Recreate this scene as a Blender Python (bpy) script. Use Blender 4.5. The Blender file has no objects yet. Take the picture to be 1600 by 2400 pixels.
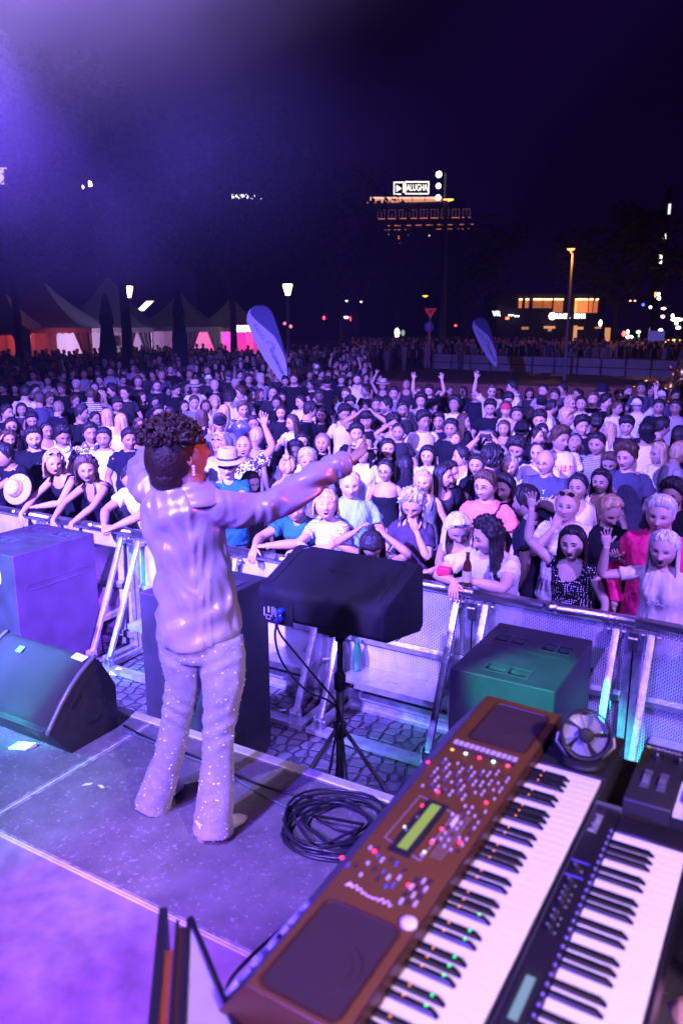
import bpy, math, random, sys
import numpy as np
from mathutils import Vector, Matrix
R = math.radians
rnd = random.Random(7)
SC = bpy.context.scene
COL = SC.collection
PI = math.pi

# ---------------- camera, world, lights, exposure ----------------
TILT, FPX, CZ = R(13.4), 1867.0, 3.07
cam = bpy.data.objects.new('camera', bpy.data.cameras.new('camera'))
COL.objects.link(cam)
cam.location = (0, 0, CZ)
cam.rotation_euler = (R(90) - TILT, 0, 0)
cam.data.sensor_fit = 'VERTICAL'
cam.data.sensor_height = 36
cam.data.sensor_width = 24
cam.data.lens = 28.0
cam.data.clip_start = .05
cam.data.clip_end = 2000
cam.data.dof.use_dof = True
cam.data.dof.focus_distance = 6.3
cam.data.dof.aperture_fstop = 3.0
SC.camera = cam
W = bpy.data.worlds.new('World'); SC.world = W
W.use_nodes = True
bg = W.node_tree.nodes['Background']
bg.inputs[0].default_value = (.20, .02, 1, 1)
bg.inputs[1].default_value = .0115
SC.view_settings.view_transform = 'Standard'
SC.view_settings.look = 'None'
SC.view_settings.exposure = 0
SC.view_settings.gamma = 1
cy = SC.cycles
cy.max_bounces = 4; cy.diffuse_bounces = 2; cy.glossy_bounces = 2; cy.transmission_bounces = 3
cy.transparent_max_bounces = 6; cy.volume_bounces = 0
cy.use_denoising = True
cy.sample_clamp_indirect = 4
cy.sample_clamp_direct = 40
cy.caustics_reflective = False; cy.caustics_refractive = False

UA = R(-30.5)                      # the stage edge and the barrier run along this direction
CU, SU = math.cos(UA), math.sin(UA)
def W3(u, v, z=0.):                # stage coordinates (along the edge, out to the crowd) to the world
    return Vector((u * CU - v * SU, u * SU + v * CU, z))
def ray(px, py):
    x = (px - 800) / FPX; y = (1200 - py) / FPX
    return Vector((x, math.cos(TILT) + y * math.sin(TILT), -math.sin(TILT) + y * math.cos(TILT)))
def Pz(px, py, z):
    r = ray(px, py); s = (z - CZ) / r.z
    return Vector((r.x * s, r.y * s, z))
def Py(px, py, Y):
    r = ray(px, py); s = Y / r.y
    return Vector((r.x * s, Y, CZ + r.z * s))
def Pv(px, py, v):
    r = ray(px, py); s = v / (-r.x * SU + r.y * CU)
    return Vector((r.x * s, r.y * s, CZ + r.z * s))

def spot(name, loc, target, power, color, cone, blend=.5, size=.25):
    l = bpy.data.lights.new(name, 'SPOT')
    l.energy = power; l.color = color; l.spot_size = R(cone); l.spot_blend = blend; l.shadow_soft_size = size
    o = bpy.data.objects.new(name, l); COL.objects.link(o)
    o.location = loc
    o.rotation_euler = (Vector(target) - Vector(loc)).to_track_quat('-Z', 'Y').to_euler()
    return o
def bulb(name, loc, power, color, size=.1):
    l = bpy.data.lights.new(name, 'POINT'); l.energy = power; l.color = color; l.shadow_soft_size = size
    o = bpy.data.objects.new(name, l); COL.objects.link(o); o.location = loc
    return o
# the moving heads and par cans of the stage rig, above and behind the photographer
spot('crowd_wash_light', (-5.2, -.2, 6.6), (-2.2, 10, .9), 92000, (.17, .115, 1), 60, .7, .10)
spot('crowd_wash_light', (4.4, -.6, 6.6), (2.4, 8.5, .9), 9000, (.26, .13, 1), 60, .7, .10)
spot('crowd_front_light', (-.6, -.5, 7.0), (.6, 9, .8), 4000, (.20, .14, 1), 50, .8, .10)
spot('stage_wash_light', (-3.2, -2.2, 5.6), (-1.1, 1.9, 1.0), 6800, (.135, .065, 1), 48, .7, .10)
spot('stage_top_light', (-2.6, -.6, 6.6), (-.7, 3.0, 2.0), 3600, (.36, .27, 1), 22, .5, .08)
spot('face_light', (3.2, 3.6, 3.2), (-.45, 3.05, 2.55), 430, (1, .11, .045), 9, .8, .06)
spot('cyan_light', (-6.5, 3.2, 4.6), (-2.35, 6.8, .55), 8500, (.01, .6, .7), 12, .25, .05)
spot('teal_light', (-2.6, -1, 6.0), (1.16, 4.28, .88), 34000, (.003, .5, .36), 5.6, .5, .05)
spot('cyan_light', (5.2, 1.2, 4.4), (2.25, 4.75, .40), 1900, (.05, .5, 1), 11, .4, .05)
spot('green_light', (-5.2, 1.4, 4.2), (-1.72, 3.84, 1.3), 4800, (.01, .62, .40), 9.5, .3, .05)
spot('green_light', (-5.5, 1.4, 4.6), (-1.95, 3.0, 1.0), 1700, (.04, .6, .5), 15, .5, .05)
spot('violet_side_light', (2.2, .6, 5.4), (-2.75, 6.6, .7), 90000, (.20, .05, 1), 12, .5, .08)
spot('keyboard_light', (1.5, -.6, 4.0), (.22, 1.15, 1.95), 580, (1, .66, .95), 44, .6, .1)
spot('magenta_light', (-2.2, -1.6, 4.4), (-1.3, 1.0, 1.0), 2600, (.60, .13, 1), 40, .8, .1)
spot('smoke_light', (-8.2, 11, 11), (-3.6, 12.5, 3.6), 70000, (.20, .09, 1), 21, 1., .15)
spot('smoke_light', (-4, 2.5, 4.2), (-4.2, 10, 11.2), 105000, (.36, .24, .85), 74, 1., .3)
# ---------------- materials ----------------
MATS = {}
def mat(name, col, rough=.6, metal=0., noise=0., scale=8., bump=0., bscale=None, emit=None, estr=0., spec=.5, stretch=None, sheen=0., coat=0.):
    if name in MATS: return MATS[name]
    m = bpy.data.materials.new(name); m.use_nodes = True; MATS[name] = m
    nt = m.node_tree; b = nt.nodes['Principled BSDF']
    b.inputs['Base Color'].default_value = (*col, 1); b.inputs['Roughness'].default_value = rough
    b.inputs['Metallic'].default_value = metal; b.inputs['Specular IOR Level'].default_value = spec
    if sheen: b.inputs['Sheen Weight'].default_value = sheen
    if coat: b.inputs['Coat Weight'].default_value = coat
    if emit: b.inputs['Emission Color'].default_value = (*emit, 1); b.inputs['Emission Strength'].default_value = estr
    if noise or bump:
        tc = nt.nodes.new('ShaderNodeTexCoord'); out = tc.outputs['Object']
        if stretch:
            mp = nt.nodes.new('ShaderNodeMapping'); mp.inputs['Scale'].default_value = stretch
            nt.links.new(out, mp.inputs[0]); out = mp.outputs[0]
        if noise:
            n = nt.nodes.new('ShaderNodeTexNoise'); n.inputs['Scale'].default_value = scale; n.inputs['Detail'].default_value = 6
            nt.links.new(out, n.inputs['Vector'])
            r = nt.nodes.new('ShaderNodeMapRange'); r.inputs[1].default_value = .3; r.inputs[2].default_value = .7
            r.inputs[3].default_value = 1 - noise; r.inputs[4].default_value = 1 + noise
            nt.links.new(n.outputs[0], r.inputs[0])
            mx = nt.nodes.new('ShaderNodeVectorMath'); mx.operation = 'SCALE'; mx.inputs[0].default_value = col
            nt.links.new(r.outputs[0], mx.inputs['Scale']); nt.links.new(mx.outputs[0], b.inputs['Base Color'])
        if bump:
            n2 = nt.nodes.new('ShaderNodeTexNoise'); n2.inputs['Scale'].default_value = bscale or scale * 3; n2.inputs['Detail'].default_value = 4
            nt.links.new(out, n2.inputs['Vector'])
            bp = nt.nodes.new('ShaderNodeBump'); bp.inputs['Strength'].default_value = bump; bp.inputs['Distance'].default_value = .01
            nt.links.new(n2.outputs[0], bp.inputs['Height']); nt.links.new(bp.outputs[0], b.inputs['Normal'])
    return m
def nodes(m): return m.node_tree.nodes, m.node_tree.links, m.node_tree.nodes['Principled BSDF']
def emis(name, col, s): return mat(name, (.02, .02, .02), .6, emit=col, estr=s)

# ---------------- mesh helpers ----------------
class MB:
    def __init__(s): s.v = []; s.f = []; s.m = []; s.mi = 0
    def add(s, vs, fs, mi=None):
        s.g = getattr(s, 'g', []) + [len(s.f)]
        k = len(s.v); s.v += [tuple(x) for x in vs]; s.f += [tuple(i + k for i in f) for f in fs]
        s.m += [s.mi if mi is None else mi] * len(fs); return s
    def box(s, x0, x1, y0, y1, z0, z1, M=None, mi=None):
        vs = [Vector(p) for p in ((x0,y0,z0),(x1,y0,z0),(x1,y1,z0),(x0,y1,z0),(x0,y0,z1),(x1,y0,z1),(x1,y1,z1),(x0,y1,z1))]
        if M: vs = [M @ p for p in vs]
        return s.add(vs, [(0,3,2,1),(4,5,6,7),(0,1,5,4),(1,2,6,5),(2,3,7,6),(3,0,4,7)], mi)
    def prism(s, poly, a0, a1, axis='x', mi=None, M=None):
        # poly in the two other axes, extruded along axis
        def P(q, a): return {'x': (a, q[0], q[1]), 'y': (q[0], a, q[1]), 'z': (q[0], q[1], a)}[axis]
        n = len(poly); vs = [Vector(P(q, a0)) for q in poly] + [Vector(P(q, a1)) for q in poly]
        if M: vs = [M @ p for p in vs]
        fs = [tuple(range(n))[::-1], tuple(range(n, 2 * n))] + [(i, (i+1) % n, (i+1) % n + n, i + n) for i in range(n)]
        return s.add(vs, fs, mi)
    def tube(s, pts, r, n=8, mi=None, cap=True, flat=1.):
        pts = [Vector(p) for p in pts]; rs = r if isinstance(r, (list, tuple)) else [r] * len(pts)
        vs = []; up = None
        for i, p in enumerate(pts):
            t = (pts[min(i+1, len(pts)-1)] - pts[max(i-1, 0)])
            t = t.normalized() if t.length > 1e-9 else Vector((0, 0, 1))
            if up is None: up = Vector((0, 0, 1)) if abs(t.z) < .9 else Vector((1, 0, 0))
            a = t.cross(up); a = a.normalized() if a.length > 1e-6 else t.orthogonal().normalized()
            b = a.cross(t); up = b
            for k in range(n):
                an = 2 * PI * k / n
                vs.append(p + a * math.cos(an) * rs[i] + b * math.sin(an) * rs[i] * flat)
        fs = [(i*n + k, i*n + (k+1) % n, (i+1)*n + (k+1) % n, (i+1)*n + k) for i in range(len(pts)-1) for k in range(n)]
        if cap: fs += [tuple(range(n))[::-1], tuple(range((len(pts)-1)*n, len(pts)*n))]
        return s.add(vs, fs, mi)
    def lathe(s, prof, n=20, c=(0,0,0), mi=None, M=None):
        vs = []
        for (r, z) in prof:
            for k in range(n):
                a = 2*PI*k/n; p = Vector((c[0] + r*math.cos(a), c[1] + r*math.sin(a), c[2] + z))
                vs.append(M @ p if M else p)
        fs = [(i*n + k, i*n + (k+1) % n, (i+1)*n + (k+1) % n, (i+1)*n + k) for i in range(len(prof)-1) for k in range(n)]
        return s.add(vs, fs, mi)
    def grid(s, P, mi=None, wrap=False):
        P = np.asarray(P); a, b = P.shape[:2]
        vs = [tuple(map(float, p)) for p in P.reshape(-1, 3)]
        fs = [(i*b + j, i*b + (j+1) % b, (i+1)*b + (j+1) % b, (i+1)*b + j) for i in range(a-1) for j in range(b if wrap else b-1)]
        return s.add(vs, fs, mi)
    def split(s, name, mats, parent=None, **kw):     # one object for each piece added
        out = []; ends = s.g[1:] + [len(s.f)]
        for a, b in zip(s.g, ends):
            fs = s.f[a:b]; used = sorted({i for f in fs for i in f}); ix = {i: k for k, i in enumerate(used)}
            q = MB(); q.v = [s.v[i] for i in used]; q.f = [tuple(ix[i] for i in f) for f in fs]; q.m = s.m[a:b]
            out.append(q.build(name, mats, parent, **kw))
        return out
    def build(s, name, mats, parent=None, smooth=False, loc=None, rz=None, bevel=0):
        me = bpy.data.meshes.new(name); me.from_pydata(s.v, [], s.f)
        mats = mats if isinstance(mats, (list, tuple)) else [mats]
        for m in mats: me.materials.append(m)
        if len(mats) > 1: me.polygons.foreach_set('material_index', s.m)
        if smooth: me.polygons.foreach_set('use_smooth', [True] * len(me.polygons))
        me.update()
        o = bpy.data.objects.new(name, me); COL.objects.link(o)
        if parent: o.parent = parent
        if loc is not None: o.location = loc
        if rz is not None: o.rotation_euler = (0, 0, rz)
        if bevel:
            b = o.modifiers.new('bevel', 'BEVEL'); b.width = bevel; b.segments = 3; b.limit_method = 'ANGLE'
            me.polygons.foreach_set('use_smooth', [True] * len(me.polygons))
        return o
def tag(o, label=None, cat=None, group=None, kind=None):
    if label: o['label'] = label
    if cat: o['category'] = cat
    if group: o['group'] = group
    if kind: o['kind'] = kind
    return o
def empty(name, loc=(0,0,0), rz=0., label=None, cat=None, group=None):
    o = bpy.data.objects.new(name, None); o.empty_display_size = .1; COL.objects.link(o)
    o.location = loc; o.rotation_euler = (0, 0, rz)
    return tag(o, label, cat, group)
def text(body, size, m, name='lettering', parent=None, loc=(0,0,0), rot=(0,0,0), ext=.001, sx=1., align='CENTER', shear=0, offset=0.):
    c = bpy.data.curves.new('t', 'FONT'); c.body = body; c.size = size; c.extrude = ext; c.align_x = align; c.align_y = 'CENTER'
    c.shear = shear; c.offset = offset; c.resolution_u = 3
    t = bpy.data.objects.new('t', c); COL.objects.link(t)
    me = bpy.data.meshes.new_from_object(t.evaluated_get(bpy.context.evaluated_depsgraph_get()))
    bpy.data.objects.remove(t); me.name = name; me.materials.clear(); me.materials.append(m)
    o = bpy.data.objects.new(name, me); COL.objects.link(o)
    o.location = loc; o.rotation_euler = rot; o.scale = (sx, 1, 1)
    if parent: o.parent = parent
    return o
def setmatrix(o, X, Y, Z, loc):
    o.matrix_world = Matrix(((X[0], Y[0], Z[0], loc[0]), (X[1], Y[1], Z[1], loc[1]), (X[2], Y[2], Z[2], loc[2]), (0, 0, 0, 1)))
def Rm(rx=0, ry=0, rz=0, loc=(0,0,0)):
    from mathutils import Euler
    return Matrix.Translation(loc) @ Euler((rx, ry, rz)).to_matrix().to_4x4()
# ---------------- ground, haze, stage ----------------
def ground():
    m = mat('cobblestone', (.06, .055, .055), .55, noise=.3, scale=3, spec=.5)
    n, l, b = nodes(m)
    tc = n.new('ShaderNodeTexCoord'); mp = n.new('ShaderNodeMapping'); mp.inputs['Rotation'].default_value = (0, 0, .35)
    mp.inputs['Scale'].default_value = (1, 1, .01)
    l.new(tc.outputs['Object'], mp.inputs[0])
    vo = n.new('ShaderNodeTexVoronoi'); vo.feature = 'DISTANCE_TO_EDGE'; vo.inputs['Scale'].default_value = 9.5; vo.inputs['Randomness'].default_value = .5
    l.new(mp.outputs[0], vo.inputs['Vector'])
    rr = n.new('ShaderNodeValToRGB'); rr.color_ramp.elements[0].position = .02; rr.color_ramp.elements[1].position = .12
    l.new(vo.outputs[0], rr.inputs[0])
    bp = n.new('ShaderNodeBump'); bp.inputs['Strength'].default_value = .9; bp.inputs['Distance'].default_value = .03
    l.new(rr.outputs[0], bp.inputs['Height']); l.new(bp.outputs[0], b.inputs['Normal'])
    old = b.inputs['Base Color'].links[0].from_socket
    mx = n.new('ShaderNodeMix'); mx.data_type = 'RGBA'; mx.inputs[6].default_value = (.012, .012, .014, 1)
    l.new(rr.outputs[0], mx.inputs[0]); l.new(old, mx.inputs[7]); l.new(mx.outputs[2], b.inputs['Base Color'])
    g = MB(); g.box(-160, 160, -10, 230, -.3, 0)
    tag(g.build('ground', m), kind='structure')
ground()
HZ = mat('haze', (1, 1, 1)); _n, _l, _b = nodes(HZ)
_n.remove(_b); _pv = _n.new('ShaderNodeVolumePrincipled')
_pv.inputs['Color'].default_value = (.85, .85, 1, 1); _pv.inputs['Density'].default_value = .0003; _pv.inputs['Anisotropy'].default_value = .0
_l.new(_pv.outputs[0], _n['Material Output'].inputs['Volume'])
hz = MB(); hz.box(-158, 158, -9, 228, -1.3, 62)
tag(hz.build('haze', HZ), kind='stuff')

# stage smoke drifting over the left of the square
def smoke():
    m = mat('smoke', (1,1,1)); n, l, b = nodes(m); n.remove(b); pv = n.new('ShaderNodeVolumePrincipled'); pv.inputs['Color'].default_value = (.9,.88,1,1)
    tc = n.new('ShaderNodeTexCoord'); nz = n.new('ShaderNodeTexNoise'); nz.inputs['Scale'].default_value = 1.7; nz.inputs['Detail'].default_value = 4; nz.inputs['Distortion'].default_value = .6; l.new(tc.outputs['Object'], nz.inputs['Vector'])
    ln = n.new('ShaderNodeVectorMath'); ln.operation = 'LENGTH'; l.new(tc.outputs['Object'], ln.inputs[0])
    f = n.new('ShaderNodeMapRange'); f.interpolation_type = 'SMOOTHSTEP'; f.inputs[1].default_value = .95; f.inputs[2].default_value = .1; f.inputs[3].default_value = 0; f.inputs[4].default_value = 1; l.new(ln.outputs['Value'], f.inputs[0])
    g = n.new('ShaderNodeMapRange'); g.inputs[1].default_value = .40; g.inputs[2].default_value = .64; g.inputs[3].default_value = .42; g.inputs[4].default_value = 1.7; l.new(nz.outputs[0], g.inputs[0])
    x = n.new('ShaderNodeMath'); x.operation = 'MULTIPLY'; l.new(f.outputs[0], x.inputs[0]); l.new(g.outputs[0], x.inputs[1])
    y = n.new('ShaderNodeMath'); y.operation = 'MULTIPLY'; y.inputs[1].default_value = .05; l.new(x.outputs[0], y.inputs[0]); l.new(y.outputs[0], pv.inputs['Density'])
    l.new(pv.outputs[0], n['Material Output'].inputs['Volume'])
    g = MB(); g.lathe([(0,-1)] + [(math.cos(a), math.sin(a)) for a in np.linspace(-1.4, 1.4, 12)] + [(0,1)], 20); o = g.build('smoke', m, loc=(-4.4, 12, 8.6)); o.scale = (8.2, 5.5, 6.2); tag(o, kind='stuff')
smoke()
def stage_mat():
    m = mat('stage_phenolic', (.15, .14, .15), .42, noise=.22, scale=7, spec=.5)
    n, l, b = nodes(m)
    tc = n.new('ShaderNodeTexCoord')
    vo = n.new('ShaderNodeTexVoronoi'); vo.inputs['Scale'].default_value = 125; vo.inputs['Randomness'].default_value = .12
    l.new(tc.outputs['Object'], vo.inputs['Vector'])
    bp = n.new('ShaderNodeBump'); bp.inputs['Strength'].default_value = .55; bp.inputs['Distance'].default_value = .004
    l.new(vo.outputs[0], bp.inputs['Height']); l.new(bp.outputs[0], b.inputs['Normal'])
    old = b.inputs['Base Color'].links[0].from_socket
    r = n.new('ShaderNodeMapRange'); r.inputs[1].default_value = .1; r.inputs[2].default_value = .55; r.inputs[3].default_value = .72; r.inputs[4].default_value = 1.15
    l.new(vo.outputs[0], r.inputs[0])
    s1 = n.new('ShaderNodeVectorMath'); s1.operation = 'SCALE'; l.new(old, s1.inputs[0]); l.new(r.outputs[0], s1.inputs['Scale'])
    # scuffs and dust
    nz = n.new('ShaderNodeTexNoise'); nz.inputs['Scale'].default_value = 42; nz.inputs['Detail'].default_value = 12; nz.inputs['Roughness'].default_value = .75
    l.new(tc.outputs['Object'], nz.inputs['Vector'])
    r2 = n.new('ShaderNodeMapRange'); r2.inputs[1].default_value = .565; r2.inputs[2].default_value = .63; r2.inputs[3].default_value = 0; r2.inputs[4].default_value = .6
    l.new(nz.outputs[0], r2.inputs[0])
    mx = n.new('ShaderNodeMix'); mx.data_type = 'RGBA'; mx.inputs[7].default_value = (.45, .42, .44, 1)
    l.new(r2.outputs[0], mx.inputs[0]); l.new(s1.outputs[0], mx.inputs[6]); l.new(mx.outputs[2], b.inputs['Base Color'])
    # worn roughness
    r3 = n.new('ShaderNodeMapRange'); r3.inputs[3].default_value = .28; r3.inputs[4].default_value = .6
    nz2 = n.new('ShaderNodeTexNoise'); nz2.inputs['Scale'].default_value = 6; l.new(tc.outputs['Object'], nz2.inputs['Vector'])
    l.new(nz2.outputs[0], r3.inputs[0]); l.new(r3.outputs[0], b.inputs['Roughness'])
    return m
ALU = mat('aluminium', (.62, .62, .64), .32, 1., noise=.2, scale=9, bump=.25, bscale=60)
ALUD = mat('aluminium_worn', (.5, .5, .52), .42, .85, noise=.3, scale=14, bump=.3, bscale=50)
ALUW = mat('aluminium_edge', (.78, .78, .78), .4, .3, noise=.15, scale=20)
BLK = mat('black_paint', (.022, .022, .026), .5, noise=.3, scale=20, bump=.25, bscale=220)
BLKP = mat('black_plastic', (.018, .018, .022), .38, noise=.2, scale=12, bump=.15, bscale=300)
RUB = mat('rubber_cable', (.015, .015, .018), .42)
SZ = 1.01                          # stage height
def stage():
    sm = stage_mat(); phen = mat('worn_plywood', (.26, .21, .25), .5, noise=.28, scale=9, bump=.35, bscale=14)
    n, l, b = nodes(phen)
    st = tag(empty('stage', W3(-2, 1.5, 0), UA), kind='structure')
    # decks 2 m x 1 m: rows at v 1.78-2.80 (front), then behind
    def deck(u0, u1, v0, v1, m, i):
        d = MB(); e = .022
        d.box(u0 + e, u1 - e, v0 + e, v1 - e, SZ - .03, SZ - .001)
        d.build('deck_panel', m, st)
        f = MB()
        for (a, bb, c, dd) in ((u0+.001, u1-.001, v0+.001, v0+e), (u0+.001, u1-.001, v1-e, v1-.001), (u0+.001, u0+e, v0+e, v1-e), (u1-e, u1-.001, v0+e, v1-e)):
            w = .004 if m is sm and v1 < 2.7 else 0
            f.box(a, bb, c, dd, SZ - .12, SZ + .0005)
        f.build('deck_frame', fr, st)
    fr = mat('deck_frame_alu', (.30, .29, .31), .5, .3, noise=.5, scale=30)
    for k, u0 in enumerate((-8.81, -6.81, -4.81, -2.81, -.81, 1.19)):


        deck(u0 + 2, u0 + 4, 1.78, 2.80, sm, k)
    for o in st.children: o.location = (2, -1.5, 0)
    # the big worn boards behind the front row
    d = MB(); d.box(-8.8, 5.2, -3.2, 1.7745, SZ - .03, SZ - .0005); d.build('deck_boards', phen, st).location = (2, -1.5, 0)
    g = MB(); g.box(-8.8, 5.2, 1.770, 1.779, SZ - .02, SZ + .0015); g.box(-8.8, 5.2, 1.7825, 1.7895, SZ - .02, SZ + .0012); g.build('joint_strip', ALUW, st).location = (2, -1.5, 0)
    g = MB()
    for u in (-4.81, -2.81, -.81, 1.19): g.box(u - .004, u + .003, 1.79, 2.80, SZ - .02, SZ + .0014)
    g.build('joint_strip', ALUW, st).location = (2, -1.5, 0)
    g = MB(); g.prism([(2.79, SZ-.14), (2.845, SZ-.14), (2.85, SZ+.001), (2.842, SZ+.0065), (2.795, SZ+.0065), (2.79, SZ)], -8.8, 5.2, 'x'); g.build('edge_profile', ALUW, st).location = (2, -1.5, 0)
    g = MB(); g.box(-8.8, 5.2, 2.70, 2.72, .02, SZ - .13); g.build('skirt', mat('black_cloth', (.015, .015, .02), .9, bump=.4, bscale=9), st).location = (2, -1.5, 0)
    g = MB()
    for u in np.arange(-8.3, 5, 1.0):
        g.tube([(u, 2.6, 0), (u, 2.6, SZ - .12)], .024, 10)
    g.build('stage_legs', ALUD, st).location = (2, -1.5, 0)
stage()
# white scuffs, tape marks and scraps on the stage floor
def scrap(px, py, label, pts, m, z=SZ + .002, crumple=0., name='scrap', cat='litter', th=.001):
    p = Pz(px, py, z); g = MB()
    c = sum((Vector((a, b, 0)) for a, b in pts), Vector()) / len(pts)
    top = [Vector((a, b, th + crumple * rnd.random())) for a, b in pts]; bot = [Vector((a, b, 0)) for a, b in pts]
    n = len(pts); vs = bot + top + [c + Vector((0, 0, th + crumple))]
    fs = [tuple(range(n))[::-1]] + [(i, (i+1) % n, (i+1) % n + n, i + n) for i in range(n)] + [(n + i, n + (i+1) % n, 2*n) for i in range(n)]
    g.add(vs, fs); o = g.build(name, m, loc=p); return tag(o, label, cat)
WTAPE = mat('white_tape', (.75, .75, .75), .6, noise=.15, scale=40)
PLAST = mat('clear_wrapper', (.7, .75, .75), .25, noise=.1, scale=30, bump=.8, bscale=60)
for px, py, dx in ((205, 1838, .026), (238, 1843, .022)):
    g = MB(); g.add([(-dx, -.006, 0), (dx*.6, -.009, 0), (dx, .004, 0), (-dx*.3, .008, 0), (-dx, -.006, .0008), (dx*.6, -.009, .0008), (dx, .004, .0008), (-dx*.3, .008, .0008)], [(3,2,1,0), (4,5,6,7), (0,1,5,4), (1,2,6,5), (2,3,7,6), (3,0,4,7)])
    tag(g.build('tape_mark', WTAPE, loc=Pz(px, py, SZ + .001), rz=.3 if px < 220 else -.7), 'torn white tape scrap on the stage floor left of the singer, ' + ('longer piece' if px < 220 else 'shorter piece beside it'), 'tape')
scrap(52, 1752, 'crumpled clear plastic wrapper lying in front of the floor monitor wedge', [(-.06, -.02), (.03, -.03), (.07, .01), (.04, .035), (-.03, .03)], PLAST, crumple=.03, name='plastic_wrapper')
scrap(275, 1578, 'crushed white paper cup lying on the cobbles behind the wedge', [(-.06, -.03), (.02, -.05), (.08, -.01), (.05, .05), (-.02, .05)], WTAPE, z=.005, crumple=.06, name='paper_cup', cat='cup')
for i, (px, py, l) in enumerate(((800, 1690, 'white cigarette end lying on the cobbles behind the speaker stand legs'), (1000, 1820, 'tiny white paper scrap on the cobbles near the right tripod foot'), (662, 1665, 'small pale scrap between the barrier feet left of the speaker stand'))):
    scrap(px, py, l, [(-.03, -.008), (.03, -.012), (.028, .01), (-.028, .012)], WTAPE, z=.006, crumple=.008, name='paper_scrap')
# ---------------- crowd barrier ----------------
def perf_mat():
    m = mat('perforated_sheet', (.66, .66, .70), .45, .55, noise=.25, scale=5, bump=.15, bscale=30)
    n, l, b = nodes(m)
    tc = n.new('ShaderNodeTexCoord'); sx = n.new('ShaderNodeSeparateXYZ'); l.new(tc.outputs['Object'], sx.inputs[0])
    def mth(op, a, c=None, d=None):
        q = n.new('ShaderNodeMath'); q.operation = op
        for i, x in enumerate((a, c, d)):
            if x is None: continue
            if isinstance(x, (int, float)): q.inputs[i].default_value = x
            else: l.new(x, q.inputs[i])
        return q.outputs[0]
    # staggered upright slots: columns 15 mm apart, rows 24 mm apart
    cx = mth('DIVIDE', sx.outputs['X'], .0145); ix = mth('FLOOR', cx); fx = mth('SUBTRACT', mth('SUBTRACT', cx, ix), .5)
    off = mth('MULTIPLY', mth('PINGPONG', ix, 1.0), .5)
    cz = mth('ADD', mth('DIVIDE', sx.outputs['Z'], .025), off); fz = mth('SUBTRACT', mth('SUBTRACT', cz, mth('FLOOR', cz)), .5)
    hx = mth('LESS_THAN', mth('ABSOLUTE', fx), .19); hz_ = mth('LESS_THAN', mth('ABSOLUTE', fz), .30)
    hole = mth('MULTIPLY', hx, hz_)
    tr = n.new('ShaderNodeBsdfTransparent'); ms = n.new('ShaderNodeMixShader')
    l.new(hole, ms.inputs[0]); l.new(b.outputs[0], ms.inputs[1]); l.new(tr.outputs[0], ms.inputs[2])
    l.new(ms.outputs[0], n['Material Output'].inputs['Surface'])
    return m
PERF = perf_mat()
def checker_mat():
    m = mat('checker_plate', (.6, .6, .62), .34, .8, noise=.2, scale=10)
    n, l, b = nodes(m)
    tc = n.new('ShaderNodeTexCoord'); mp = n.new('ShaderNodeMapping'); mp.inputs['Rotation'].default_value = (0, 0, R(45)); mp.inputs['Scale'].default_value = (28, 28, .01)
    l.new(tc.outputs['Object'], mp.inputs[0])
    ck = n.new('ShaderNodeTexBrick'); ck.inputs['Scale'].default_value = 1.; ck.inputs['Mortar Size'].default_value = .16; ck.inputs['Brick Width'].default_value = 1.; ck.inputs['Row Height'].default_value = .45
    l.new(mp.outputs[0], ck.inputs['Vector'])
    bp = n.new('ShaderNodeBump'); bp.inputs['Strength'].default_value = .8; bp.inputs['Distance'].default_value = .004; bp.invert = True
    l.new(ck.outputs['Fac'], bp.inputs['Height']); l.new(bp.outputs[0], b.inputs['Normal'])
    return m
CHK = checker_mat()
BV = 5.2; PITCH = 1.12; J0 = -.83
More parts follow.
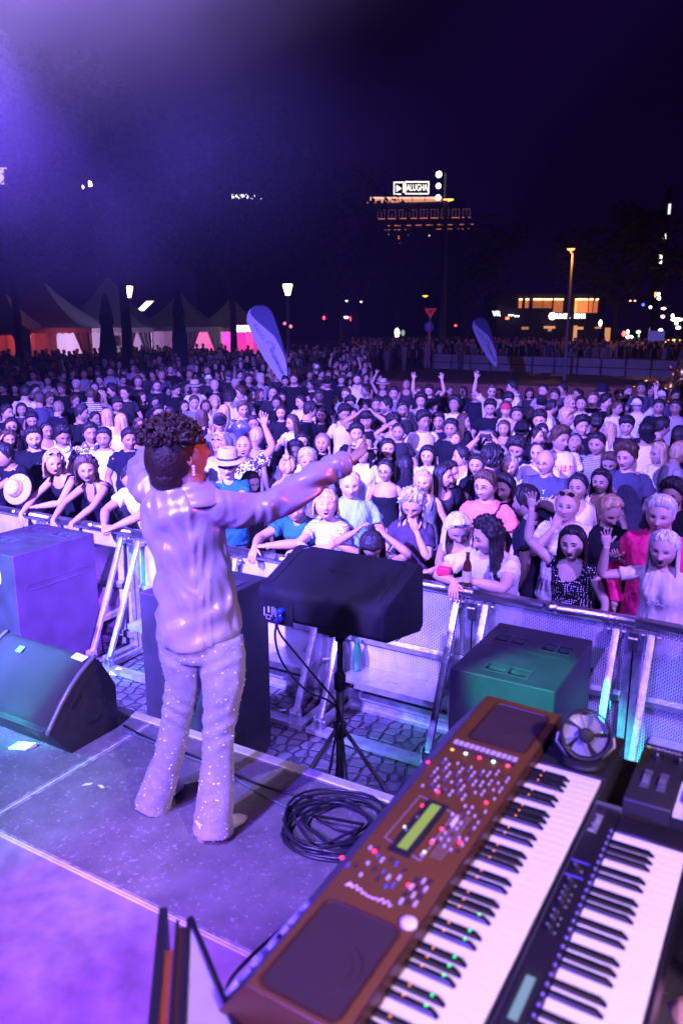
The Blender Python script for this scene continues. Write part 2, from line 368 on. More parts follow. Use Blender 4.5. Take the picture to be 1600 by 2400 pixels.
def make_barrier():
    root = empty('crowd_barrier')
    w = PITCH; e = .012
    f = MB()     # uprights, mid rails, bottom sheet frame
    f.box(.006, .056, -.025, .03, .03, 1.10); f.box(w-.056, w-.006, -.025, .03, .03, 1.10)
    f.split('upright_frame', ALUD, root)
    g = MB()
    g.prism([(-.035, .60), (.02, .60), (.02, .665), (-.01, .665), (-.035, .64)], .057, w-.057, 'x'); g.build('middle_rail', ALUD, root)
    g = MB(); g.box(.057, w-.057, -.04, .025, .11, .17); g.box(.01, w-.01, -.02, .03, .0, .028); g.split('bottom_rail', ALUD, root)
    g = MB(); g.box(.057, w-.057, .0, .004, .171, .598); g.box(.057, w-.057, .0, .004, .667, 1.13); g.split('perforated_panel', PERF, root)
    g = MB(); g.box(.057, w-.057, -.002, .01, .029, .109); g.build('kick_plate', ALUD, root)
    g = MB()
    n = 16; vs = []
    R0 = .042; x0, x1 = e - .008, w - e + .008
    g.tube([(x0, 0, 1.16), (x1, 0, 1.16)], R0, 20, flat=.95)
    g.tube([(w*.5 - .05, 0, 1.16), (w*.5 + .05, 0, 1.16)], R0 + .0012, 20, flat=.95)
    g.build('top_rail', ALU, root, smooth=True)
    for x in (.11, w - .11):
        s = MB()
        a = Vector((x, -.045, 1.11)); b = Vector((x, -.50, .10)); d = (b - a).normalized(); nrm = Vector((0, d.z, -d.y))
        hw = .024; hd = .016
        vs = []
        for p in (a, b):
            for sx_, sy in ((-1,-1),(1,-1),(1,1),(-1,1)): vs.append(p + Vector((sx_*hw, 0, 0)) + nrm * hd * sy)
        s.add(vs, [(0,1,2,3), (7,6,5,4), (0,4,5,1), (1,5,6,2), (2,6,7,3), (3,7,4,0)])
        st = s.build('strut', ALUD, root, bevel=.003)
        h = MB(); h.box(x - .034, x - .028, -.54, -.47, .05, .15); h.box(x + .028, x + .034, -.54, -.47, .05, .15); h.tube([(x - .05, -.505, .11), (x + .05, -.505, .11)], .009, 8)
        h.split('hinge', ALUD, st)
        h = MB(); h.box(x - .036, x - .028, -.07, -.0, 1.06, 1.13); h.box(x + .028, x + .036, -.07, -.0, 1.06, 1.13); h.tube([(x - .06, -.045, 1.10), (x + .06, -.045, 1.10)], .011, 8)
        h.split('bracket', ALUD, st)
    g = MB(); g.box(.02, w-.02, -.56, -.46, .012, .05); g.box(.03, .10, -.46, .0, .012, .045); g.box(w-.10, w-.03, -.46, .0, .012, .045)
    g.split('base_frame', ALUD, root)
    g = MB(); z = .385
    g.box(.16, w-.16, -.30, -.006, z, z + .006)
    g.prism([(-.302, z - .045), (-.297, z - .045), (-.297, z), (-.302, z + .006)], .16, w-.16, 'x'); g.build('step_plate', CHK, root)
    g = MB(); g.box(.165, .185, -.295, -.03, z - .04, z - .001); g.box(w-.185, w-.165, -.295, -.03, z - .04, z - .001); g.box(w*.5-.05, w*.5+.05, -.18, -.15, z + .0065, z + .0072)
    g.split('step_bracket', ALUD, root)
    g = MB(); g.tube([(-.03, -.035, 1.06), (.03, -.035, 1.06)], .018, 10); g.box(-.028, -.002, -.05, -.026, .98, 1.10); g.box(.002, .028, -.05, -.026, .98, 1.10); g.build('latch', ALU, root)
    return root
def copy_tree(o, parent=None):
    c = o.copy(); COL.objects.link(c); c.parent = parent
    for ch in o.children: copy_tree(ch, c)
    return c
bar0 = make_barrier()
BL = {0: 'section below the polka dot dress woman, second from the right edge', -1: 'section at the right edge beside the black synthesizer',
      1: 'section below the long haired man, its checker plate step behind the speaker stand',
      2: 'section behind the box on the speaker stand, half lit cyan', 3: 'section behind the tall black subwoofer at the singer',
      4: 'section under the balding man with clasped hands', 5: 'section under the two young women leaning on the rail', 6: 'section at the left edge beyond the purple lit subwoofer', 7: 'section furthest to the left'}
for k in range(-1, 7):
    b = bar0 if k == -1 else copy_tree(bar0)
    u0 = J0 - PITCH * k - 0.0
    b.location = W3(J0 - PITCH * (k + 1), BV, 0)
    b.rotation_euler = (0, 0, UA)
    tag(b, 'silver barrier ' + BL[k], 'barrier', 'silver crowd barriers in front of the audience')

# ---------------- loudspeakers ----------------
def hole_top(g, u0, u1, v0, v1, z, holes, depth=.06, mi=0, mh=1):
    us = sorted({u0, u1} | {h[0] for h in holes} | {h[1] for h in holes}); vs = sorted({v0, v1} | {h[2] for h in holes} | {h[3] for h in holes})
    for a, b in zip(us, us[1:]):
        for c, d in zip(vs, vs[1:]):
            cu, cv = (a+b)/2, (c+d)/2
            if any(h[0] < cu < h[1] and h[2] < cv < h[3] for h in holes): continue
            g.add([(a,c,z),(b,c,z),(b,d,z),(a,d,z)], [(0,1,2,3)], mi)
    for h in holes:
        a, b, c, d = h
        g.add([(a,c,z),(b,c,z),(b,d,z),(a,d,z),(a,c,z-depth),(b,c,z-depth),(b,d,z-depth),(a,d,z-depth)], [(0,4,5,1),(1,5,6,2),(2,6,7,3),(3,7,4,0),(4,7,6,5)], mh)
CAB = mat('textured_black_paint', (.019, .018, .022), .55, noise=.3, scale=6, bump=.5, bscale=260, spec=.3)
CABI = mat('cabinet_recess', (.008, .008, .01), .7)
WEAR = mat('worn_edge', (.30, .30, .30), .6, noise=.5, scale=30)
def sub(u0, u1, v0, v1, H, label, holes=(), seam=None, groove=None, name='subwoofer', group=None):
    cu, cv = (u0+u1)/2, (v0+v1)/2
    r = empty(name, W3(cu, cv, 0), UA, label, 'subwoofer', group)
    hu, hv = (u1-u0)/2, (v1-v0)/2
    g = MB(); e = .006; z0 = .03
    # four bevelled walls and a pierced top
    c = e
    ring = [(-hu+c,-hv),(hu-c,-hv),(hu,-hv+c),(hu,hv-c),(hu-c,hv),(-hu+c,hv),(-hu,hv-c),(-hu,-hv+c)]
    rin = [(x*(1-c/hu), y*(1-c/hv)) for x, y in ring]
    n = 8
    g.add([(x,y,z0) for x,y in ring] + [(x,y,H-c) for x,y in ring] + [(max(-hu+c,min(hu-c,x)), max(-hv+c,min(hv-c,y)), H) for x,y in ring],
          [(i,(i+1)%n,(i+1)%n+n,i+n) for i in range(n)] + [(i+n,(i+1)%n+n,(i+1)%n+2*n,i+2*n) for i in range(n)] + [tuple(range(n))[::-1]])
    hl = [(a-cu, b-cu, c_-cv, d-cv) for a,b,c_,d in holes]
    hole_top(g, -hu+c, hu-c, -hv+c, hv-c, H, hl, .07, 0, 1)
    g.build('cabinet', [CAB, CABI], r)
    for a, b, c_, d in hl:
        q = MB()
        t = .012
        for (x0,x1,y0,y1) in ((a-t,b+t,c_-t,c_),(a-t,b+t,d,d+t),(a-t,a,c_,d),(b,b+t,c_,d)): q.box(x0,x1,y0,y1,H+.0005,H+.005)
        m_ = (a+b)/2
        if b - a > .12: q.box(m_-.009, m_+.009, c_, d, H-.03, H+.004)
        q.box(a, b, d-.028, d-.008, H-.025, H-.006)
        q.build('handle', BLK, r)
    if seam:
        q = MB(); (sv, s0, s1) = seam
        for i in range(26):
            x = s0 - cu + (s1-s0)*i/25; q.box(x-.006, x+.006, sv-cv-.010+(i%2)*.006, sv-cv+.004+(i%2)*.006, H+.0005, H+.006)
        q.build('seam_joint', BLK, r)
    if groove:
        v_a, v_b, zz = groove; q = MB(); x = hu
        q.tube([(x-.001, v_a-cv, zz), (x-.001, v_b-cv, zz)], .005, 6); q.tube([(x-.001, v_a-cv, zz-.055), (x-.001, v_b-cv, zz-.055)], .005, 6)
        for vv, s in ((v_a, -1), (v_b, 1)):
            q.tube([(x-.001, vv-cv+s*.0275*math.sin(t), zz-.0275+.0275*math.cos(t)) for t in np.linspace(0, PI, 8)], .005, 6)
        q.build('pressed_groove', CAB, r)
    q = MB()
    for sx_ in (-1, 1):
        for sy in (-1, 1): q.box(sx_*(hu-.06)-.025, sx_*(hu-.06)+.025, sy*(hv-.06)-.025, sy*(hv-.06)+.025, 0, .029)
    q.split('foot', BLKP, r)
    q = MB()   # grille towards the audience
    q.box(-hu+.03, hu-.03, hv+.001, hv+.012, .08, H-.05); q.build('grille', mat('black_grille', (.02,.02,.02), .6, bump=.8, bscale=300), r)
    return r
SG = 'ground subwoofers between stage and barrier'
sub(-6.25, -5.5, 4.03, 4.90, 1.2, 'large subwoofer at the left, side glowing purple, top lit turquoise', [(-6.10,-5.86,4.32,4.40),(-6.18,-5.96,4.70,4.80),(-5.80,-5.60,4.66,4.78),(-6.22,-6.10,4.28,4.44)][:3], (4.52, -6.2, -5.6), (4.15, 4.79, .92), group=SG)
sub(-3.7, -3.15, 3.64, 4.33, 1.33, 'tall black subwoofer standing in shadow right behind the singer', [(-3.6,-3.42,4.05,4.15),(-3.40,-3.22,4.05,4.15)], None, group=SG)
sub(-1.65, -1.03, 4.05, 4.90, 1.1, 'black subwoofer behind the long keyboard with its top and front lit green', [(-1.47,-1.22,4.14,4.24),(-1.58,-1.38,4.58,4.70),(-1.27,-1.10,4.58,4.70)], (4.50, -1.58, -1.08), group=SG)
# grey rag hanging at the left edge
g = MB(); g.grid([[(x*.022, .01*math.sin(x*1.9+y), -y*.035-.012*(x==3)) for x in range(4)] for y in range(5)])
tag(g.build('cloth_rag', WTAPE, smooth=True, loc=Pv(-22, 1325, 3.7)), 'small white rag hanging at the left edge before the purple lit subwoofer', 'cloth')

# floor monitor wedge
def wedge():
    r = empty('floor_monitor', W3(-3.27, 2.5, SZ), UA, 'low black stage monitor wedge at the left, green light on its curved grille', 'stage monitor')
    prof = [(-.14,.0),(.18,.0),(.18,.25),(.165,.29)] + [(.08,.42),(.05,.428)]
    arc = [(.03,.425),(-.02,.405),(-.08,.365),(-.14,.31),(-.19,.25),(-.225,.195),(-.24,.165)]
    body = [(-.13,0),(.18,0),(.182,.24),(.085,.415),(.06,.425),(.02,.405),(-.04,.37),(-.10,.325),(-.16,.265),(-.21,.205),(-.245,.155)]
    g = MB(); g.prism(body, -.34, .34, 'x', mi=0)
    o = g.build('cabinet', [BLK], r, bevel=.006)
    q = MB()      # curved grille laid 6 mm proud
    a = [(.055,.434),(.02,.417),(-.04,.382),(-.10,.337),(-.16,.277),(-.21,.217),(-.238,.180)]
    q.grid([[(x, y, z) for y, z in a] for x in np.linspace(-.315, .315, 4)])
    gm = mat('monitor_grille', (.045,.045,.048), .5, noise=.2, scale=5, bump=.9, bscale=380, spec=.6)
    gr = q.build('grille', gm, r, smooth=True); s = gr.modifiers.new('s', 'SOLIDIFY'); s.thickness = .006
    for sx_ in (-1, 1):
        q = MB(); q.tube([(sx_*.331, y, z) for y, z in [(.07,.436)] + a + [(-.252,.165),(-.25,.15)]], .012, 10); q.build('grille_trim', mat('trim_plastic', (.12,.12,.13), .3), r, smooth=True)
    q = MB(); q.lathe([(0,0),(.05,.0),(.062,.004),(.066,.0),(.078,.002),(.08,.0)], 28, M=Rm(0, R(90), 0, (.3405, .03, .17))); q.build('side_port', BLKP, r, smooth=True)
    q = MB(); q.prism([(-.06,.30),(-.05,.29),(-.11,.23),(-.12,.24)], .3405, .344, 'x'); q.build('side_label', BLKP, r)
    q = MB(); q.box(-.29,.29,-.2475,-.2455,.155,.159); q.build('lower_trim', mat('trim_plastic', (.12,.12,.13), .3), r)
    q = MB(); q.add([(.22,.05,.437),(.31,.045,.436),(.30,.01,.421),(.215,.015,.4235),(.22,.05,.439),(.31,.045,.438),(.30,.01,.423),(.215,.015,.4255)], [(4,5,6,7),(0,1,5,4),(1,2,6,5),(2,3,7,6),(3,0,4,7)]); q.build('tape_label', WTAPE, r)
    q = MB(); q.add([(-.15,-.0,.413),(-.11,-.0,.413),(-.11,-.035,.395),(-.15,-.035,.395)], [(0,1,2,3)]); q2 = q.build('sticker', mat('green_sticker', (.2,.8,.3), .4), r); q2.location.z = .003
wedge()

# speaker on tripod stand
def monitor():
    r = empty('stand_speaker', W3(-2.16, 3.65, 1.40), UA, 'big black speaker box on the tripod stand, cables plugged into its rear panel', 'speaker')
    # profile in (v,z) about v=3.65, z=1.40
    P = [(-.19,.04),(-.225,.07),(-.232,.19),(-.225,.222),(-.20,.242)] + [(.16,.372),(.205,.372),(.24,.34),(.26,.0),(.22,-.035)]
    g = MB(); g.prism(P, -.40, .40, 'x'); g.build('cabinet', mat('monitor_paint', (.014,.013,.020), .55, noise=.15, scale=5, bump=.5, bscale=300, spec=.35), r, bevel=.012)
    q = MB()
    for x in (-.335, .335): q.tube([(x, -.17, .2555), (x, .14, .3675)], .003, 6)
    q.tube([(-.335, .14, .3675), (-.30, .16, .375)], .003, 6); q.tube([(.335, .14, .3675), (.30, .16, .375)], .003, 6)
    q.split('panel_groove', BLKP, r)
    q = MB()
    for x, y in ((-.045,.0),(.045,.0),(0,.045),(0,-.03),(0,.005),(-.02,.01),(.02,.01)):
        rr = .013 if abs(x) > .04 else .006
        q.lathe([(0,.0015),(rr,.0015),(rr,0)], 14, c=(x, y, .3155 + y*.361))
    q.build('pole_sockets', CABI, r)
    q = MB(); q.box(-.385, -.16, -.2365, -.233, .035, .17); pn = q.build('connector_panel', CABI, r)
    for k, (x, zz, s) in enumerate(((-.335,.155,.010),(-.335,.135,.010),(-.33,.105,.008),(-.33,.09,.008))):
        pass
    wm = mat('white_print', (.75,.75,.78), .6)
    for (x, zz, w_, h_) in ((-.352,.095,.006,.05),(-.322,.11,.010,.035),(-.30,.10,.004,.06),(-.288,.11,.004,.045),(-.275,.10,.004,.05),(-.245,.09,.014,.04)):
        q = MB(); q.box(x-w_/2, x+w_/2, -.2375, -.2367, zz-h_/2, zz+h_/2); q.build('printed_label', wm, pn)
    q = MB(); 
    for a,b,c,d in ((-.34,-.31,.052,.0545),(-.34,-.31,.0755,.078),(-.34,-.3375,.052,.078),(-.3125,-.31,.052,.078)): q.box(a,b,-.2378,-.2367,c,d)
    q.build('printed_label', wm, pn)
    blue = mat('blue_plug', (.02,.10,.7), .35)
    for zz, x in ((.125,-.225),(.075,-.235)):
        q = MB(); q.lathe([(0,.045),(.016,.045),(.018,.02),(.013,0)], 12, M=Rm(R(90),0,0,(x,-.237,zz))); q.build('cable_plug', blue, r, smooth=True)
    q = MB()
    for y in (-.02, .09):
        q.box(.401, .404, y, y+.022, .05, .20)
    q.box(.401,.405,-.10,.16,.02,.024); q.box(.385,.404,-.03,.05,.25,.28)
    q.build('side_recess', CABI, r)
    q = MB(); q.box(-.09,.09,-.10,.10,-.03,.04); q.build('pole_mount', BLK, r)
    # stand
    s = empty('speaker_stand', W3(-2.16, 3.65, 0), 0, 'black tripod stand carrying the big speaker box in front of the stage', 'speaker stand')
    q = MB(); q.tube([(0,0,.80),(0,0,1.372)], .0175, 14); q.build('upper_pole', BLK, s, smooth=True)
    q = MB(); q.tube([(0,0,.12),(0,0,1.02)], .024, 14); q.build('lower_pole', BLK, s, smooth=True)
    q = MB(); q.lathe([(.024,1.0),(.034,1.01),(.034,1.10),(.022,1.12)], 14); q.tube([(.03,-.02,1.05),(.075,-.05,1.05)], .012, 8); q.build('clamp_knob', BLKP, s, smooth=True); q = MB(); q.lathe([(.0176,1.30),(.030,1.31),(.030,1.372),(.018,1.374)], 14); q.tube([(-.02,0,1.34),(-.06,-.02,1.345)], .012, 8); q.build('clamp_knob', BLKP, s, smooth=True)
    q = MB(); q.lathe([(.024,.70),(.038,.71),(.038,.80),(.024,.81)], 14); q.build('hub', BLKP, s, smooth=True)
    q = MB(); q.lathe([(.024,.26),(.036,.27),(.036,.33),(.024,.34)], 14); q.build('lower_hub', BLKP, s, smooth=True)
    for k, a in enumerate((R(-28), R(92), R(212))):
        d = Vector((math.cos(a), math.sin(a), 0))
        q = MB(); q.tube([d*.03 + Vector((0,0,.755)), d*.66 + Vector((0,0,.03))], .0125, 10); lg = q.build('leg', BLK, s, smooth=True)
        q = MB(); q.lathe([(0,-.03),(.022,-.03),(.022,.02),(0,.03)], 10, c=tuple(d*.66 + Vector((0,0,.03)))); q.build('rubber_foot', RUB, lg)
        q = MB(); q.tube([d*.03 + Vector((0,0,.30)), d*.36 + Vector((0,0,.375))], .009, 8); q.build('brace', BLK, s)
    return r
monitor()
def cable(name, pts, r, m, label, n=8, smooth_it=2, cat='cable', group=None):
    P = [Vector(p) for p in pts]
    for _ in range(smooth_it):
        Q = [P[0]]
        for a, b in zip(P, P[1:]): Q += [a*.75 + b*.25, a*.25 + b*.75]
        P = Q + [P[-1]]
    g = MB(); g.tube(P, r, n); return tag(g.build(name, m, smooth=True), label, cat, group)
mo = lambda u, v, z: W3(u, v, z)
cable('speaker_cable', [mo(-2.395,3.37,1.475), mo(-2.40,3.345,1.38), mo(-2.38,3.38,1.22), mo(-2.30,3.50,1.02), mo(-2.20,3.60,.95), mo(-2.14,3.62,.88), mo(-2.19,3.61,.6), mo(-2.24,3.62,.3), mo(-2.3,3.5,.03), mo(-2.2,3.1,.01)], .0065, RUB, 'black cable looping down from the lower blue plug of the speaker box')
cable('speaker_cable', [mo(-2.385,3.37,1.525), mo(-2.375,3.33,1.44), mo(-2.33,3.42,1.30), mo(-2.22,3.56,1.05), mo(-2.14,3.62,.92), mo(-2.11,3.60,.7), mo(-2.04,3.55,.4), mo(-1.95,3.35,.02), mo(-1.9,3.0,.01)], .0065, RUB, 'black cable running straight down from the upper blue plug to the pole')
# cable coil on the stage
def coil():
    g = MB(); P = []
    c = W3(-1.515, 2.515, SZ)
    for i in range(0, 9 * 26):
        t = i / 26 * 2 * PI; k = i / (9*26)
        r = .175 + .055 * math.sin(k * 17.3) + .012 * math.sin(t * 3 + k * 40)
        P.append(c + Vector((r * 1.02 * math.cos(t) + .02*math.sin(k*31), r * .98 * math.sin(t) + .018*math.cos(k*23), .008 + .035 * k + .006 * math.sin(t * 2 + k * 9))))
    P += [c + Vector((-.10, .02, .05)), c + Vector((.0, -.03, .02)), c + Vector((.09, -.06, .012))]
    g.tube(P, .0062, 7); tag(g.build('cable_coil', mat('cable_blue_black', (.02,.02,.03), .35), smooth=True), 'coiled black cable lying in loops on the stage edge beside the keyboard', 'cable')
coil()
s2 = lambda px, py: Pz(px, py, SZ + .008)
cable('stage_cable', [s2(290,1700), s2(360,1738), s2(430,1762), s2(520,1800), s2(600,1838), s2(700,1866), s2(780,1876), s2(860,1886), s2(905,1910)], .006, RUB, 'thin black cable running along the stage edge behind the singer, nearer the edge')
cable('stage_cable', [s2(288,1712), s2(380,1748), s2(440,1775), s2(520,1800), s2(560,1830), s2(620,1865), s2(698,1905)], .007, mat('cable_grey', (.10,.14,.15), .35), 'grey cable lying across the stage from the wedge to the coil, below the black one')
cable('keyboard_cable', [Pz(880,1990,SZ+.01), Pz(800,2055,SZ+.01), Pz(720,2130,SZ+.01), Pz(620,2210,SZ+.05), Pz(545,2285,SZ+.12), Pz(528,2320,SZ+.3), Pz(545,2350,SZ+.55), Pz(560,2362,SZ+.8)], .0065, RUB, 'black cable hanging from the near end of the brown keyboard onto the stage')
# green bottle and white tub on barrier steps
g = MB(); g.lathe([(0,0),(.033,0),(.035,.01),(.035,.16),(.03,.19),(.014,.225),(.014,.27),(.011,.272)], 16)
tag(g.build('glass_bottle', mat('green_glass', (.02,.12,.05), .08, spec=.8), smooth=True, loc=W3(-2.86, 5.10, .393)), 'green glass bottle standing on the barrier step behind the speaker stand', 'bottle')
g = MB(); g.lathe([(0,0),(.045,0),(.055,.11),(.053,.11),(.04,.01)], 18)
tag(g.build('plastic_tub', WTAPE, smooth=True, loc=W3(-4.95, 5.06, .393)), 'white plastic tub on the barrier step left of the singer', 'tub')
scrap(790, 1545, 'thin white streamer strip lying on the checker plate step', [(-.12,-.004),(0,.004),(.14,-.01),(.14,0),(0,.014),(-.12,.006)], WTAPE, z=.394, name='paper_streamer', crumple=.01)
# ---------------- keyboards ----------------
WKEY = mat('white_key', (.80, .78, .80), .22, noise=.03, scale=6, coat=.3)
BKEY = mat('black_key', (.012, .012, .014), .16, coat=.5)
def keybed(root, u0, u1, vtop, nwhite, z, bl=.095, pitch=.0233, tall=.011):
    # keys run along v; the top key (C) is at the far end, u0 = panel side
    for i in range(nwhite):
        a = vtop - pitch * (i + 1)
        g = MB(); dz = -.0015 if i % 7 == 3 else 0
        g.box(u0, u1, a + .0005, a + pitch - .0005, z - .018, z + dz * .3)
        k = g.build('white_key', WKEY, root)
        bv = k.modifiers.new('b', 'BEVEL'); bv.width = .0012; bv.segments = 2
    pat = {1: 1, 2: 1, 3: 1, 5: 1, 6: 1}     # gaps from the far end: C | B A# A G# G F# F E D# D C# C
    for i in range(1, nwhite):
        j = i % 7                              # black key centred on the boundary between white i-1 and i
        # whites from far: 0 C, 1 B, 2 A, 3 G, 4 F, 5 E, 6 D, 7 C ; boundaries with a black: B-A, A-G, G-F, E-D, D-C
        if j in (2, 3, 4, 6, 0):
            v = vtop - pitch * i; h = tall
            off = {2: .0015, 4: -.0015, 6: .0012, 0: -.0012}.get(j, 0)
            g = MB(); w = .0058; w2 = .0046; e = u0 + bl
            v += off
            g.add([(u0-.002, v-w, z-.004), (e, v-w, z-.004), (e, v+w, z-.004), (u0-.002, v+w, z-.004), (u0-.002, v-w2, z+h), (e-.016, v-w2, z+h), (e-.016, v+w2, z+h), (u0-.002, v+w2, z+h)],
                  [(3,2,1,0), (4,5,6,7), (0,1,5,4), (1,2,6,5), (2,3,7,6), (3,0,4,7)])
            k = g.build('black_key', BKEY, root); bv = k.modifiers.new('b', 'BEVEL'); bv.width = .0014; bv.segments = 2
BRN = mat('brown_panel', (.125, .050, .016), .42, noise=.1, scale=5, bump=.12, bscale=160)
BRND = mat('brown_edge', (.055, .018, .012), .45, noise=.15, scale=10)
GRL = mat('dark_speaker_cloth', (.045, .02, .022), .75, bump=.6, bscale=900)
def led(root, x, y, z, col, s, r=.0035, name='indicator_light'):
    g = MB(); g.lathe([(r, 0), (r, .002), (r*.5, .003), (0, .003)], 8, c=(x, y, z)); return g.build(name, emis('led_%s' % name[:2] + str(col), col, s), root)
def rrect(x0, x1, y0, y1, r, n=5):
    P = []
    for cx, cy_, a0 in ((x1-r, y1-r, 0), (x0+r, y1-r, 90), (x0+r, y0+r, 180), (x1-r, y0+r, 270)):
        for k in range(n+1):
            a = R(a0 + 90*k/n); P.append((cx + r*math.cos(a), cy_ + r*math.sin(a)))
    return P
def key1():
    root = empty('arranger_keyboard', W3(0, 0, 0), UA, 'long brown keyboard with built-in speakers, lit buttons and a yellow green display', 'keyboard')
    ZK = 2.0; ZP = 2.032; v0, v1 = .846, 2.02
    def taper(o):       # the control panel narrows slightly towards the near end
        for v in o.data.vertices:
            if v.co.x < -.55: v.co.x = -.49 + (v.co.x + .49)*(.80 + .115*(v.co.y-.85)/1.16)
        return o
    g = MB()
    # hollow case: panel block, end cheeks, front lip, bottom
    g.prism([(-.828, 1.915), (-.728, ZP-.004), (-.724, ZP), (-.492, ZP-.006), (-.488, 2.002), (-.488, 1.915)], v0, v1, 'y', mi=0, M=None)
    taper(g.build('case', BRN, root, bevel=.003))
    g = MB(); g.box(-.4875, -.322, 1.792, v1-.002, 1.92, 2.004); g.box(-.4875, -.322, v0+.001, .864, 1.92, 2.012)
    g.split('end_block', BLKP, root, bevel=.004)
    g = MB(); g.box(-.331, -.322, .866, 1.790, 1.92, 1.992); g.build('front_lip', BLKP, root)
    g = MB(); g.box(-.4875, -.332, .866, 1.790, 1.91, 1.975); g.build('key_bed', BLKP, root)
    g = MB(); g.prism([(-.4925, ZP-.004), (-.490, ZP-.0035), (-.4872, 2.004), (-.4872, 1.99), (-.4895, 1.99)], v0+.01, v1-.01, 'y'); g.build('panel_edge', BRND, root)
    # rear deck in violet grey with the maker's raised letters
    g = MB(); g.prism([(-.8300, 1.9165), (-.7300, 2.0285), (-.7270, 2.0290), (-.8260, 1.9165)], v0+.03, v1-.04, 'y'); rear = g.build('rear_panel', mat('rear_metal', (.06, .055, .07), .45, noise=.2, scale=14, bump=.3, bscale=200), root); taper(rear)
    keybed(root, -.4865, -.3325, 1.790, 39, ZK)
    Z = lambda u: ZP - .006*(u+.724)/.232 + .0006
    for a, b, nm in ((1.762, 1.988, 'far'), (.855, 1.085, 'near')):
        P = rrect(-.665, -.512, a, b, .018); g = MB(); n = len(P)
        g.add([(x, y, Z(x)) for x, y in P] + [(x, y, Z(x)+.0035) for x, y in P] + [(-.5885 + (x+.5885)*.955, (a+b)/2+(y-(a+b)/2)*.965, Z(x)+.0035) for x, y in P] + [(-.5885 + (x+.5885)*.945, (a+b)/2+(y-(a+b)/2)*.955, Z(x)+.0012) for x, y in P],
              [(i,(i+1)%n,(i+1)%n+n,i+n) for i in range(n)] + [(i+n,(i+1)%n+n,(i+1)%n+2*n,i+2*n) for i in range(n)] + [(i+2*n,(i+1)%n+2*n,(i+1)%n+3*n,i+3*n) for i in range(n)])
        g.build('grille_rim', BRND, root)
        g = MB(); g.add([(-.5885 + (x+.5885)*.95, (a+b)/2+(y-(a+b)/2)*.96, Z(x)+.0012) for x, y in P], [tuple(range(n))]); sp = g.build('speaker_grille', GRL, root)
        g = MB(); cyy = (a+b)/2 - .02
        for r in (.062, .045, .03): g.lathe([(r-.0015, .0), (r, .0012), (r+.0015, .0)], 32, c=(-.589, cyy, Z(-.589)+.0013))
        g.build('speaker_cone_ring', GRL, sp)
    # display
    g = MB(); P = [(-.659,1.295),(-.566,1.268),(-.568,1.447),(-.659,1.469)]
    fr = mat('panel_print', (.30,.22,.30), .5)
    for (x0,y0),(x1,y1) in zip(P, P[1:]+P[:1]):
        g.tube([(x0,y0,Z(x0)),(x1,y1,Z(x1))], .0012, 5)
    g.build('printed_frame', fr, root)
    g = MB(); g.prism([(-.635, Z(-.635)), (-.588, Z(-.588)), (-.588, Z(-.588)+.004), (-.635, Z(-.635)+.004)], 1.262, 1.462, 'y'); ds = g.build('display_bezel', BLKP, root)
    g = MB(); g.prism([(-.622, Z(-.62)+.0041), (-.600, Z(-.6)+.0041), (-.600, Z(-.6)+.0046), (-.622, Z(-.62)+.0046)], 1.278, 1.450, 'y'); g.build('display', emis('lcd_yellow', (.42,.55,.06), .75), ds)
    bt_l = mat('button_light', (.55,.48,.60), .4); bt_d = mat('button_dark', (.05,.03,.05), .4); bt_b = mat('button_blue', (.10,.12,.35), .4)
    r2 = random.Random(5); rows = []
    def btn(u, v, m, w=.0055, l=.0105):
        u = -.49 + (u+.49)*.90; w *= .8; l *= .78; g = MB(); z = Z(u); g.box(u-w/2, u+w/2, v-l/2, v+l/2, z, z+.004); g.build('button', m, root)
    # rows of small buttons and sliders across the panel, in groups as on the panel
    for k in range(8):                     # soft buttons either side of the display
        v = 1.285 + .052*(k % 4); u = -.647 if k < 4 else -.578
        btn(u, v, bt_l if k % 3 else bt_d, .007, .009)
        if k in (3, 5, 6): led(root, u+.009, v-.006, Z(u), (1,.02,.12), 6, .0038)
        if k in (1, 4): led(root, u+.009, v+.01, Z(u), (.55,.7,1), 2.5, .0038)
    for j, u in enumerate((-.69, -.672, -.654, -.634, -.616, -.600, -.582)):
        for i in range(9):
            v = 1.505 + i*.0165
            if (i*7+j*3) % 8 == 7: continue
            btn(u, v, (bt_l, bt_l, bt_d, bt_b)[(i+j*2) % 4], .005, .009)
    for j, u in enumerate((-.565, -.548, -.530, -.514)):
        for i in range(8):
            if (i*3+j) % 6 == 5: continue
            btn(u, 1.33 + i*.022 + (j % 2)*.004, (bt_d, bt_l, bt_l)[(i+j) % 3], .005, .009)
            btn(u, 1.545 + i*.016, (bt_l, bt_d, bt_l)[(i+2*j) % 3], .0045, .008)
    for i in range(12):                    # volume caps under the far speaker
        btn(-.70 + i*.0155, 1.728, bt_l, .0125, .020); btn(-.695 + i*.0155, 1.703, bt_d, .006, .016)
    for i, c in enumerate(((1,.35,.05), (.9,.9,1), (1,.02,.12), (.4,.8,1), (1,.05,.15))): led(root, -.675 + i*.036, 1.690, Z(-.6), c, 5, .0045)
    for j, (u, v) in enumerate(((-.687,1.248),(-.672,1.255),(-.660,1.235),(-.645,1.228),(-.627,1.238),(-.612,1.232),(-.667,1.205),(-.645,1.196),(-.625,1.200),(-.608,1.190),(-.684,1.185),(-.700,1.178),(-.662,1.168),(-.625,1.176),(-.60,1.165),(-.588,1.20),(-.588,1.225),(-.588,1.175))):
        btn(u, v, (bt_l, bt_d, bt_b)[j % 3], .006, .017 if j % 2 else .011)
    for j in range(12): btn(-.553 + .014*(j % 3), 1.145 + .0225*(j//3) + .004*(j % 3), (bt_l, bt_d)[j % 2], .006, .018)
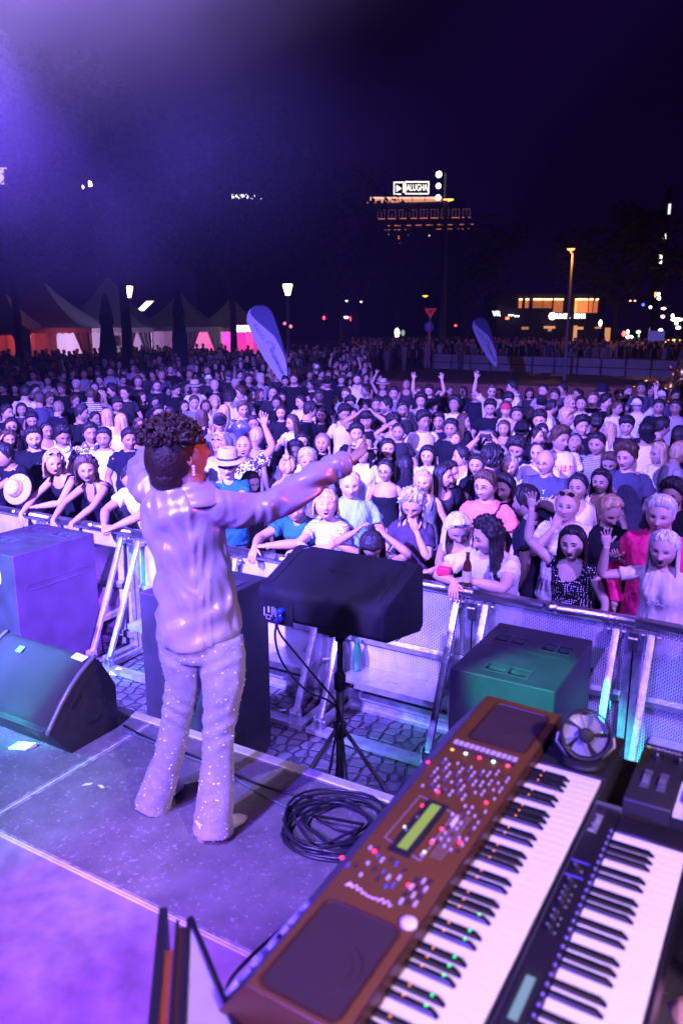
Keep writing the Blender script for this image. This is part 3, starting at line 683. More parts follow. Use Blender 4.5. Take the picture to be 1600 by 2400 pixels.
    for u, v in ((-.655,1.242),(-.70,1.19),(-.553,1.19),(-.519,1.36),(-.522,1.52),(-.63,1.50),(-.70,1.60)): led(root, u, v, Z(u)+.002, (1,.02,.10), 6, .004)
    g = MB()                                # the slanting score lines right of the display
    for k in range(4): g.tube([(-.553+.007*k, 1.29, Z(-.55)), (-.553+.007*k, 1.455, Z(-.55))], .0008, 4)
    g.split('printed_line', fr, root)
    g = MB(); g.box(-.559, -.551, 1.40, 1.43, Z(-.55), Z(-.55)+.006); g.build('slider_cap', mat('cap_white', (.75,.7,.78), .4), root)
    g = MB(); g.lathe([(.0155, 0), (.0155, .006), (.011, .0085), (0, .009)], 20, c=(-.511, 1.103, Z(-.511))); g.build('round_button', mat('cap_white', (.75,.7,.78), .4), root, smooth=True)
    # handwritten-looking brand lettering running across the panel
    P = []; 
    for i in range(70):
        t = i/69; P.append((-.655 + .098*t, 1.132 - .010*t + .0075*abs(math.sin(t*26)) * (1.0 + .7*math.sin(t*9)) - .003, Z(-.6) + .0012))
    g = MB(); g.tube(P, .0013, 5); g.tube([(-.656,1.128,Z(-.6)+.001),(-.652,1.141,Z(-.6)+.001),(-.645,1.134,Z(-.6)+.001),(-.655,1.131,Z(-.6)+.001)], .002, 5); g.build('script_lettering', mat('print_pink', (.85,.62,.72), .5), root)
    # raised letters on the rear: read from behind, first letter at the far end
    lm = mat('letter_white', (.70,.70,.74), .35)
    nrm = Vector((-.806, 0, .592)).normalized(); up = Vector((.592, 0, .806)).normalized()
    tx = text('SOLTON', .060, lm, 'raised_lettering', rear, ext=.004, shear=0, offset=.0012)
    setm = Matrix(((0, up.x, nrm.x, -.7290), (-1, up.y, nrm.y, .985), (0, up.z, nrm.z, 1.976), (0, 0, 0, 1))); tx.matrix_parent_inverse = Matrix(); tx.matrix_basis = setm
    for i, u in enumerate([0]*0): pass
    # amber and green reflections on the black keys' tops, put in as glowing dots
    for i in range(1, 39):
        j = i % 7
        if j in (2, 3, 4, 6, 0):
            v = 1.790 - .0233*i; g = MB(); g.lathe([(.0017, 0), (.0017, .0007), (0, .001)], 8, c=(-.458, v, ZK+.0111)); g.build('key_glint', emis('amber_glint', (1,.25,.06), 3.2), root)
            if i > 24:
                g = MB(); g.lathe([(.0024, 0), (.0024, .0007), (0, .001)], 8, c=(-.418, v, ZK+.0111)); g.build('key_glint', emis('green_glint', (.0,1,.22), 2.6), root)
def key2():
    root = empty('digital_piano', W3(0, 0, 0), UA, 'black keyboard nearest the right edge with wide white keys', 'keyboard')
    z = 2.0
    g = MB(); g.prism([(-.3195, 1.90), (-.3195, 2.004), (-.317, 2.008), (-.264, 2.006), (-.262, 2.0), (-.262, 1.90)], .72, 1.678, 'y'); g.build('panel', mat('piano_black', (.016,.013,.020), .28, noise=.1, coat=.3), root, bevel=.002)
    g = MB(); g.box(-.2615, -.108, 1.6035, 1.676, 1.90, 2.004); g.build('end_block', mat('piano_black', (.016,.013,.020), .28), root, bevel=.005)
    g = MB(); g.box(-.116, -.108, .72, 1.603, 1.90, 1.992); g.build('front_lip', mat('piano_black', (0,0,0)), root)
    g = MB(); g.box(-.2615, -.117, .72, 1.603, 1.90, 1.975); g.build('key_bed', BLKP, root)
    keybed(root, -.2600, -.1175, 1.602, 37, z, .093, .0236, .010)
    g = MB()
    for i in range(36): g.lathe([(.003,0),(.003,.003),(.0015,.004),(0,.004)], 8, c=(-.2655, 1.59-.0236*i, 2.0062))
    g.build('felt_strip', mat('felt_violet', (.25,.2,.45), .6), root)
    g = MB(); g.box(-.3195, -.262, 1.679, 1.684, 1.955, 2.011); g.build('end_trim', mat('trim_plastic', (.12,.12,.13), .3), root)
    pw = mat('white_print', (.75,.75,.78), .6)
    t = text('Roland', .026, mat('print_grey', (.4,.4,.45), .5), 'lettering', root, (-.300, 1.600, 2.0083), (0, 0, R(90)), .0003)
    mt = mat('knob_metal', (.8,.75,.7), .25, .6)
    for v in (1.429, 1.381, 1.353, 1.334, 1.315, 1.281, 1.263, 1.239):
        g = MB(); g.lathe([(.0055,0),(.0055,.009),(.004,.011),(0,.011)], 12, c=(-.297, v, 2.0078)); kb = g.build('knob', BLKP, root, smooth=True)
        g = MB(); g.lathe([(.0020,0),(.0020,.0012),(0,.0015)], 8, c=(-.301, v, 2.0188)); g.lathe([(.0022,0),(.0022,.0012),(0,.0015)], 8, c=(-.287, v-.004, 2.0078)); g.build('knob_cap', mt, kb)
    g = MB(); g.box(-.315, -.278, 1.452, 1.456, 2.0078, 2.0084); g.box(-.315, -.278, 1.402, 1.406, 2.0078, 2.0084); g.split('printed_bar', mat('print_violet', (.12,.08,.55), .5), root)
    g = MB(); g.box(-.309, -.275, .98, 1.135, 2.0078, 2.0095); b = g.build('display_bezel', CABI, root)
    g = MB(); g.box(-.300, -.284, 1.02, 1.118, 2.0096, 2.0100); g.build('display', emis('lcd_blue', (.25,.42,.62), .8), b)
def synth():
    root = empty('small_synthesizer', W3(0, 0, 0), UA, 'compact black synthesizer with two wheels and a maker name at the far right', 'keyboard')
    z = 1.93
    g = MB(); g.prism([(1.860, 1.862), (2.152, 1.862), (2.155, z+.006), (1.862, z), (1.858, z-.005)], -.290, -.178, 'x'); g.build('control_panel', mat('synth_black', (.03,.028,.035), .42, bump=.1, bscale=200, noise=.1), root, bevel=.003)
    g = MB(); g.box(-.177, .26, 2.01, 2.152, 1.862, z+.004); g.build('rear_case', mat('synth_black', (0,0,0)), root, bevel=.003)
    g = MB(); g.box(-.177, .26, 1.86, 2.009, 1.862, 1.915); g.build('key_bed', BLKP, root)
    for i in range(19):
        u = -.175 + .0225*i; g = MB(); g.box(u+.0004, u+.0221, 1.856, 2.008, 1.916, z-.001); g.build('white_key', WKEY, root)
        if i % 7 in (1, 2, 4, 5, 6): g = MB(); g.box(u-.0065, u+.0065, 1.905, 2.008, z-.004, z+.010); g.build('black_key', BKEY, root)
    t = text('YAMAHA', .019, mat('white_print', (.75,.75,.78), .6), 'lettering', root, (-.232, 2.132, z+.0062), (0, 0, 0), .0003)
    g = MB(); g.lathe([(.0065,0),(.0065,.0006),(0,.0006)], 16, c=(-.277, 2.133, z+.0056)); g.build('round_emblem', mat('white_print', (.7,.7,.7)), root)
    for u, v in ((-.246, 2.078), (-.190, 2.082)):
        g = MB(); g.lathe([(.012,0),(.011,.006),(.008,.016),(.007,.018),(0,.018)], 18, c=(u, v, z+.004)); kb = g.build('knob', BLKP, root, smooth=True)
        g = MB(); g.box(u-.0012, u+.0012, v-.012, v-.002, z+.022, z+.0232); g.build('knob_mark', mat('white_print', (.7,.7,.7)), kb)
    for u, d in ((-.254, .02), (-.215, -.025)):
        g = MB(); g.box(u-.010, u+.010, 1.925, 2.015, z+.0025, z+.0045); w = g.build('wheel_slot', mat('wheel_violet', (.10,.09,.16), .5), root)
        g = MB(); g.lathe([(.0,-.008),(.036,-.008),(.036,.008),(.0,.008)], 26, M=Rm(0,R(90),0,(u,1.97,z-.022))); g.build('pitch_wheel', mat('wheel_grey', (.13,.12,.17), .4), w, smooth=False)
        g = MB(); g.box(u-.008, u+.008, 1.97+d-.003, 1.97+d+.003, z+.0115, z+.0155); g.build('wheel_ridge', mat('trim_plastic', (.1,.1,.1)), w)
def fan():
    c = Pz(1372, 1722, 2.09); root = empty('desk_fan', c, 0, 'small black round desk fan standing at the far end of the brown keyboard', 'fan')
    axis = (Vector((0, 0, CZ)) - c); axis = Vector((axis.x + .18, axis.y, axis.z * .55)).normalized(); M = axis.to_track_quat('Z', 'Y').to_matrix().to_4x4()
    g = MB(); g.lathe([(.070,-.025),(.078,-.022),(.080,.0),(.078,.016),(.073,.018),(.072,-.02)], 36, M=M); g.build('rim', BLKP, root, smooth=True)
    g = MB(); g.lathe([(0,.020),(.020,.020),(.024,.016),(.024,.008)], 24, M=M); g.build('centre_cap', CABI, root, smooth=True); root.scale = (.77, .77, .77)
    for s, z in ((1, .016), (-1, -.024)):
        for r in (.032, .040, .048, .056, .064):
            g = MB(); g.tube([M @ Vector((r*math.cos(a), r*math.sin(a), z - (r-.02)*.05*s)) for a in np.linspace(0, 2*PI, 33)], .0008, 5, cap=False); g.build('cage_ring', BLKP, root)
        for k in range(4):
            a = k*PI/2 + .3; g = MB(); g.tube([M @ Vector((.022*math.cos(a), .022*math.sin(a), z)), M @ Vector((.074*math.cos(a), .074*math.sin(a), z-.002*s))], .0014, 5); g.build('cage_spoke', BLKP, root)
    bm = mat('fan_blade', (.34,.33,.38), .3)
    for k in range(5):
        a0 = k*2*PI/5; P = [[M @ Vector((r*math.cos(a0+t*.95+r*4), r*math.sin(a0+t*.95+r*4), -.010 + .014*(t-.5))) for t in np.linspace(0, 1, 6)] for r in np.linspace(.02, .068, 6)]
        g = MB(); g.grid([[tuple(q) for q in row] for row in P]); g.build('blade', bm, root, smooth=True)
    g = MB(); b = c + Vector((0, 0, -.092)); base = Vector((0, 0, -.091))
    g.lathe([(0,.012),(.045,.012),(.062,.006),(.066,-.002),(0,-.002)], 28, c=(0,.0,-.090)); g.build('base', BLKP, root, smooth=True)
    g = MB(); X = M.to_3x3() @ Vector((1,0,0))
    g.tube([X*.083 + Vector((0,0,.0)), X*.088 + Vector((0,0,-.03)), X*.05 + Vector((0,0,-.082))], .005, 8); g.tube([X*-.083, X*-.088 + Vector((0,0,-.03)), X*-.05 + Vector((0,0,-.082))], .005, 8); g.split('yoke_arm', mat('fan_grey', (.35,.33,.38), .3), root, smooth=True)
def kstand():
    root = empty('keyboard_stand', W3(0,0,0), UA, 'black tube stand with a shelf carrying the two keyboards and the fan', 'keyboard stand')
    for v in (1.0, 1.62):
        for u0, u1 in ((-.70, -.12), (-.12, -.70)):
            g = MB(); g.tube([(u0, v + (.02 if u0 < u1 else -.02), SZ+.02), (u1, v + (.02 if u0 < u1 else -.02), 1.86)], .016, 10); g.build('cross_leg', BLK, root, smooth=True)
        g = MB(); g.box(-.76, -.10, v-.02, v+.02, 1.87, 1.899); g.build('support_arm', BLK, root)
    g = MB(); g.box(-.50, .30, 1.815, 2.17, 1.845, 1.860); g.build('rear_shelf', BLK, root)
    g = MB()
    for u in (-.42, .22): g.tube([(u, 1.99, SZ), (u, 1.99, 1.845)], .016, 10)
    g.split('shelf_leg', BLK, root)
    g = MB(); g.box(-.486, -.34, 1.83, 2.02, 1.861, 1.919) if False else None
def book():
    root = empty('sheet_music_stand', W3(-.9, .8, SZ), UA, 'black rack of folders standing on edge at the bottom, beige sheet in front', 'music stand')
    rz = lambda u, v, z: (u+.9, v-.8, z-SZ)
    def plate(name, a, b, h, z0, z1, th, m, bv=0):
        # vertical board between plan points a and b, top edge at z z1
        A, B = Vector((*a, 0)), Vector((*b, 0)); n = Vector((-(B-A).y, (B-A).x, 0)).normalized()*th
        g = MB(); vs = []
        for p in (A, B, B+n, A+n): vs.append(rz(p.x, p.y, z0))
        for p in (A, B, B+n, A+n): vs.append(rz(p.x, p.y, z1))
        g.add(vs, [(3,2,1,0),(4,5,6,7),(0,1,5,4),(1,2,6,5),(2,3,7,6),(3,0,4,7)]); return g.build(name, m, root, bevel=bv)
    bl = mat('folder_black', (.012,.012,.016), .35); bg_ = mat('beige_sheet', (.42,.38,.33), .8, noise=.12, scale=10); rd = mat('folder_red', (.35,.09,.06), .5); br = mat('folder_brown', (.07,.035,.02), .5)
    d = Vector((.632, -.775)); n = Vector((.775, .632)); P0 = Vector((-.990, .975))
    def strip(name, s0, o0, o1, z1, m, s1=.62):
        q = [P0 + d*s0 + n*o0, P0 + d*s1 + n*o0, P0 + d*s1 + n*o1, P0 + d*s0 + n*o1]; g = MB()
        g.add([rz(p.x, p.y, 1.35) for p in q] + [rz(p.x, p.y, z1) for p in q], [(3,2,1,0),(4,5,6,7),(0,1,5,4),(1,2,6,5),(2,3,7,6),(3,0,4,7)]); g.build(name, m, root)
    strip('outer_board', 0, 0, .017, 1.950, bl); strip('folder', .10, .0175, .033, 1.938, rd); strip('middle_board', .03, .0335, .040, 1.944, bl)
    strip('folder', .045, .0405, .054, 1.938, br); strip('inner_board', .035, .0545, .063, 1.950, bl)
    a = P0 + d*.045 + n*.0635; b = Vector((-.700, .837)); c = b + (b-a).normalized()*.3; e = P0 + d*.5 + n*.0635
    g = MB(); q = [(a.x,a.y,1.948),(c.x,c.y,1.948),(e.x,e.y,1.946)]
    g.add([rz(*p) for p in q] + [rz(x,y,z-.006) for x,y,z in q], [(0,2,1),(3,4,5),(0,1,4,3),(1,2,5,4),(2,0,3,5)]); g.build('beige_sheet', bg_, root)
    g = MB(); g.tube([rz(a.x-.004, a.y+.004, 1.952), rz(c.x, c.y+.004, 1.952)], .0055, 8); g.build('front_rim', bl, root)
    g = MB(); g.tube([rz(-.85,.72,1.35), rz(-.85,.72,SZ)], .014, 10); g.build('post', BLK, root); g = MB(); g.lathe([(0,0),(.16,0),(.16,.01),(.02,.02)], 24, c=rz(-.85,.72,SZ+.001)); g.build('base', BLK, root)
key1(); key2(); synth(); fan(); kstand(); book()
# water bottle and pink towel at the right edge beside the keyboards
g = MB(); g.lathe([(0,0),(.030,0),(.032,.01),(.032,.12),(.013,.16),(.013,.18),(0,.18)], 16, M=Rm(0,R(90),0))
tag(g.build('drinks_bottle', mat('bottle_white', (.6,.7,.65), .15), smooth=True, loc=Pz(1575,1905,1.45), rz=-.4), 'white labelled plastic bottle lying under the small synthesizer', 'bottle')
g = MB(); g.box(-.25,.25,-.2,.2,-.03,0); tb = g.build('side_table', BLK, loc=Pz(1590,1925,1.42), rz=UA); tag(tb, 'low black table top below the small synthesizer at the right edge', 'table')
g = MB(); g.grid([[(x*.03, -y*.03, .02*math.sin(x*.9)*math.cos(y*.8)) for x in range(9)] for y in range(8)][::-1])
o = g.build('pink_towel', mat('towel', (.75,.4,.6), .9, bump=.5, bscale=80), smooth=True, loc=Pz(1560,2350,1.75)); tag(o, 'crumpled pink towel at the bottom right corner beside the black keyboard', 'towel')
sd = o.modifiers.new('s', 'SOLIDIFY'); sd.thickness = .01
# ---------------- night square behind the crowd ----------------
CANV = mat('tent_canvas', (.30, .28, .30), .8, noise=.1, scale=.6)
def tent(px, peak_py, eave_py, Y, width, label, inside=None, lightp=0, lcol=(1,.2,.4), wall=True):
    c = Py(px, eave_py, Y); ez = c.z; pz = Py(px, peak_py, Y).z; r = empty('marquee_tent', (c.x, Y, 0), 0, label, 'tent', 'white pagoda marquees behind the crowd')
    h = width/2; g = MB(); rows = []
    for k in range(9):          # concave pagoda roof
        t = k/8; z = ez + (pz-ez)*(t**1.9); hh = h*(1-t) + .12; row = []
        for (a, b) in (((-1,-1),(1,-1)), ((1,-1),(1,1)), ((1,1),(-1,1)), ((-1,1),(-1,-1))):
            for s in np.linspace(0, 1, 7)[:-1]: row.append((hh*(a[0]*(1-s)+b[0]*s), hh*(a[1]*(1-s)+b[1]*s), z))
        rows.append(row)
    g.grid(rows, wrap=True); g.build('roof', CANV, r)
    g = MB()                    # scalloped valance
    n = 22; top = []; bot = []
    for i in range(n*4+1):
        x = -h-.12 + (2*h+.24)*i/(n*4); top.append((x, -h-.13, ez+.02)); bot.append((x, -h-.13, ez-.22-.06*abs(math.sin(i*PI/4))))
    g.grid([top, bot]); g.build('valance', CANV, r)
    for sx in (-1, 1):
        for sy in (-1, 1): g = MB(); g.tube([(sx*h, sy*h, 0), (sx*h, sy*h, ez)], .06, 8); g.build('pole', ALUD, r)
    if wall:
        g = MB(); g.grid([[(-h + 2*h*i/20, h-.1+.05*math.sin(i*1.7), z) for i in range(21)] for z in (0, ez-.05)]); g.build('rear_wall', mat('tent_wall', (.6,.58,.6), .8), r)
    for sx in (-1, 1):          # gathered curtains at the front corners
        g = MB(); g.grid([[(sx*(h - .9*(i/8)*(1-.75*k/4)), -h+.06*math.sin(i*2.4), ez-.2-(ez-.9)*k/4) for i in range(9)] for k in range(5)]); g.build('curtain', CANV, r)
    if lightp:
        bulb('tent_light', (c.x, Y + .6, ez-.5), lightp, lcol, .3)
    if inside: inside(r, h, ez)
    return r
def t_in(r, h, ez):
    for x, w, col in ((-h*.75, .5, (.02,.02,.02)), (h*.7, .45, (.03,.02,.05))):
        g = MB(); g.box(x, x+w, h-.3, h-.25, 1.7, 2.3); g.build('poster', mat('poster_dark', col, .5), r)
tent(108, 662, 768, 46, 7.2, 'leftmost white pagoda tent, bright lilac light and red glow inside', t_in, 480, (.85,.5,1))
tent(18, 690, 772, 42, 3.6, 'tent edge at the far left glowing orange red inside', None, 36, (1,.08,.05), True)
tent(262, 652, 768, 52, 6.6, 'tall pagoda tent with blue lit ribbed roof behind the street lamp', None, 260, (.7,.4,.9))
tent(425, 690, 766, 55, 6.2, 'middle pagoda tent behind the dark closed parasol, dimly lit', None, 230, (1,.3,.7))
tent(545, 700, 768, 56, 5.4, 'right pagoda tent by the feather flag glowing magenta inside', None, 380, (1,.02,.35))
g = MB()
for k in range(3): g.box(-.55+k*.38, -.22+k*.38, 0, .05, -.18, .18)
tag(g.build('lit_menu_board', emis('warm_white', (1,.85,.6), 12), loc=Py(571, 770, 50)), 'small bright warm sign panel between the right tent and the feather flag', 'sign')
for px, py, s in ((12, 760, .0),):
    pass
# closed parasols
for px, top, Y, l in ((252, 684, 30, 'closed dark parasol in front of the ribbed tent, left of the lamp post'), (421, 676, 34, 'closed dark parasol in front of the middle tent')):
    r = empty('closed_parasol', (Py(px, 790, Y).x, Y, 0), 0, l, 'parasol', 'closed parasols by the tents'); zt = Py(px, top, Y).z
    g = MB(); g.lathe([(.02, zt), (.10, zt-.15), (.22, zt-.7), (.27, zt-1.1), (.22, zt-1.2), (.32, zt-2.0), (.34, 1.0), (.1, .9)], 12); g.build('canopy', mat('parasol_cloth', (.012,.012,.03), .9, noise=.2), r, smooth=True)
    g = MB(); g.tube([(0,0,0),(0,0,1.2)], .04, 8); g.build('pole', BLK, r); g = MB(); g.box(-.3,.3,-.3,.3,0,.08); g.build('base', BLK, r)
# lamps of the square
def lamp(px, py, Y, label, col=(1,.62,.28), s=40, kind='lantern', pole=True, w=.22, light=0, pcol=BLK):
    p = Py(px, py, Y); r = empty('street_lamp', (p.x, Y, 0), 0, label, 'street lamp', 'street lamps on the square')
    if kind == 'lantern':
        g = MB(); g.lathe([(.10, p.z-.25), (w, p.z+.20), (w*.9, p.z+.25)], 14); g.build('lamp_glass', emis('lamp_warm', col, s), r, smooth=True)
        g = MB(); g.lathe([(w*1.05, p.z+.25), (w*.7, p.z+.34), (0, p.z+.36)], 14); g.build('lamp_cap', BLK, r)
    else:
        g = MB(); g.lathe([(0, p.z-.10), (w, p.z), (w*1.1, p.z+.05)], 14); g.build('lamp_glass', emis('lamp_orange', (1,.32,.07), s), r, smooth=True)
        g = MB(); g.lathe([(w*1.15, p.z+.05), (w*.5, p.z+.16), (0, p.z+.18)], 14); g.build('lamp_cap', BLK, r)
    if pole:
        ox = .0 if kind == 'lantern' else pole if isinstance(pole, float) else 0.
        g = MB(); g.tube([(ox, .1, 0), (ox, .1, p.z-.22), (0, .1, p.z-.1)] if ox else [(0,0,0),(0,0,p.z-.24)], [.09, .06, .05] if ox else [.07, .05], 10); g.build('pole', pcol, r)
    if light: bulb('lamp_light', (p.x, Y-.5, p.z-.35), light, (1,.4,.12), .1)
    return r
lamp(301, 684, 38, 'bright street lantern at the left between the tents', s=9)
lamp(674, 679, 38, 'bright street lantern on a slim pole right of the feather flag', s=9)
lamp(1337, 585, 44, 'tall orange sodium lamp on its pole in front of the shops at the right', kind='hat', s=4, pole=.12, w=.19, light=190, pcol=mat('pole_grey', (.16,.15,.14), .7))
lamp(1050, 469, 62, 'orange lamp dish beside the floodlight mast', kind='hat', s=7, pole=False, w=.36)
lamp(996, 694, 70, 'small orange lamp above the triangular give way sign', kind='hat', s=7, pole=False, w=.22)
# floodlight mast
r = empty('floodlight_mast', (Py(1030, 700, 62).x, 62, 0), 0, 'dark mast with three round white floodlights one above the other', 'light mast')
g = MB(); ztop = Py(1027, 405, 62).z; g.tube([(.25,0,0), (.25,0,ztop)], [.28, .16], 12); g.build('mast', mat('mast_dark', (.02,.02,.03), .7), r)
g = MB(); g.tube([(.25,0,Py(0,462,62).z), (.9,0,Py(0,462,62).z+.1)], .06, 8); g.build('lamp_arm', BLK, r)
for px, py, w in ((1027, 410, .21), (1026, 437, .18), (1025, 464, .18)):
    p = Py(px, py, 62); g = MB(); g.lathe([(0,-.02),(w,0),(w*1.02,.1),(w*.6,.25)], 20, c=(0,0,0), M=Rm(R(-90),0,0,(p.x-r.location.x, -.3, p.z))); g.build('floodlight', emis('flood_white', (1,.9,1), 7), r, smooth=True)
spot('flood_beam', Py(1027, 410, 61.4), Py(1140, 500, 50), 700, (.9,.8,1), 16, .6, .1)
# dark trees
LEAF = mat('night_leaves', (.006, .009, .006), .9, noise=.5, scale=1.5); BARK = mat('bark', (.014,.012,.012), .9, noise=.3, scale=4, bump=.5, bscale=20)
def tree(px, Y, ztop, zlow, rad, label, n=2600, seed=1, trunkr=.22):
    q = random.Random(seed); x = Py(px, 760, Y).x; r = empty('tree', (x, Y, 0), 0, label, 'tree', 'dark trees round the square')
    P = [(0,0,0), (.05,0,zlow*.6), (-.05,.1,zlow), (.1,0,(zlow+ztop)/2)]
    g = MB(); g.tube(P, [trunkr, trunkr*.8, trunkr*.65, trunkr*.25], 9)
    for k in range(6):
        a = k*1.05+q.random(); L = rad*.7; g.tube([(0,0,zlow*.85+k*.25), (math.cos(a)*L*.5, math.sin(a)*L*.5, zlow+1+k*.3), (math.cos(a)*L, math.sin(a)*L, zlow+2+k*.6)], [trunkr*.4, trunkr*.25, .04], 6)
    g.build('trunk', BARK, r)
    cl = []; 
    for k in range(26):
        a = q.random()*2*PI; rr = rad*(.25+.7*q.random()); t = q.random(); z = zlow + (ztop-zlow)*(.12+.8*t); s = rad*(.26+.22*q.random())*(1-.35*t); rr *= math.sin(PI*(.15+.75*t))**.6
        cl.append((rr*math.cos(a), rr*math.sin(a), z, s))
    rs = np.random.RandomState(seed); V = []; F = []
    for i in range(n):
        c = cl[i % len(cl)]; d = rs.normal(size=3); d /= np.linalg.norm(d); p = np.array(c[:3]) + d*c[3]*(.75+.35*rs.rand()) * np.array((1.15,1.15,.75))
        s = .16+.16*rs.rand(); u = rs.normal(size=3); u /= np.linalg.norm(u); w = np.cross(u, rs.normal(size=3)); w /= np.linalg.norm(w)
        k = len(V); V += [tuple(p+u*s), tuple(p+w*s*.5), tuple(p-u*s), tuple(p-w*s*.5)]; F.append((k,k+1,k+2,k+3))
    g = MB(); g.add(V, F); g.build('crown', LEAF, r)
for a in ((40, 36, 13.5, 5.2, 6.0, 'large dark tree at the far left above the tents', 3600, 11), (292, 33, 12.0, 5.6, 4.0, 'dark tree whose trunk stands before the ribbed tent', 2600, 12), (545, 44, 14, 5.3, 5.5, 'dark tree whose trunk stands before the magenta tent', 3000, 13),
          (800, 60, 14, 4.5, 6, 'dark tree right of the slim lantern pole', 2200, 14), (930, 84, 11.6, 4.5, 7, 'wide dark tree below the hotel facade', 3600, 15), (1090, 80, 13.0, 5, 6, 'dark tree right of the floodlight mast', 2600, 16), (1440, 66, 12.0, 4.5, 5.2, 'dark tree between the shops and the lit tower', 2600, 17), (515, 120, 29, 10, 10, 'tall dark tree partly hiding the roof sign', 2600, 18)):
    tree(*a)
# hotel with roof sign
DK = mat('facade_dark', (.008, .007, .010), .8, noise=.2, scale=.4); WF = mat('facade_frame', (.22, .18, .2), .7)
def hotel():
    Y = 195; r = empty('hotel_building', (Py(950, 600, Y).x, Y, 0), 0, 'tall dark building with a glowing roof edge and rows of lit window frames', 'building'); X = lambda px: Py(px, 600, Y).x - r.location.x; Z = lambda py: Py(900, py, Y).z
    g = MB(); g.box(X(842), X(1085), 0, 14, 0, Z(470)); g.build('wall', DK, r)
    g = MB(); g.add([(X(858),-.6,Z(477)), (X(1030),-.6,Z(473)), (X(1030),-.6,Z(461)), (X(866),-.6,Z(467))], [(0,1,2,3)]); g.add([(X(858),-.5,Z(477)), (X(858),.0,Z(477)), (X(866),.0,Z(467)), (X(866),-.5,Z(467))], [(0,1,2,3)])
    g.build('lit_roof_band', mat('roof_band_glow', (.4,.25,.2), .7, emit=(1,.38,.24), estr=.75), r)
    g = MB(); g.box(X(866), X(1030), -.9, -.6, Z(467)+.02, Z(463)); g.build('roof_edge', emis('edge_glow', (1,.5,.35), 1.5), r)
    for k in range(9):
        x = 892 + k*24.6
        if 1020 < x < 1035: continue
        f = 1 if x < 1030 else .6
        for dx in (-8, 0, 8):
            g = MB(); g.box(X(x+dx)-.06, X(x+dx)+.06, -.25, 0, Z(512-k*.35), Z(492-k*.35)); g.build('window_mullion', mat('frame_glow', (.3,.2,.25), .7, emit=(.55,.22,.35), estr=.16), r)  # emission on the frames imitates lamps lighting them from below
        g = MB(); g.box(X(x-8), X(x+8), -.25, 0, Z(493-k*.35), Z(492-k*.35)); g.build('window_head', mat('frame_glow', (.3,.2,.25)), r)
        for (dy, wx, s) in ((513, 9, 0), (529, 7, 1), (539, 8, 1)):
            if dy == 539 and k in (3, 4): continue
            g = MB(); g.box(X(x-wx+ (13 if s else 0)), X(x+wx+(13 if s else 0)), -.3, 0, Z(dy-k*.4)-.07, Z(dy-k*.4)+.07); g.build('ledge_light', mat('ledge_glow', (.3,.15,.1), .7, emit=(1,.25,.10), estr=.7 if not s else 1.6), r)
    for px, py in ((890,549),(907,549),(931,549),(957,553),(1005,553)):
        g = MB(); g.box(X(px)-.2, X(px)+.2, -.3, 0, Z(py)-.2, Z(py)+.2); g.build('lit_window', emis('win_pink', (1,.6,.6), 2.2), r)
    g = MB(); g.box(X(929), X(934), -.3, 0, Z(570), Z(552)); g.build('lit_window', emis('win_orange', (1,.3,.14), 1.6), r)
    g = MB(); g.box(X(925), X(940), -.35, 0, Z(572), Z(570)); g.build('lit_window', emis('win_orange', (1,.3,.14), 1.6), r)
    em = emis('sign_white', (1,1,.86), 2.2)
    sg = empty('roof_sign', (Py(962,443,Y).x, Y-1, Py(962,443,Y).z), 0, 'white illuminated roof sign with a play symbol and framed lettering on the tall building', 'sign')
    k = 195*1.0/FPX*1.03; q = lambda px, py: ((px-962)*k, -(py-443)*k)
    def frame(a, b, c, d, t=2.0):
        for (x0,x1,y0,y1) in ((a,b,c,c+t),(a,b,d-t,d),(a,a+t,c+t,d-t),(b-t,b,c+t,d-t)):
            p0, p1 = q(x0,y1), q(x1,y0); m = MB(); m.box(p0[0], p1[0], 0, .2, p0[1], p1[1]); m.build('sign_frame', em, sg)
    frame(925, 947, 430, 455.5); frame(949, 1000, 429, 454.5)
    m = MB(); P = [q(931,436), q(931,449.5), q(942,443)]; m.prism(P, 0, .2, 'y'); m.build('play_symbol', em, sg)
    t = text('ALUGHA', 2.0, em, 'lettering', sg, (q(974.5,442)[0], -.02, q(974.5,442)[1]), (R(90),0,0), .08, 1.02); t.scale = (.60, 1.0, 1)
    m = MB()
    for px in (935, 965, 992): m.box(q(px,0)[0]-.1, q(px,0)[0]+.1, .1, .3, q(0,468)[1], q(0,455)[1])
    m.split('sign_post', DK, sg)
    sg.rotation_euler = (0, 0, 0)
hotel()
Y = 150; r = empty('office_building', (Py(640, 600, Y).x, Y, 0), 0, 'dark unlit office block far behind the trees carrying roof lettering', 'building')
g = MB(); g.box(-14, 12, 0, 12, 0, Py(640,474,Y).z); g.build('wall', DK, r)
p = Py(584, 461, Y-.5); t = text('IMMOBILIEN', 1.15, emis('sign_cool', (.95,.9,1), 3), 'roof_lettering', None, p, (R(90), 0, 0), .1); tag(t, 'white glowing roof lettering of the office block partly hidden by leaves', 'sign')
for px, py, w, h, c, s, l in ((8,412,.28,.55,(1,.7,.9),.8,'small lit window high at the left edge of the picture'), (203,433,.42,.32,(1,.8,.9),8,'small bright white lamp high on a facade at the left'), (138,418,.3,.4,(.8,.6,1),.5,'faint lit window high at the left between the brighter ones'), (340,717,.65,.16,(1,.75,.6),2.5,'slanting lit sign above the tents right of the left lantern')):
    Y = 60; g = MB(); g.box(-w, w, 0, .1, -h, h) if w < .5 else g.prism([(-w,-.35),(-w*.2,-.35),(w,.35),(w*.2,.35)], 0, .1, 'y')
    g2 = g.build('distant_light', emis('dl' + l[:14], c, s), loc=Py(px, py, Y)); tag(g2, l, 'light')
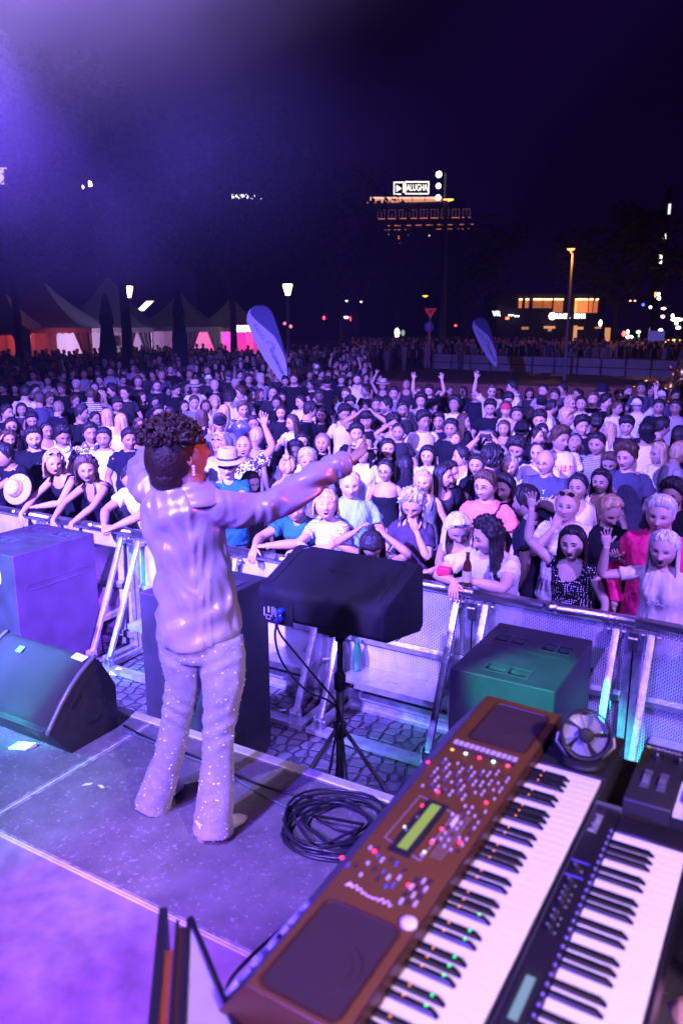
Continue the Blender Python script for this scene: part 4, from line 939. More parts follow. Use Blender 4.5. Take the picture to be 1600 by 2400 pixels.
# shops at the right
def shops():
    Y = 80; r = empty('shop_building', (Py(1290, 740, Y).x, Y, 0), 0, 'two storey building with warm lit windows and a white fast food sign band', 'building'); X = lambda px: Py(px, 740, Y).x - r.location.x; Z = lambda py: Py(1290, py, Y).z
    g = MB(); g.box(X(1165), X(1405), 0, 8, 0, Z(688)); g.build('wall', DK, r)
    for i, (a, b, s) in enumerate(((1213,1220,1.),(1228,1236,.8),(1246,1268,.5),(1270,1290,.5),(1295,1316,.7),(1344,1349,3),(1350,1374,1.6),(1377,1385,1.0),(1388,1397,.8))):
        g = MB(); g.box(X(a), X(b), -.15, 0, Z(733 if a > 1290 else 722), Z(701)); w = g.build('window', mat('shop_window_%d' % int(s*10), (.3,.12,.05), .6, noise=.6, scale=1.2, emit=(1,.27,.07), estr=s*.65), r)
        g = MB(); g.box(X(a), X(b), -.25, -.16, Z(703), Z(700)); g.build('ceiling_lamps', emis('shop_warm', (1,.5,.22), 7), w)
    g = MB(); g.box(X(1283), X(1372), -.5, -.1, Z(747), Z(734)); sb = g.build('sign_band', DK, r)
    sw = emis('sign_hot', (1,.92,.95), 3.5)
    g = MB(); g.lathe([(.0,0),(.34,0),(.34,.1),(0,.1)], 16, M=Rm(R(90),0,0,(X(1290),-.52,Z(741)))); g.build('round_logo', emis('logo_pink', (1,.65,.65), 9), sb)
    text('BURGER', .62, sw, 'lettering', sb, (X(1313), -.56, Z(741.5)), (R(90),0,0), .04, 1.0, offset=.02).scale = (.66, 1, 1)
    text('KING', .62, sw, 'lettering', sb, (X(1354), -.56, Z(741.5)), (R(90),0,0), .04, 1.0, offset=.02).scale = (.72, 1, 1)
    text('VR', .62, sw, 'lettering', r, (X(1160), -.56, Z(735.5)), (R(90),0,0), .04, offset=.02)
    for px in (1191, 1197, 1205, 1211):
        g = MB(); g.box(X(px)-.09, X(px)+.09, -.5, -.4, Z(739 + (px%3))-.06, Z(739+(px%3))+.07); g.build('small_lamp', emis('cool_dot', (.9,.9,1), 5), r)
    for (a, b, c, d, s) in ((1344,1352,763,800,.9),(1352,1366,766,772,1.0),(1418,1430,768,800,.8),(1222,1238,766,772,.5),(1274,1300,764,770,.9),(1284,1292,770,776,.6),(1394,1408,766,770,.7)):
        g = MB(); g.box(X(a), X(b), -.3, -.15, Z(d), Z(c)); g.build('shop_front', mat('front_%d' % int(s*10), (.2,.1,.05), .6, noise=.5, scale=1.5, emit=(1,.42,.16), estr=s*.8), r)
shops()
# scattered city lights at the right: each a small lit thing of the street behind
rl = random.Random(3)
def glow(px, py, w, h, col, s, label, Y=74, name='street_light', cat='light', grp=None):
    w *= .72; h *= .72; g = MB(); g.lathe([(0,-h),(w*.7,-h*.7),(w,0),(w*.7,h*.7),(0,h)], 10); return tag(g.build(name, emis('gl%.2f%.2f%.2f%.1f' % (*col, s), col, s), smooth=True, loc=Py(px, py, Y)), label, cat, grp)
W_ = (1,.72,.4); HOT = (1,.9,.75)
for px, py, w, h, col, s, l in ((1542,689,.22,.22,HOT,9,'upper of two round white lamps on the lit tower at the right'), (1543,699,.22,.22,HOT,9,'lower of two round white lamps on the lit tower at the right'), (1523,720,.18,.18,HOT,8,'round lamp left of the lit tower'), (1554,723,.3,.15,W_,7,'warm lamp pair right of the lit tower'), (1552,742,.25,.2,(1,.6,.6),6,'pinkish lamp low on the lit tower'), (1535,690,.15,.4,(1,.45,.15),2,'dim orange strip on the lit tower'), (1506,714,.2,.2,(.1,.15,1),2.5,'small blue light left of the lit tower'), (1476,705,.16,.1,(1,.55,.3),2.5,'left of two faint orange lights above the dark tree'), (1487,705,.16,.1,(1,.55,.3),2.5,'right of two faint orange lights above the dark tree'),
    (1585,749,.75,.22,HOT,10,'wide bright shop sign at the right edge'), (1575,740,.2,.25,HOT,6,'small light above the wide bright shop sign'), (1584,757,.25,.25,(.7,.8,1),6,'bluish light under the wide bright shop sign'), (1588,768,.3,.2,HOT,9,'white lamp under the bluish sign at the right edge'), (1547,775,.28,.3,(.6,.7,1),8,'blue white lamp above the blue street sign'), (1406,757,.22,.42,(1,.7,.6),8,'white glowing lamp left of the bus shelter'), (1470,778,.2,.3,(1,.6,.3),6,'slanting orange lamp beside the red traffic light'), (1474,790,.5,.22,HOT,7,'bright car headlights in the right background'), (1495,778,.3,.2,(1,.7,.4),4,'warm lamp right of the car headlights'),
    (1496,787,.1,.2,(.1,1,.4),3,'tiny green light among the shop lamps'), (812,704,.16,.16,(1,.9,.9),6,'tiny white lamp right of the centre, above the crowd'), (846,707,.14,.14,(.9,.7,.8),3,'fainter tiny lamp right of the centre one'), (759,745,.16,.24,(1,.05,.12),5,'small red light between the flag and the small signs'), (811,744,.34,.16,(.9,.9,1),4,'small white sign light above the far crowd'), (821,747,.12,.32,(1,.05,.1),2,'red neon strip beside the small white sign'), (1188,746,.26,.16,(1,.12,.05),6,'red orange lamp below the VR letters'), (1067,763,.16,.14,(1,.05,.02),7,'red traffic light right of the sign post'), (1461,782,.25,.35,(1,.04,.05),12,'bright red traffic light at the right'), (930,780,.32,.62,(1,.85,.55),5,'lit advertising column behind the far crowd'), (944,780,.25,.4,(.5,.6,.6),.6,'pale pillar beside the lit advertising column'), (667,758,.2,.2,(1,.1,.25),3,'pink lights right of the feather flag, nearer one'), (681,765,.2,.22,(1,.15,.3),2.5,'pink lights right of the feather flag, farther one'),
    (1520,783,.06,.9,(.6,.45,.8),.6,'thin lit post at the right'), (1570,803,1.0,.16,(1,.62,.3),5,'row of warm shop shelf lights at the right edge, upper'), (1578,797,.9,.1,(1,.5,.2),3,'row of warm shop shelf lights at the right edge, middle'), (1572,808,.8,.08,(1,.45,.2),3,'row of warm shop shelf lights at the right edge, lowest')):
    glow(px, py, w, h, col, s, l)
r = empty('lit_tower', (Py(1548,700,90).x, 90, 0), 0, 'slim dark tower with a broken line of white light at the right', 'tower'); g = MB(); x = lambda px: Py(px,600,90).x - r.location.x
g.box(x(1541), x(1549), 0, .8, 0, Py(0,655,90).z); g.add([(x(1541),0,Py(0,655,90).z),(x(1549),0,Py(0,655,90).z),(x(1562),0,Py(0,440,90).z),(x(1554),0,Py(0,440,90).z),(x(1541),.8,Py(0,655,90).z),(x(1549),.8,Py(0,655,90).z),(x(1562),.8,Py(0,440,90).z),(x(1554),.8,Py(0,440,90).z)],[(0,1,2,3),(7,6,5,4),(0,4,5,1),(1,5,6,2),(2,6,7,3),(3,7,4,0)]); g.build('tower_shaft', DK, r)
for a, b, y0, y1, s in ((1557,1556,478,502,1.2),(1552,1550,535,562,6),(1547,1546,592,618,6)):
    g = MB(); g.box(x(a)-.11, x(a)+.11, -.15, -.02, Py(0,y1,90).z, Py(0,y0,90).z); g.build('light_strip', emis('strip%.0f' % s, (.95,.95,1), s), r)
# traffic signs
def road_sign(px, py, Y, kind, label):
    p = Py(px, py, Y); r = empty('road_sign', (p.x, Y, 0), 0, label, 'road sign')
    g = MB(); g.tube([(0,.06,0),(0,.06,p.z+.3)], .05, 8); g.build('pole', mat('pole_pink', (.35,.2,.25), .6), r)
    if kind == 'yield':
        g = MB(); s = .42; g.prism([(-s, p.z+s*.7), (0, p.z-s*.9), (s, p.z+s*.7)], -.02, .02, 'y'); f = g.build('sign_plate', mat('sign_red', (.7,.02,.03), .4, emit=(1,.03,.05), estr=.2), r)  # faint emission on the plate stands in for light falling on it
        g = MB(); s = .22; g.prism([(-s, p.z+s*.8+.02), (0, p.z-s*.7+.02), (s, p.z+s*.8+.02)], -.026, -.021, 'y'); g.build('sign_face', mat('sign_pinkish', (.6,.15,.2), .5), f)
    else:
        g = MB(); g.lathe([(0,-.02),(.34,-.02),(.34,.02),(0,.02)], 24, M=Rm(R(90),0,0,(0,0,p.z))); f = g.build('sign_plate', mat('sign_blue', (.01,.05,.5), .4, emit=(.05,.08,.6), estr=.08), r)  # plate glows slightly in place of street light on it
        g = MB(); g.prism([(-.05,p.z-.2),(.05,p.z-.2),(.05,p.z+.02),(.14,p.z+.02),(0,p.z+.2),(-.14,p.z+.02),(-.05,p.z+.02)], -.03, -.021, 'y'); g.build('sign_arrow', WTAPE, f)
road_sign(1008, 733, 56, 'yield', 'red triangular give way sign on a post below the orange lamp')
road_sign(1005, 766, 58, 'blue', 'round blue arrow sign under the triangular sign')
g = MB(); p = Py(1537, 787, 50); g.box(-.5,.5,0,.05,-.3,.3); tag(g.build('street_sign', mat('sign_lilac', (.3,.3,.7), .5, emit=(.3,.25,.9), estr=.15), loc=p), 'blue white rectangular street sign at the right below the lamps', 'sign')  # emission put into the sign face instead of light reaching it
# feather flags
def flag(pb, pt, Y, wpx, label, s=1.):
    b = Py(*pb, Y); t = Py(*pt, Y); r = empty('feather_flag', (b.x, Y, 0), 0, label, 'flag', 'radio station feather flags'); L = (t-b).length; ax = (t-b).normalized(); n = Vector((0,-1,0)); sd = ax.cross(n).normalized()   # sd points to picture right
    Wd = wpx*Y/FPX/1.0
    # outline in (along, side): widest at two thirds, rounded top
    def wl(k): return -Wd*.5*math.sin(min(1, k**.9)*PI*.62)**.9 if k < .9 else -Wd*.5*.93*math.sqrt(max(0, 1-((k-.86)/.14)**2))
    def wr(k): return Wd*.5*math.sin(min(1, k**.75)*PI*.6)**.8 if k < .86 else Wd*.5*.96*math.sqrt(max(0, 1-((k-.86)/.14)**2))
    K = [i/40 for i in range(41)]; bl = mat('flag_blue', (.035,.03,.10), .7, noise=.1, scale=1); wh = mat('flag_white', (.34,.32,.38), .7, noise=.06, scale=1.5)
    def edge(k): # boundary of the blue arch between left edge and right edge
        return wr(k)*max(-1, 1 - max(0, (k-.25))*1.35 - max(0, k-.6)*2.2) if k > .22 else wr(k)
    off = Vector((0, 0, b.z))
    def pt_(k, x): return tuple(off + ax*L*k + sd*x + Vector((0, .03*math.sin(k*7), 0)))
    g = MB(); g.grid([[pt_(k, wl(k)*(1-u)+max(wl(k), edge(k))*u) for u in (0,.5,1)] for k in K]); f1 = g.build('white_panel', wh, r)
    g = MB(); g.grid([[pt_(k, max(wl(k), edge(k))*(1-u)+wr(k)*u) for u in (0,.5,1)] for k in K]); f2 = g.build('blue_panel', bl, r)
    for f in (f1, f2): m = f.modifiers.new('s','SOLIDIFY'); m.thickness = .006
    g = MB(); g.tube([(0,.03,0)] + [pt_(k, wr(k)) for k in K[::2]], .015, 6); g.build('pole', BLK, r)
    dk = mat('flag_print', (.05,.04,.12), .6)
    # lettering runs down the white panel
    down = -ax
    for body, k0, sz, dx in (('RADIO', .70, .20*s, -.40), ('REGENBOGEN', .30, .165*s, -.12)):
        x = (wl(k0) + edge(k0))/2 + dx*0; o = text(body, sz*L/3.0, dk, 'lettering', r, ext=.001)
        c = off + ax*L*k0 + sd*x + n*.035
        dirt = (Vector(pt_(k0-.15, (wl(k0-.15)+edge(k0-.15))/2)) - Vector(pt_(k0+.12, (wl(k0+.12)+max(wl(k0+.12),edge(k0+.12)))/2))).normalized(); upv = n.cross(dirt).normalized()
        o.matrix_basis = Matrix(((dirt.x, upv.x, n.x, c.x), (dirt.y, upv.y, n.y, c.y), (dirt.z, upv.z, n.z, c.z), (0,0,0,1)))
    k0 = .50; c = off + ax*L*k0 + sd*((wl(k0)+edge(k0))/2) + n*.04; g = MB()
    for j, rr in enumerate((.20, .165, .13)): g.tube([c + (ax*math.sin(a)+sd*math.cos(a))*rr*L/3 for a in np.linspace(-.9, 1.9, 14)], .012*L/3, 5)
    g.split('rainbow_arcs', mat('flag_arc', (.3,.25,.3), .6), r)
flag((669, 905), (598, 716), 23, 62, 'large blue and white feather flag standing behind the crowd, left of centre')
flag((1162, 862), (1118, 745), 36, 36, 'smaller blue and white feather flag before the fence at the right')
# fence with pale banners
FB = mat('banner_pale', (.17,.16,.19), .8, noise=.15, scale=2)
def fence():
    A, B = Vector((6.0, 53.2, 0)), Vector((22.5, 40.0, 0)); n = 15; d = (B-A)/n; ang = math.atan2(d.y, d.x); L = d.length
    root = None
    for i in range(n):
        if root is None:
            root = empty('event_fence'); root_first = root
            g = MB(); g.box(.06, L-.06, -.012, .0, .12, .52); g.box(.06, L-.06, -.012, .0, .58, 1.05); g.split('banner', FB, root)
            g = MB(); g.tube([(0,0,0),(0,0,1.12)], .03, 6); g.tube([(L-.01,0,0),(L-.01,0,1.12)], .03, 6); g.split('post', BLK, root)
            g = MB(); g.tube([(0,0,1.1),(L,0,1.1)], .03, 6); g.tube([(0,0,.55),(L,0,.55)], .03, 6); g.split('bar', BLK, root)
            o = root
        else: o = copy_tree(root)
        o.location = A + d*i; o.rotation_euler = (0,0,ang)
        tag(o, 'pale banner fence section in the right background, number %s from the left end' % ('first','second','third','fourth','fifth','sixth','seventh','eighth','ninth','tenth','eleventh','twelfth','thirteenth','fourteenth','fifteenth')[i], 'fence', 'fence sections with pale banners')
fence()
# sandstone basin wall and gilded fountain figures
g = MB(); RS = mat('red_sandstone', (.16,.05,.035), .8, noise=.35, scale=2, bump=.5, bscale=8)
arc = [(13 + 17*math.cos(a), 41 + 14*math.sin(a)) for a in np.linspace(R(195), R(345), 40)]
g.grid([[(x, y, z) for x, y in arc] for z in (0, .85, .95)]); g.grid([[(13+(x-13)*s, 41+(y-41)*s, .95) for x, y in arc] for s in (1.01, .96)]); tag(g.build('fountain_basin', RS), 'low red sandstone fountain basin wall behind the crowd at the right', 'wall')
GOLD = mat('gilded_figure', (.55,.36,.16), .3, .9, noise=.5, scale=6)
def figure(px, py, Y, s, label, seed):
    q = random.Random(seed); p = Py(px, py, Y); r = empty('fountain_statue', (p.x, Y, 0), 0, label, 'statue')
    def blob(pts, rad, nm):
        g = MB(); g.tube([(x*s, y*s, p.z + z*s) for x, y, z in pts], [k*s for k in rad], 10); return g.build(nm, GOLD, r, smooth=True)
    blob([(0,0,-.5),(.02,0,-.3),(0,0,-.05),(0,0,.12),(.0,0,.2)], [.10,.16,.19,.14,.05], 'torso'); blob([(0,0,.2),(.02,-.02,.28),(.02,-.02,.38),(.02,0,.43)], [.05,.09,.09,.02], 'head')
    blob([(.12,0,.08),(.3,-.05,.25),(.48,-.02,.42)], [.06,.05,.03], 'arm'); blob([(-.12,0,.08),(-.32,-.1,.0),(-.5,-.15,.16)], [.06,.05,.03], 'arm')
    blob([(.06,0,-.45),(.25,-.15,-.6),(.2,-.1,-.95)], [.10,.08,.04], 'leg'); blob([(-.06,0,-.45),(-.2,-.1,-.72),(-.32,0,-1.05)], [.10,.08,.04], 'leg')
    g = MB(); g.lathe([(.5*s,0),(.45*s,p.z-1.0*s),(.55*s,p.z-.95*s),(.0,p.z-.9*s)], 14); g.build('plinth', RS, r)
figure(1572, 905, 26, 1.15, 'gilded fountain figure with raised arm at the right edge', 1)
figure(1598, 868, 27, 1.0, 'gilded fountain figure higher up at the right edge', 2)
r = empty('gilded_ornament', (Py(1500, 900, 25).x, 25, 0), 0, 'curved gilded scroll ornament of the fountain behind the capped men', 'ornament')
X = lambda px: Py(px, 900, 25).x - r.location.x; Z = lambda py: Py(1500, py, 25).z
for pts in (((1470,918),(1482,908),(1493,903)), ((1470,940),(1476,934),(1480,928)), ((1503,900),(1512,893),(1524,892),(1532,898)), ((1520,915),(1528,930),(1532,918),(1522,914)), ((1556,908),(1566,914),(1576,908))):
    g = MB(); P = [(X(a), 0, Z(b)) for a, b in pts]; g.tube(P, [.03]+[.05]*(len(P)-2)+[.03], 8); g.build('scroll', GOLD, r, smooth=True)
g = MB(); g.box(X(1465), X(1590), .05, .3, 0, Z(945)); g.build('plinth', RS, r)
bulb('fountain_lamp', Py(1530, 880, 24.2) + Vector((0,0,.6)), 60, (1,.55,.25), .1)
# added bulbs in open air imitate warm shop and stall light on visitors
bulb('crowd_fill_light', Py(1300, 770, 62) + Vector((0,0,1.8)), 200, (1,.35,.12), .5)
bulb('crowd_fill_light', Py(1520, 780, 60) + Vector((0,0,1.4)), 200, (1,.4,.2), .5)
bulb('stall_fill_light', Py(130, 775, 41) + Vector((0,0,-.1)), 40, (1,.1,.2), .4)

bulb('tent_fill_light', Py(262, 700, 46) + Vector((.5,0,.4)), 80, (.45,.4,1), .4)  # added bulb to brighten the ribbed tent's roof, no lamp hangs there
# ---------------- people: generators ----------------
def objcol(name, rough, spec=.5, bump=0., bscale=40, stretch=(1,1,1), var=.0, vscale=6, sheen=0., metal=0., vcol=False):
    m = bpy.data.materials.new(name); m.use_nodes = True; n, l, b = nodes(m); MATS[name] = m
    b.inputs['Roughness'].default_value = rough; b.inputs['Specular IOR Level'].default_value = spec; b.inputs['Sheen Weight'].default_value = sheen; b.inputs['Metallic'].default_value = metal
    if vcol: s = n.new('ShaderNodeAttribute'); s.attribute_name = 'Col'; src = s.outputs['Color']
    else: s = n.new('ShaderNodeObjectInfo'); src = s.outputs['Color']
    tc = n.new('ShaderNodeTexCoord'); mp = n.new('ShaderNodeMapping'); mp.inputs['Scale'].default_value = stretch; l.new(tc.outputs['Object'], mp.inputs[0])
    if var:
        z = n.new('ShaderNodeTexNoise'); z.inputs['Scale'].default_value = vscale; z.inputs['Detail'].default_value = 5; l.new(mp.outputs[0], z.inputs['Vector'])
        r = n.new('ShaderNodeMapRange'); r.inputs[1].default_value = .3; r.inputs[2].default_value = .7; r.inputs[3].default_value = 1-var; r.inputs[4].default_value = 1+var; l.new(z.outputs[0], r.inputs[0])
        v = n.new('ShaderNodeVectorMath'); v.operation = 'SCALE'; l.new(src, v.inputs[0]); l.new(r.outputs[0], v.inputs['Scale']); src = v.outputs[0]
    l.new(src, b.inputs['Base Color'])
    if bump:
        z = n.new('ShaderNodeTexNoise'); z.inputs['Scale'].default_value = bscale; z.inputs['Detail'].default_value = 3; l.new(mp.outputs[0], z.inputs['Vector'])
        p = n.new('ShaderNodeBump'); p.inputs['Strength'].default_value = bump; p.inputs['Distance'].default_value = .02; l.new(z.outputs[0], p.inputs['Height']); l.new(p.outputs[0], b.inputs['Normal'])
    return m
SKIN = objcol('skin', .5, .3, .10, 50, var=.10, vscale=14, vcol=True)
CLOTH = objcol('cloth', .9, .12, .8, 10, (1,1,.55), var=.10, vscale=5)
HAIR = objcol('hair', .48, .28, .9, 46, (1,1,.10), var=.45, vscale=40)
STRAW = objcol('straw', .8, .3, .5, 70, (1,1,3), var=.15, vscale=40)
SHINE = objcol('shiny_cloth', .25, .9, .8, 14, (1,1,.6), var=.3, vscale=12)
def pattern_mat(name, kind):
    m = objcol(name, .9, .12, .4, 9); n, l, b = nodes(m); src = b.inputs['Base Color'].links[0].from_socket
    tc = n.new('ShaderNodeTexCoord'); mx = n.new('ShaderNodeMix'); mx.data_type = 'RGBA'; l.new(src, mx.inputs[6]); mx.inputs[7].default_value = (.75,.72,.75,1)
    if kind == 'dots':
        v = n.new('ShaderNodeTexVoronoi'); v.inputs['Scale'].default_value = 62; v.inputs['Randomness'].default_value = 0.25; l.new(tc.outputs['Object'], v.inputs['Vector'])
        g = n.new('ShaderNodeMath'); g.operation = 'LESS_THAN'; g.inputs[1].default_value = .28; l.new(v.outputs[0], g.inputs[0]); l.new(g.outputs[0], mx.inputs[0])
    elif kind == 'leaf':
        v = n.new('ShaderNodeTexNoise'); v.inputs['Scale'].default_value = 16; v.inputs['Detail'].default_value = 1.; v.inputs['Distortion'].default_value = 2.5; l.new(tc.outputs['Object'], v.inputs['Vector'])
        g = n.new('ShaderNodeMath'); g.operation = 'GREATER_THAN'; g.inputs[1].default_value = .53; l.new(v.outputs[0], g.inputs[0]); l.new(g.outputs[0], mx.inputs[0])
    else:
        w = n.new('ShaderNodeTexWave'); w.bands_direction = {'h': 'Z', 'v': 'X', 'd': 'X', 'check': 'X'}[kind]; w.inputs['Scale'].default_value = {'h': 8, 'v': 14, 'd': 10, 'check': 16}[kind]; l.new(tc.outputs['Object'], w.inputs['Vector'])
        g = n.new('ShaderNodeMath'); g.operation = 'GREATER_THAN'; g.inputs[1].default_value = .62 if kind != 'v' else .85; l.new(w.outputs[1], g.inputs[0]); out = g.outputs[0]
        if kind == 'check':
            w2 = n.new('ShaderNodeTexWave'); w2.bands_direction = 'Z'; w2.inputs['Scale'].default_value = 16; l.new(tc.outputs['Object'], w2.inputs['Vector'])
            g2 = n.new('ShaderNodeMath'); g2.operation = 'GREATER_THAN'; g2.inputs[1].default_value = .62; l.new(w2.outputs[1], g2.inputs[0])
            g3 = n.new('ShaderNodeMath'); g3.operation = 'MAXIMUM'; l.new(out, g3.inputs[0]); l.new(g2.outputs[0], g3.inputs[1]); out = g3.outputs[0]; mx.inputs[7].default_value = (.30,.30,.40,1)
        l.new(out, mx.inputs[0])
    l.new(mx.outputs[2], b.inputs['Base Color']); return m
PAT = {k: pattern_mat('cloth_' + k, k) for k in ('dots', 'h', 'v', 'check', 'leaf')}

A = np.array
class NM:                        # numpy mesh collector with vertex colours
    def __init__(s): s.v = []; s.c = []; s.f = []; s.n = 0
    def add(s, V, F, c):
        V = np.asarray(V, float).reshape(-1, 3); s.v.append(V); C = np.asarray(c, float)
        s.c.append(np.tile(C, (len(V), 1)) if C.ndim == 1 else C); s.f += [tuple(i + s.n for i in f) for f in F]; s.n += len(V)
    def grid(s, P, c, wrap=True, capends=False, flip=False):
        a, b = P.shape[:2]; F = []
        for i in range(a-1):
            for j in range(b if wrap else b-1):
                q = (i*b+j, i*b+(j+1) % b, (i+1)*b+(j+1) % b, (i+1)*b+j); F.append(q[::-1] if flip else q)
        if capends: F += [tuple(range(b))[::-1], tuple(range((a-1)*b, a*b))]
        s.add(P.reshape(-1, 3), F, c if np.ndim(c) == 1 else np.asarray(c).reshape(-1, 3))
    def tube(s, pts, rad, c, n=10, flat=1., cap=True, up=None, noise=None):
        pts = [A(p, float) for p in pts]; P = []; u = None if up is None else A(up, float)
        for i, p in enumerate(pts):
            t = pts[min(i+1, len(pts)-1)] - pts[max(i-1, 0)]; t = t / (np.linalg.norm(t) + 1e-9)
            if u is None: u = A((0., 0, 1)) if abs(t[2]) < .9 else A((0., 1, 0))
            a = np.cross(t, u); a /= np.linalg.norm(a) + 1e-9; b = np.cross(a, t); u = b
            an = np.linspace(0, 2*PI, n, endpoint=False); r = rad[i] if hasattr(rad, '__len__') else rad
            rr = r * (1 + (noise(an, i) if noise else 0))
            P.append(p + np.outer(np.cos(an)*rr, a) + np.outer(np.sin(an)*rr*flat, b))
        s.grid(np.array(P), c, capends=cap)
    def build(s, name, m, parent=None, col=None, fuse=None, post=None, vcol=False):
        V = np.concatenate(s.v); me = bpy.data.meshes.new(name); me.from_pydata([tuple(x) for x in V.tolist()], [], s.f)
        if vcol:
            at = me.color_attributes.new('Col', 'FLOAT_COLOR', 'POINT'); C = np.concatenate(s.c); at.data.foreach_set('color', np.hstack([C, np.ones((len(C), 1))]).ravel())
        if fuse:
            o = bpy.data.objects.new('t', me); COL.objects.link(o); r = o.modifiers.new('r', 'REMESH'); r.mode = 'VOXEL'; r.voxel_size = fuse; r.adaptivity = 0
            sm = o.modifiers.new('s', 'SMOOTH'); sm.iterations = 4; sm.factor = .5
            me2 = bpy.data.meshes.new_from_object(o.evaluated_get(bpy.context.evaluated_depsgraph_get())); bpy.data.objects.remove(o); bpy.data.meshes.remove(me); me = me2; me.name = name
        if post:
            N = len(me.vertices); co = np.empty(N*3); me.vertices.foreach_get('co', co); co = co.reshape(-1, 3); nr = np.empty(N*3); me.vertex_normals.foreach_get('vector', nr)
            me.vertices.foreach_set('co', post(co, nr.reshape(-1, 3)).ravel())
        me.materials.clear(); me.materials.append(m); me.polygons.foreach_set('use_smooth', [True]*len(me.polygons)); me.update()
        o = bpy.data.objects.new(name, me); COL.objects.link(o); o.parent = parent
        if col is not None: o.color = (*col, 1)
        return o
def rot(ax, a):
    c, s = math.cos(a), math.sin(a)
    return {'x': A(((1,0,0),(0,c,-s),(0,s,c))), 'y': A(((c,0,s),(0,1,0),(-s,0,c))), 'z': A(((c,-s,0),(s,c,0),(0,0,1)))}[ax]
def snoise(P, f, seed, o=3):      # cheap smooth noise: warped sines
    q = np.random.RandomState(seed); out = np.zeros(len(P)); a = 1.
    for k in range(o):
        D = q.normal(size=(3, 3)) * f; ph = q.rand(3)*6.3
        w = np.sin(P @ D.T + ph); out += a * np.sin(w[:, 0]*2 + w[:, 1]*1.7 + (P @ D[2])*1.1 + ph[2]); a *= .5; f *= 1.9
    return out
g2 = lambda x, s: np.exp(-(x/s)**2)
def hwf(z): return 1 - .27*np.clip(-z/.5, 0, 1)**1.6
SP_ = lambda s, z, p: np.where(z < 0, np.maximum(s, 1e-4)**p, s)
def hdisp(x, z, sp):
    return 1.25*_hd(x, z, sp)
def _hd(x, z, sp):
    ax = np.abs(x); d = 0
    t = np.clip((.04 - z)/.21, 0, 1); nose = np.where((z < .06) & (z > -.25), (.016 + .072*t**1.3)*g2(x, .045 + .03*t), 0) * np.clip((z+.225)/.035, 0, 1)
    d = d + nose*sp.get('nose', 1.) + .022*g2(x, .075)*g2(z+.17, .045)
    d = d - .048*g2(ax-.135, .07)*g2(z-.0, .05) + .020*g2(ax-.13, .10)*g2(z-.085, .035) + .022*g2(ax-.19, .08)*g2(z+.12, .07)
    d = d + .026*g2(x, .10)*g2(z+.29, .045) + .035*g2(x, .10)*g2(z+.44, .07) - .012*g2(x, .14)*g2(z+.365, .025) - .02*g2(ax-.15,.05)*g2(z+.30,.08)
    if sp.get('open'): d = d - .07*g2(x, .055)*g2(z+.31, .04)
    if sp.get('smile'): d = d + .02*g2(ax-.16, .05)*g2(z+.22, .05)
    return d
def face_y(x, z, sp):
    s = np.sqrt(np.maximum(1 - (z/.5)**2, .001)); q = 1 - (x/(.372*hwf(z)*SP_(s, z, .78)))**2
    return -.41*SP_(s, z, .85)*np.sqrt(np.maximum(q, .01)) - hdisp(x, z, sp)
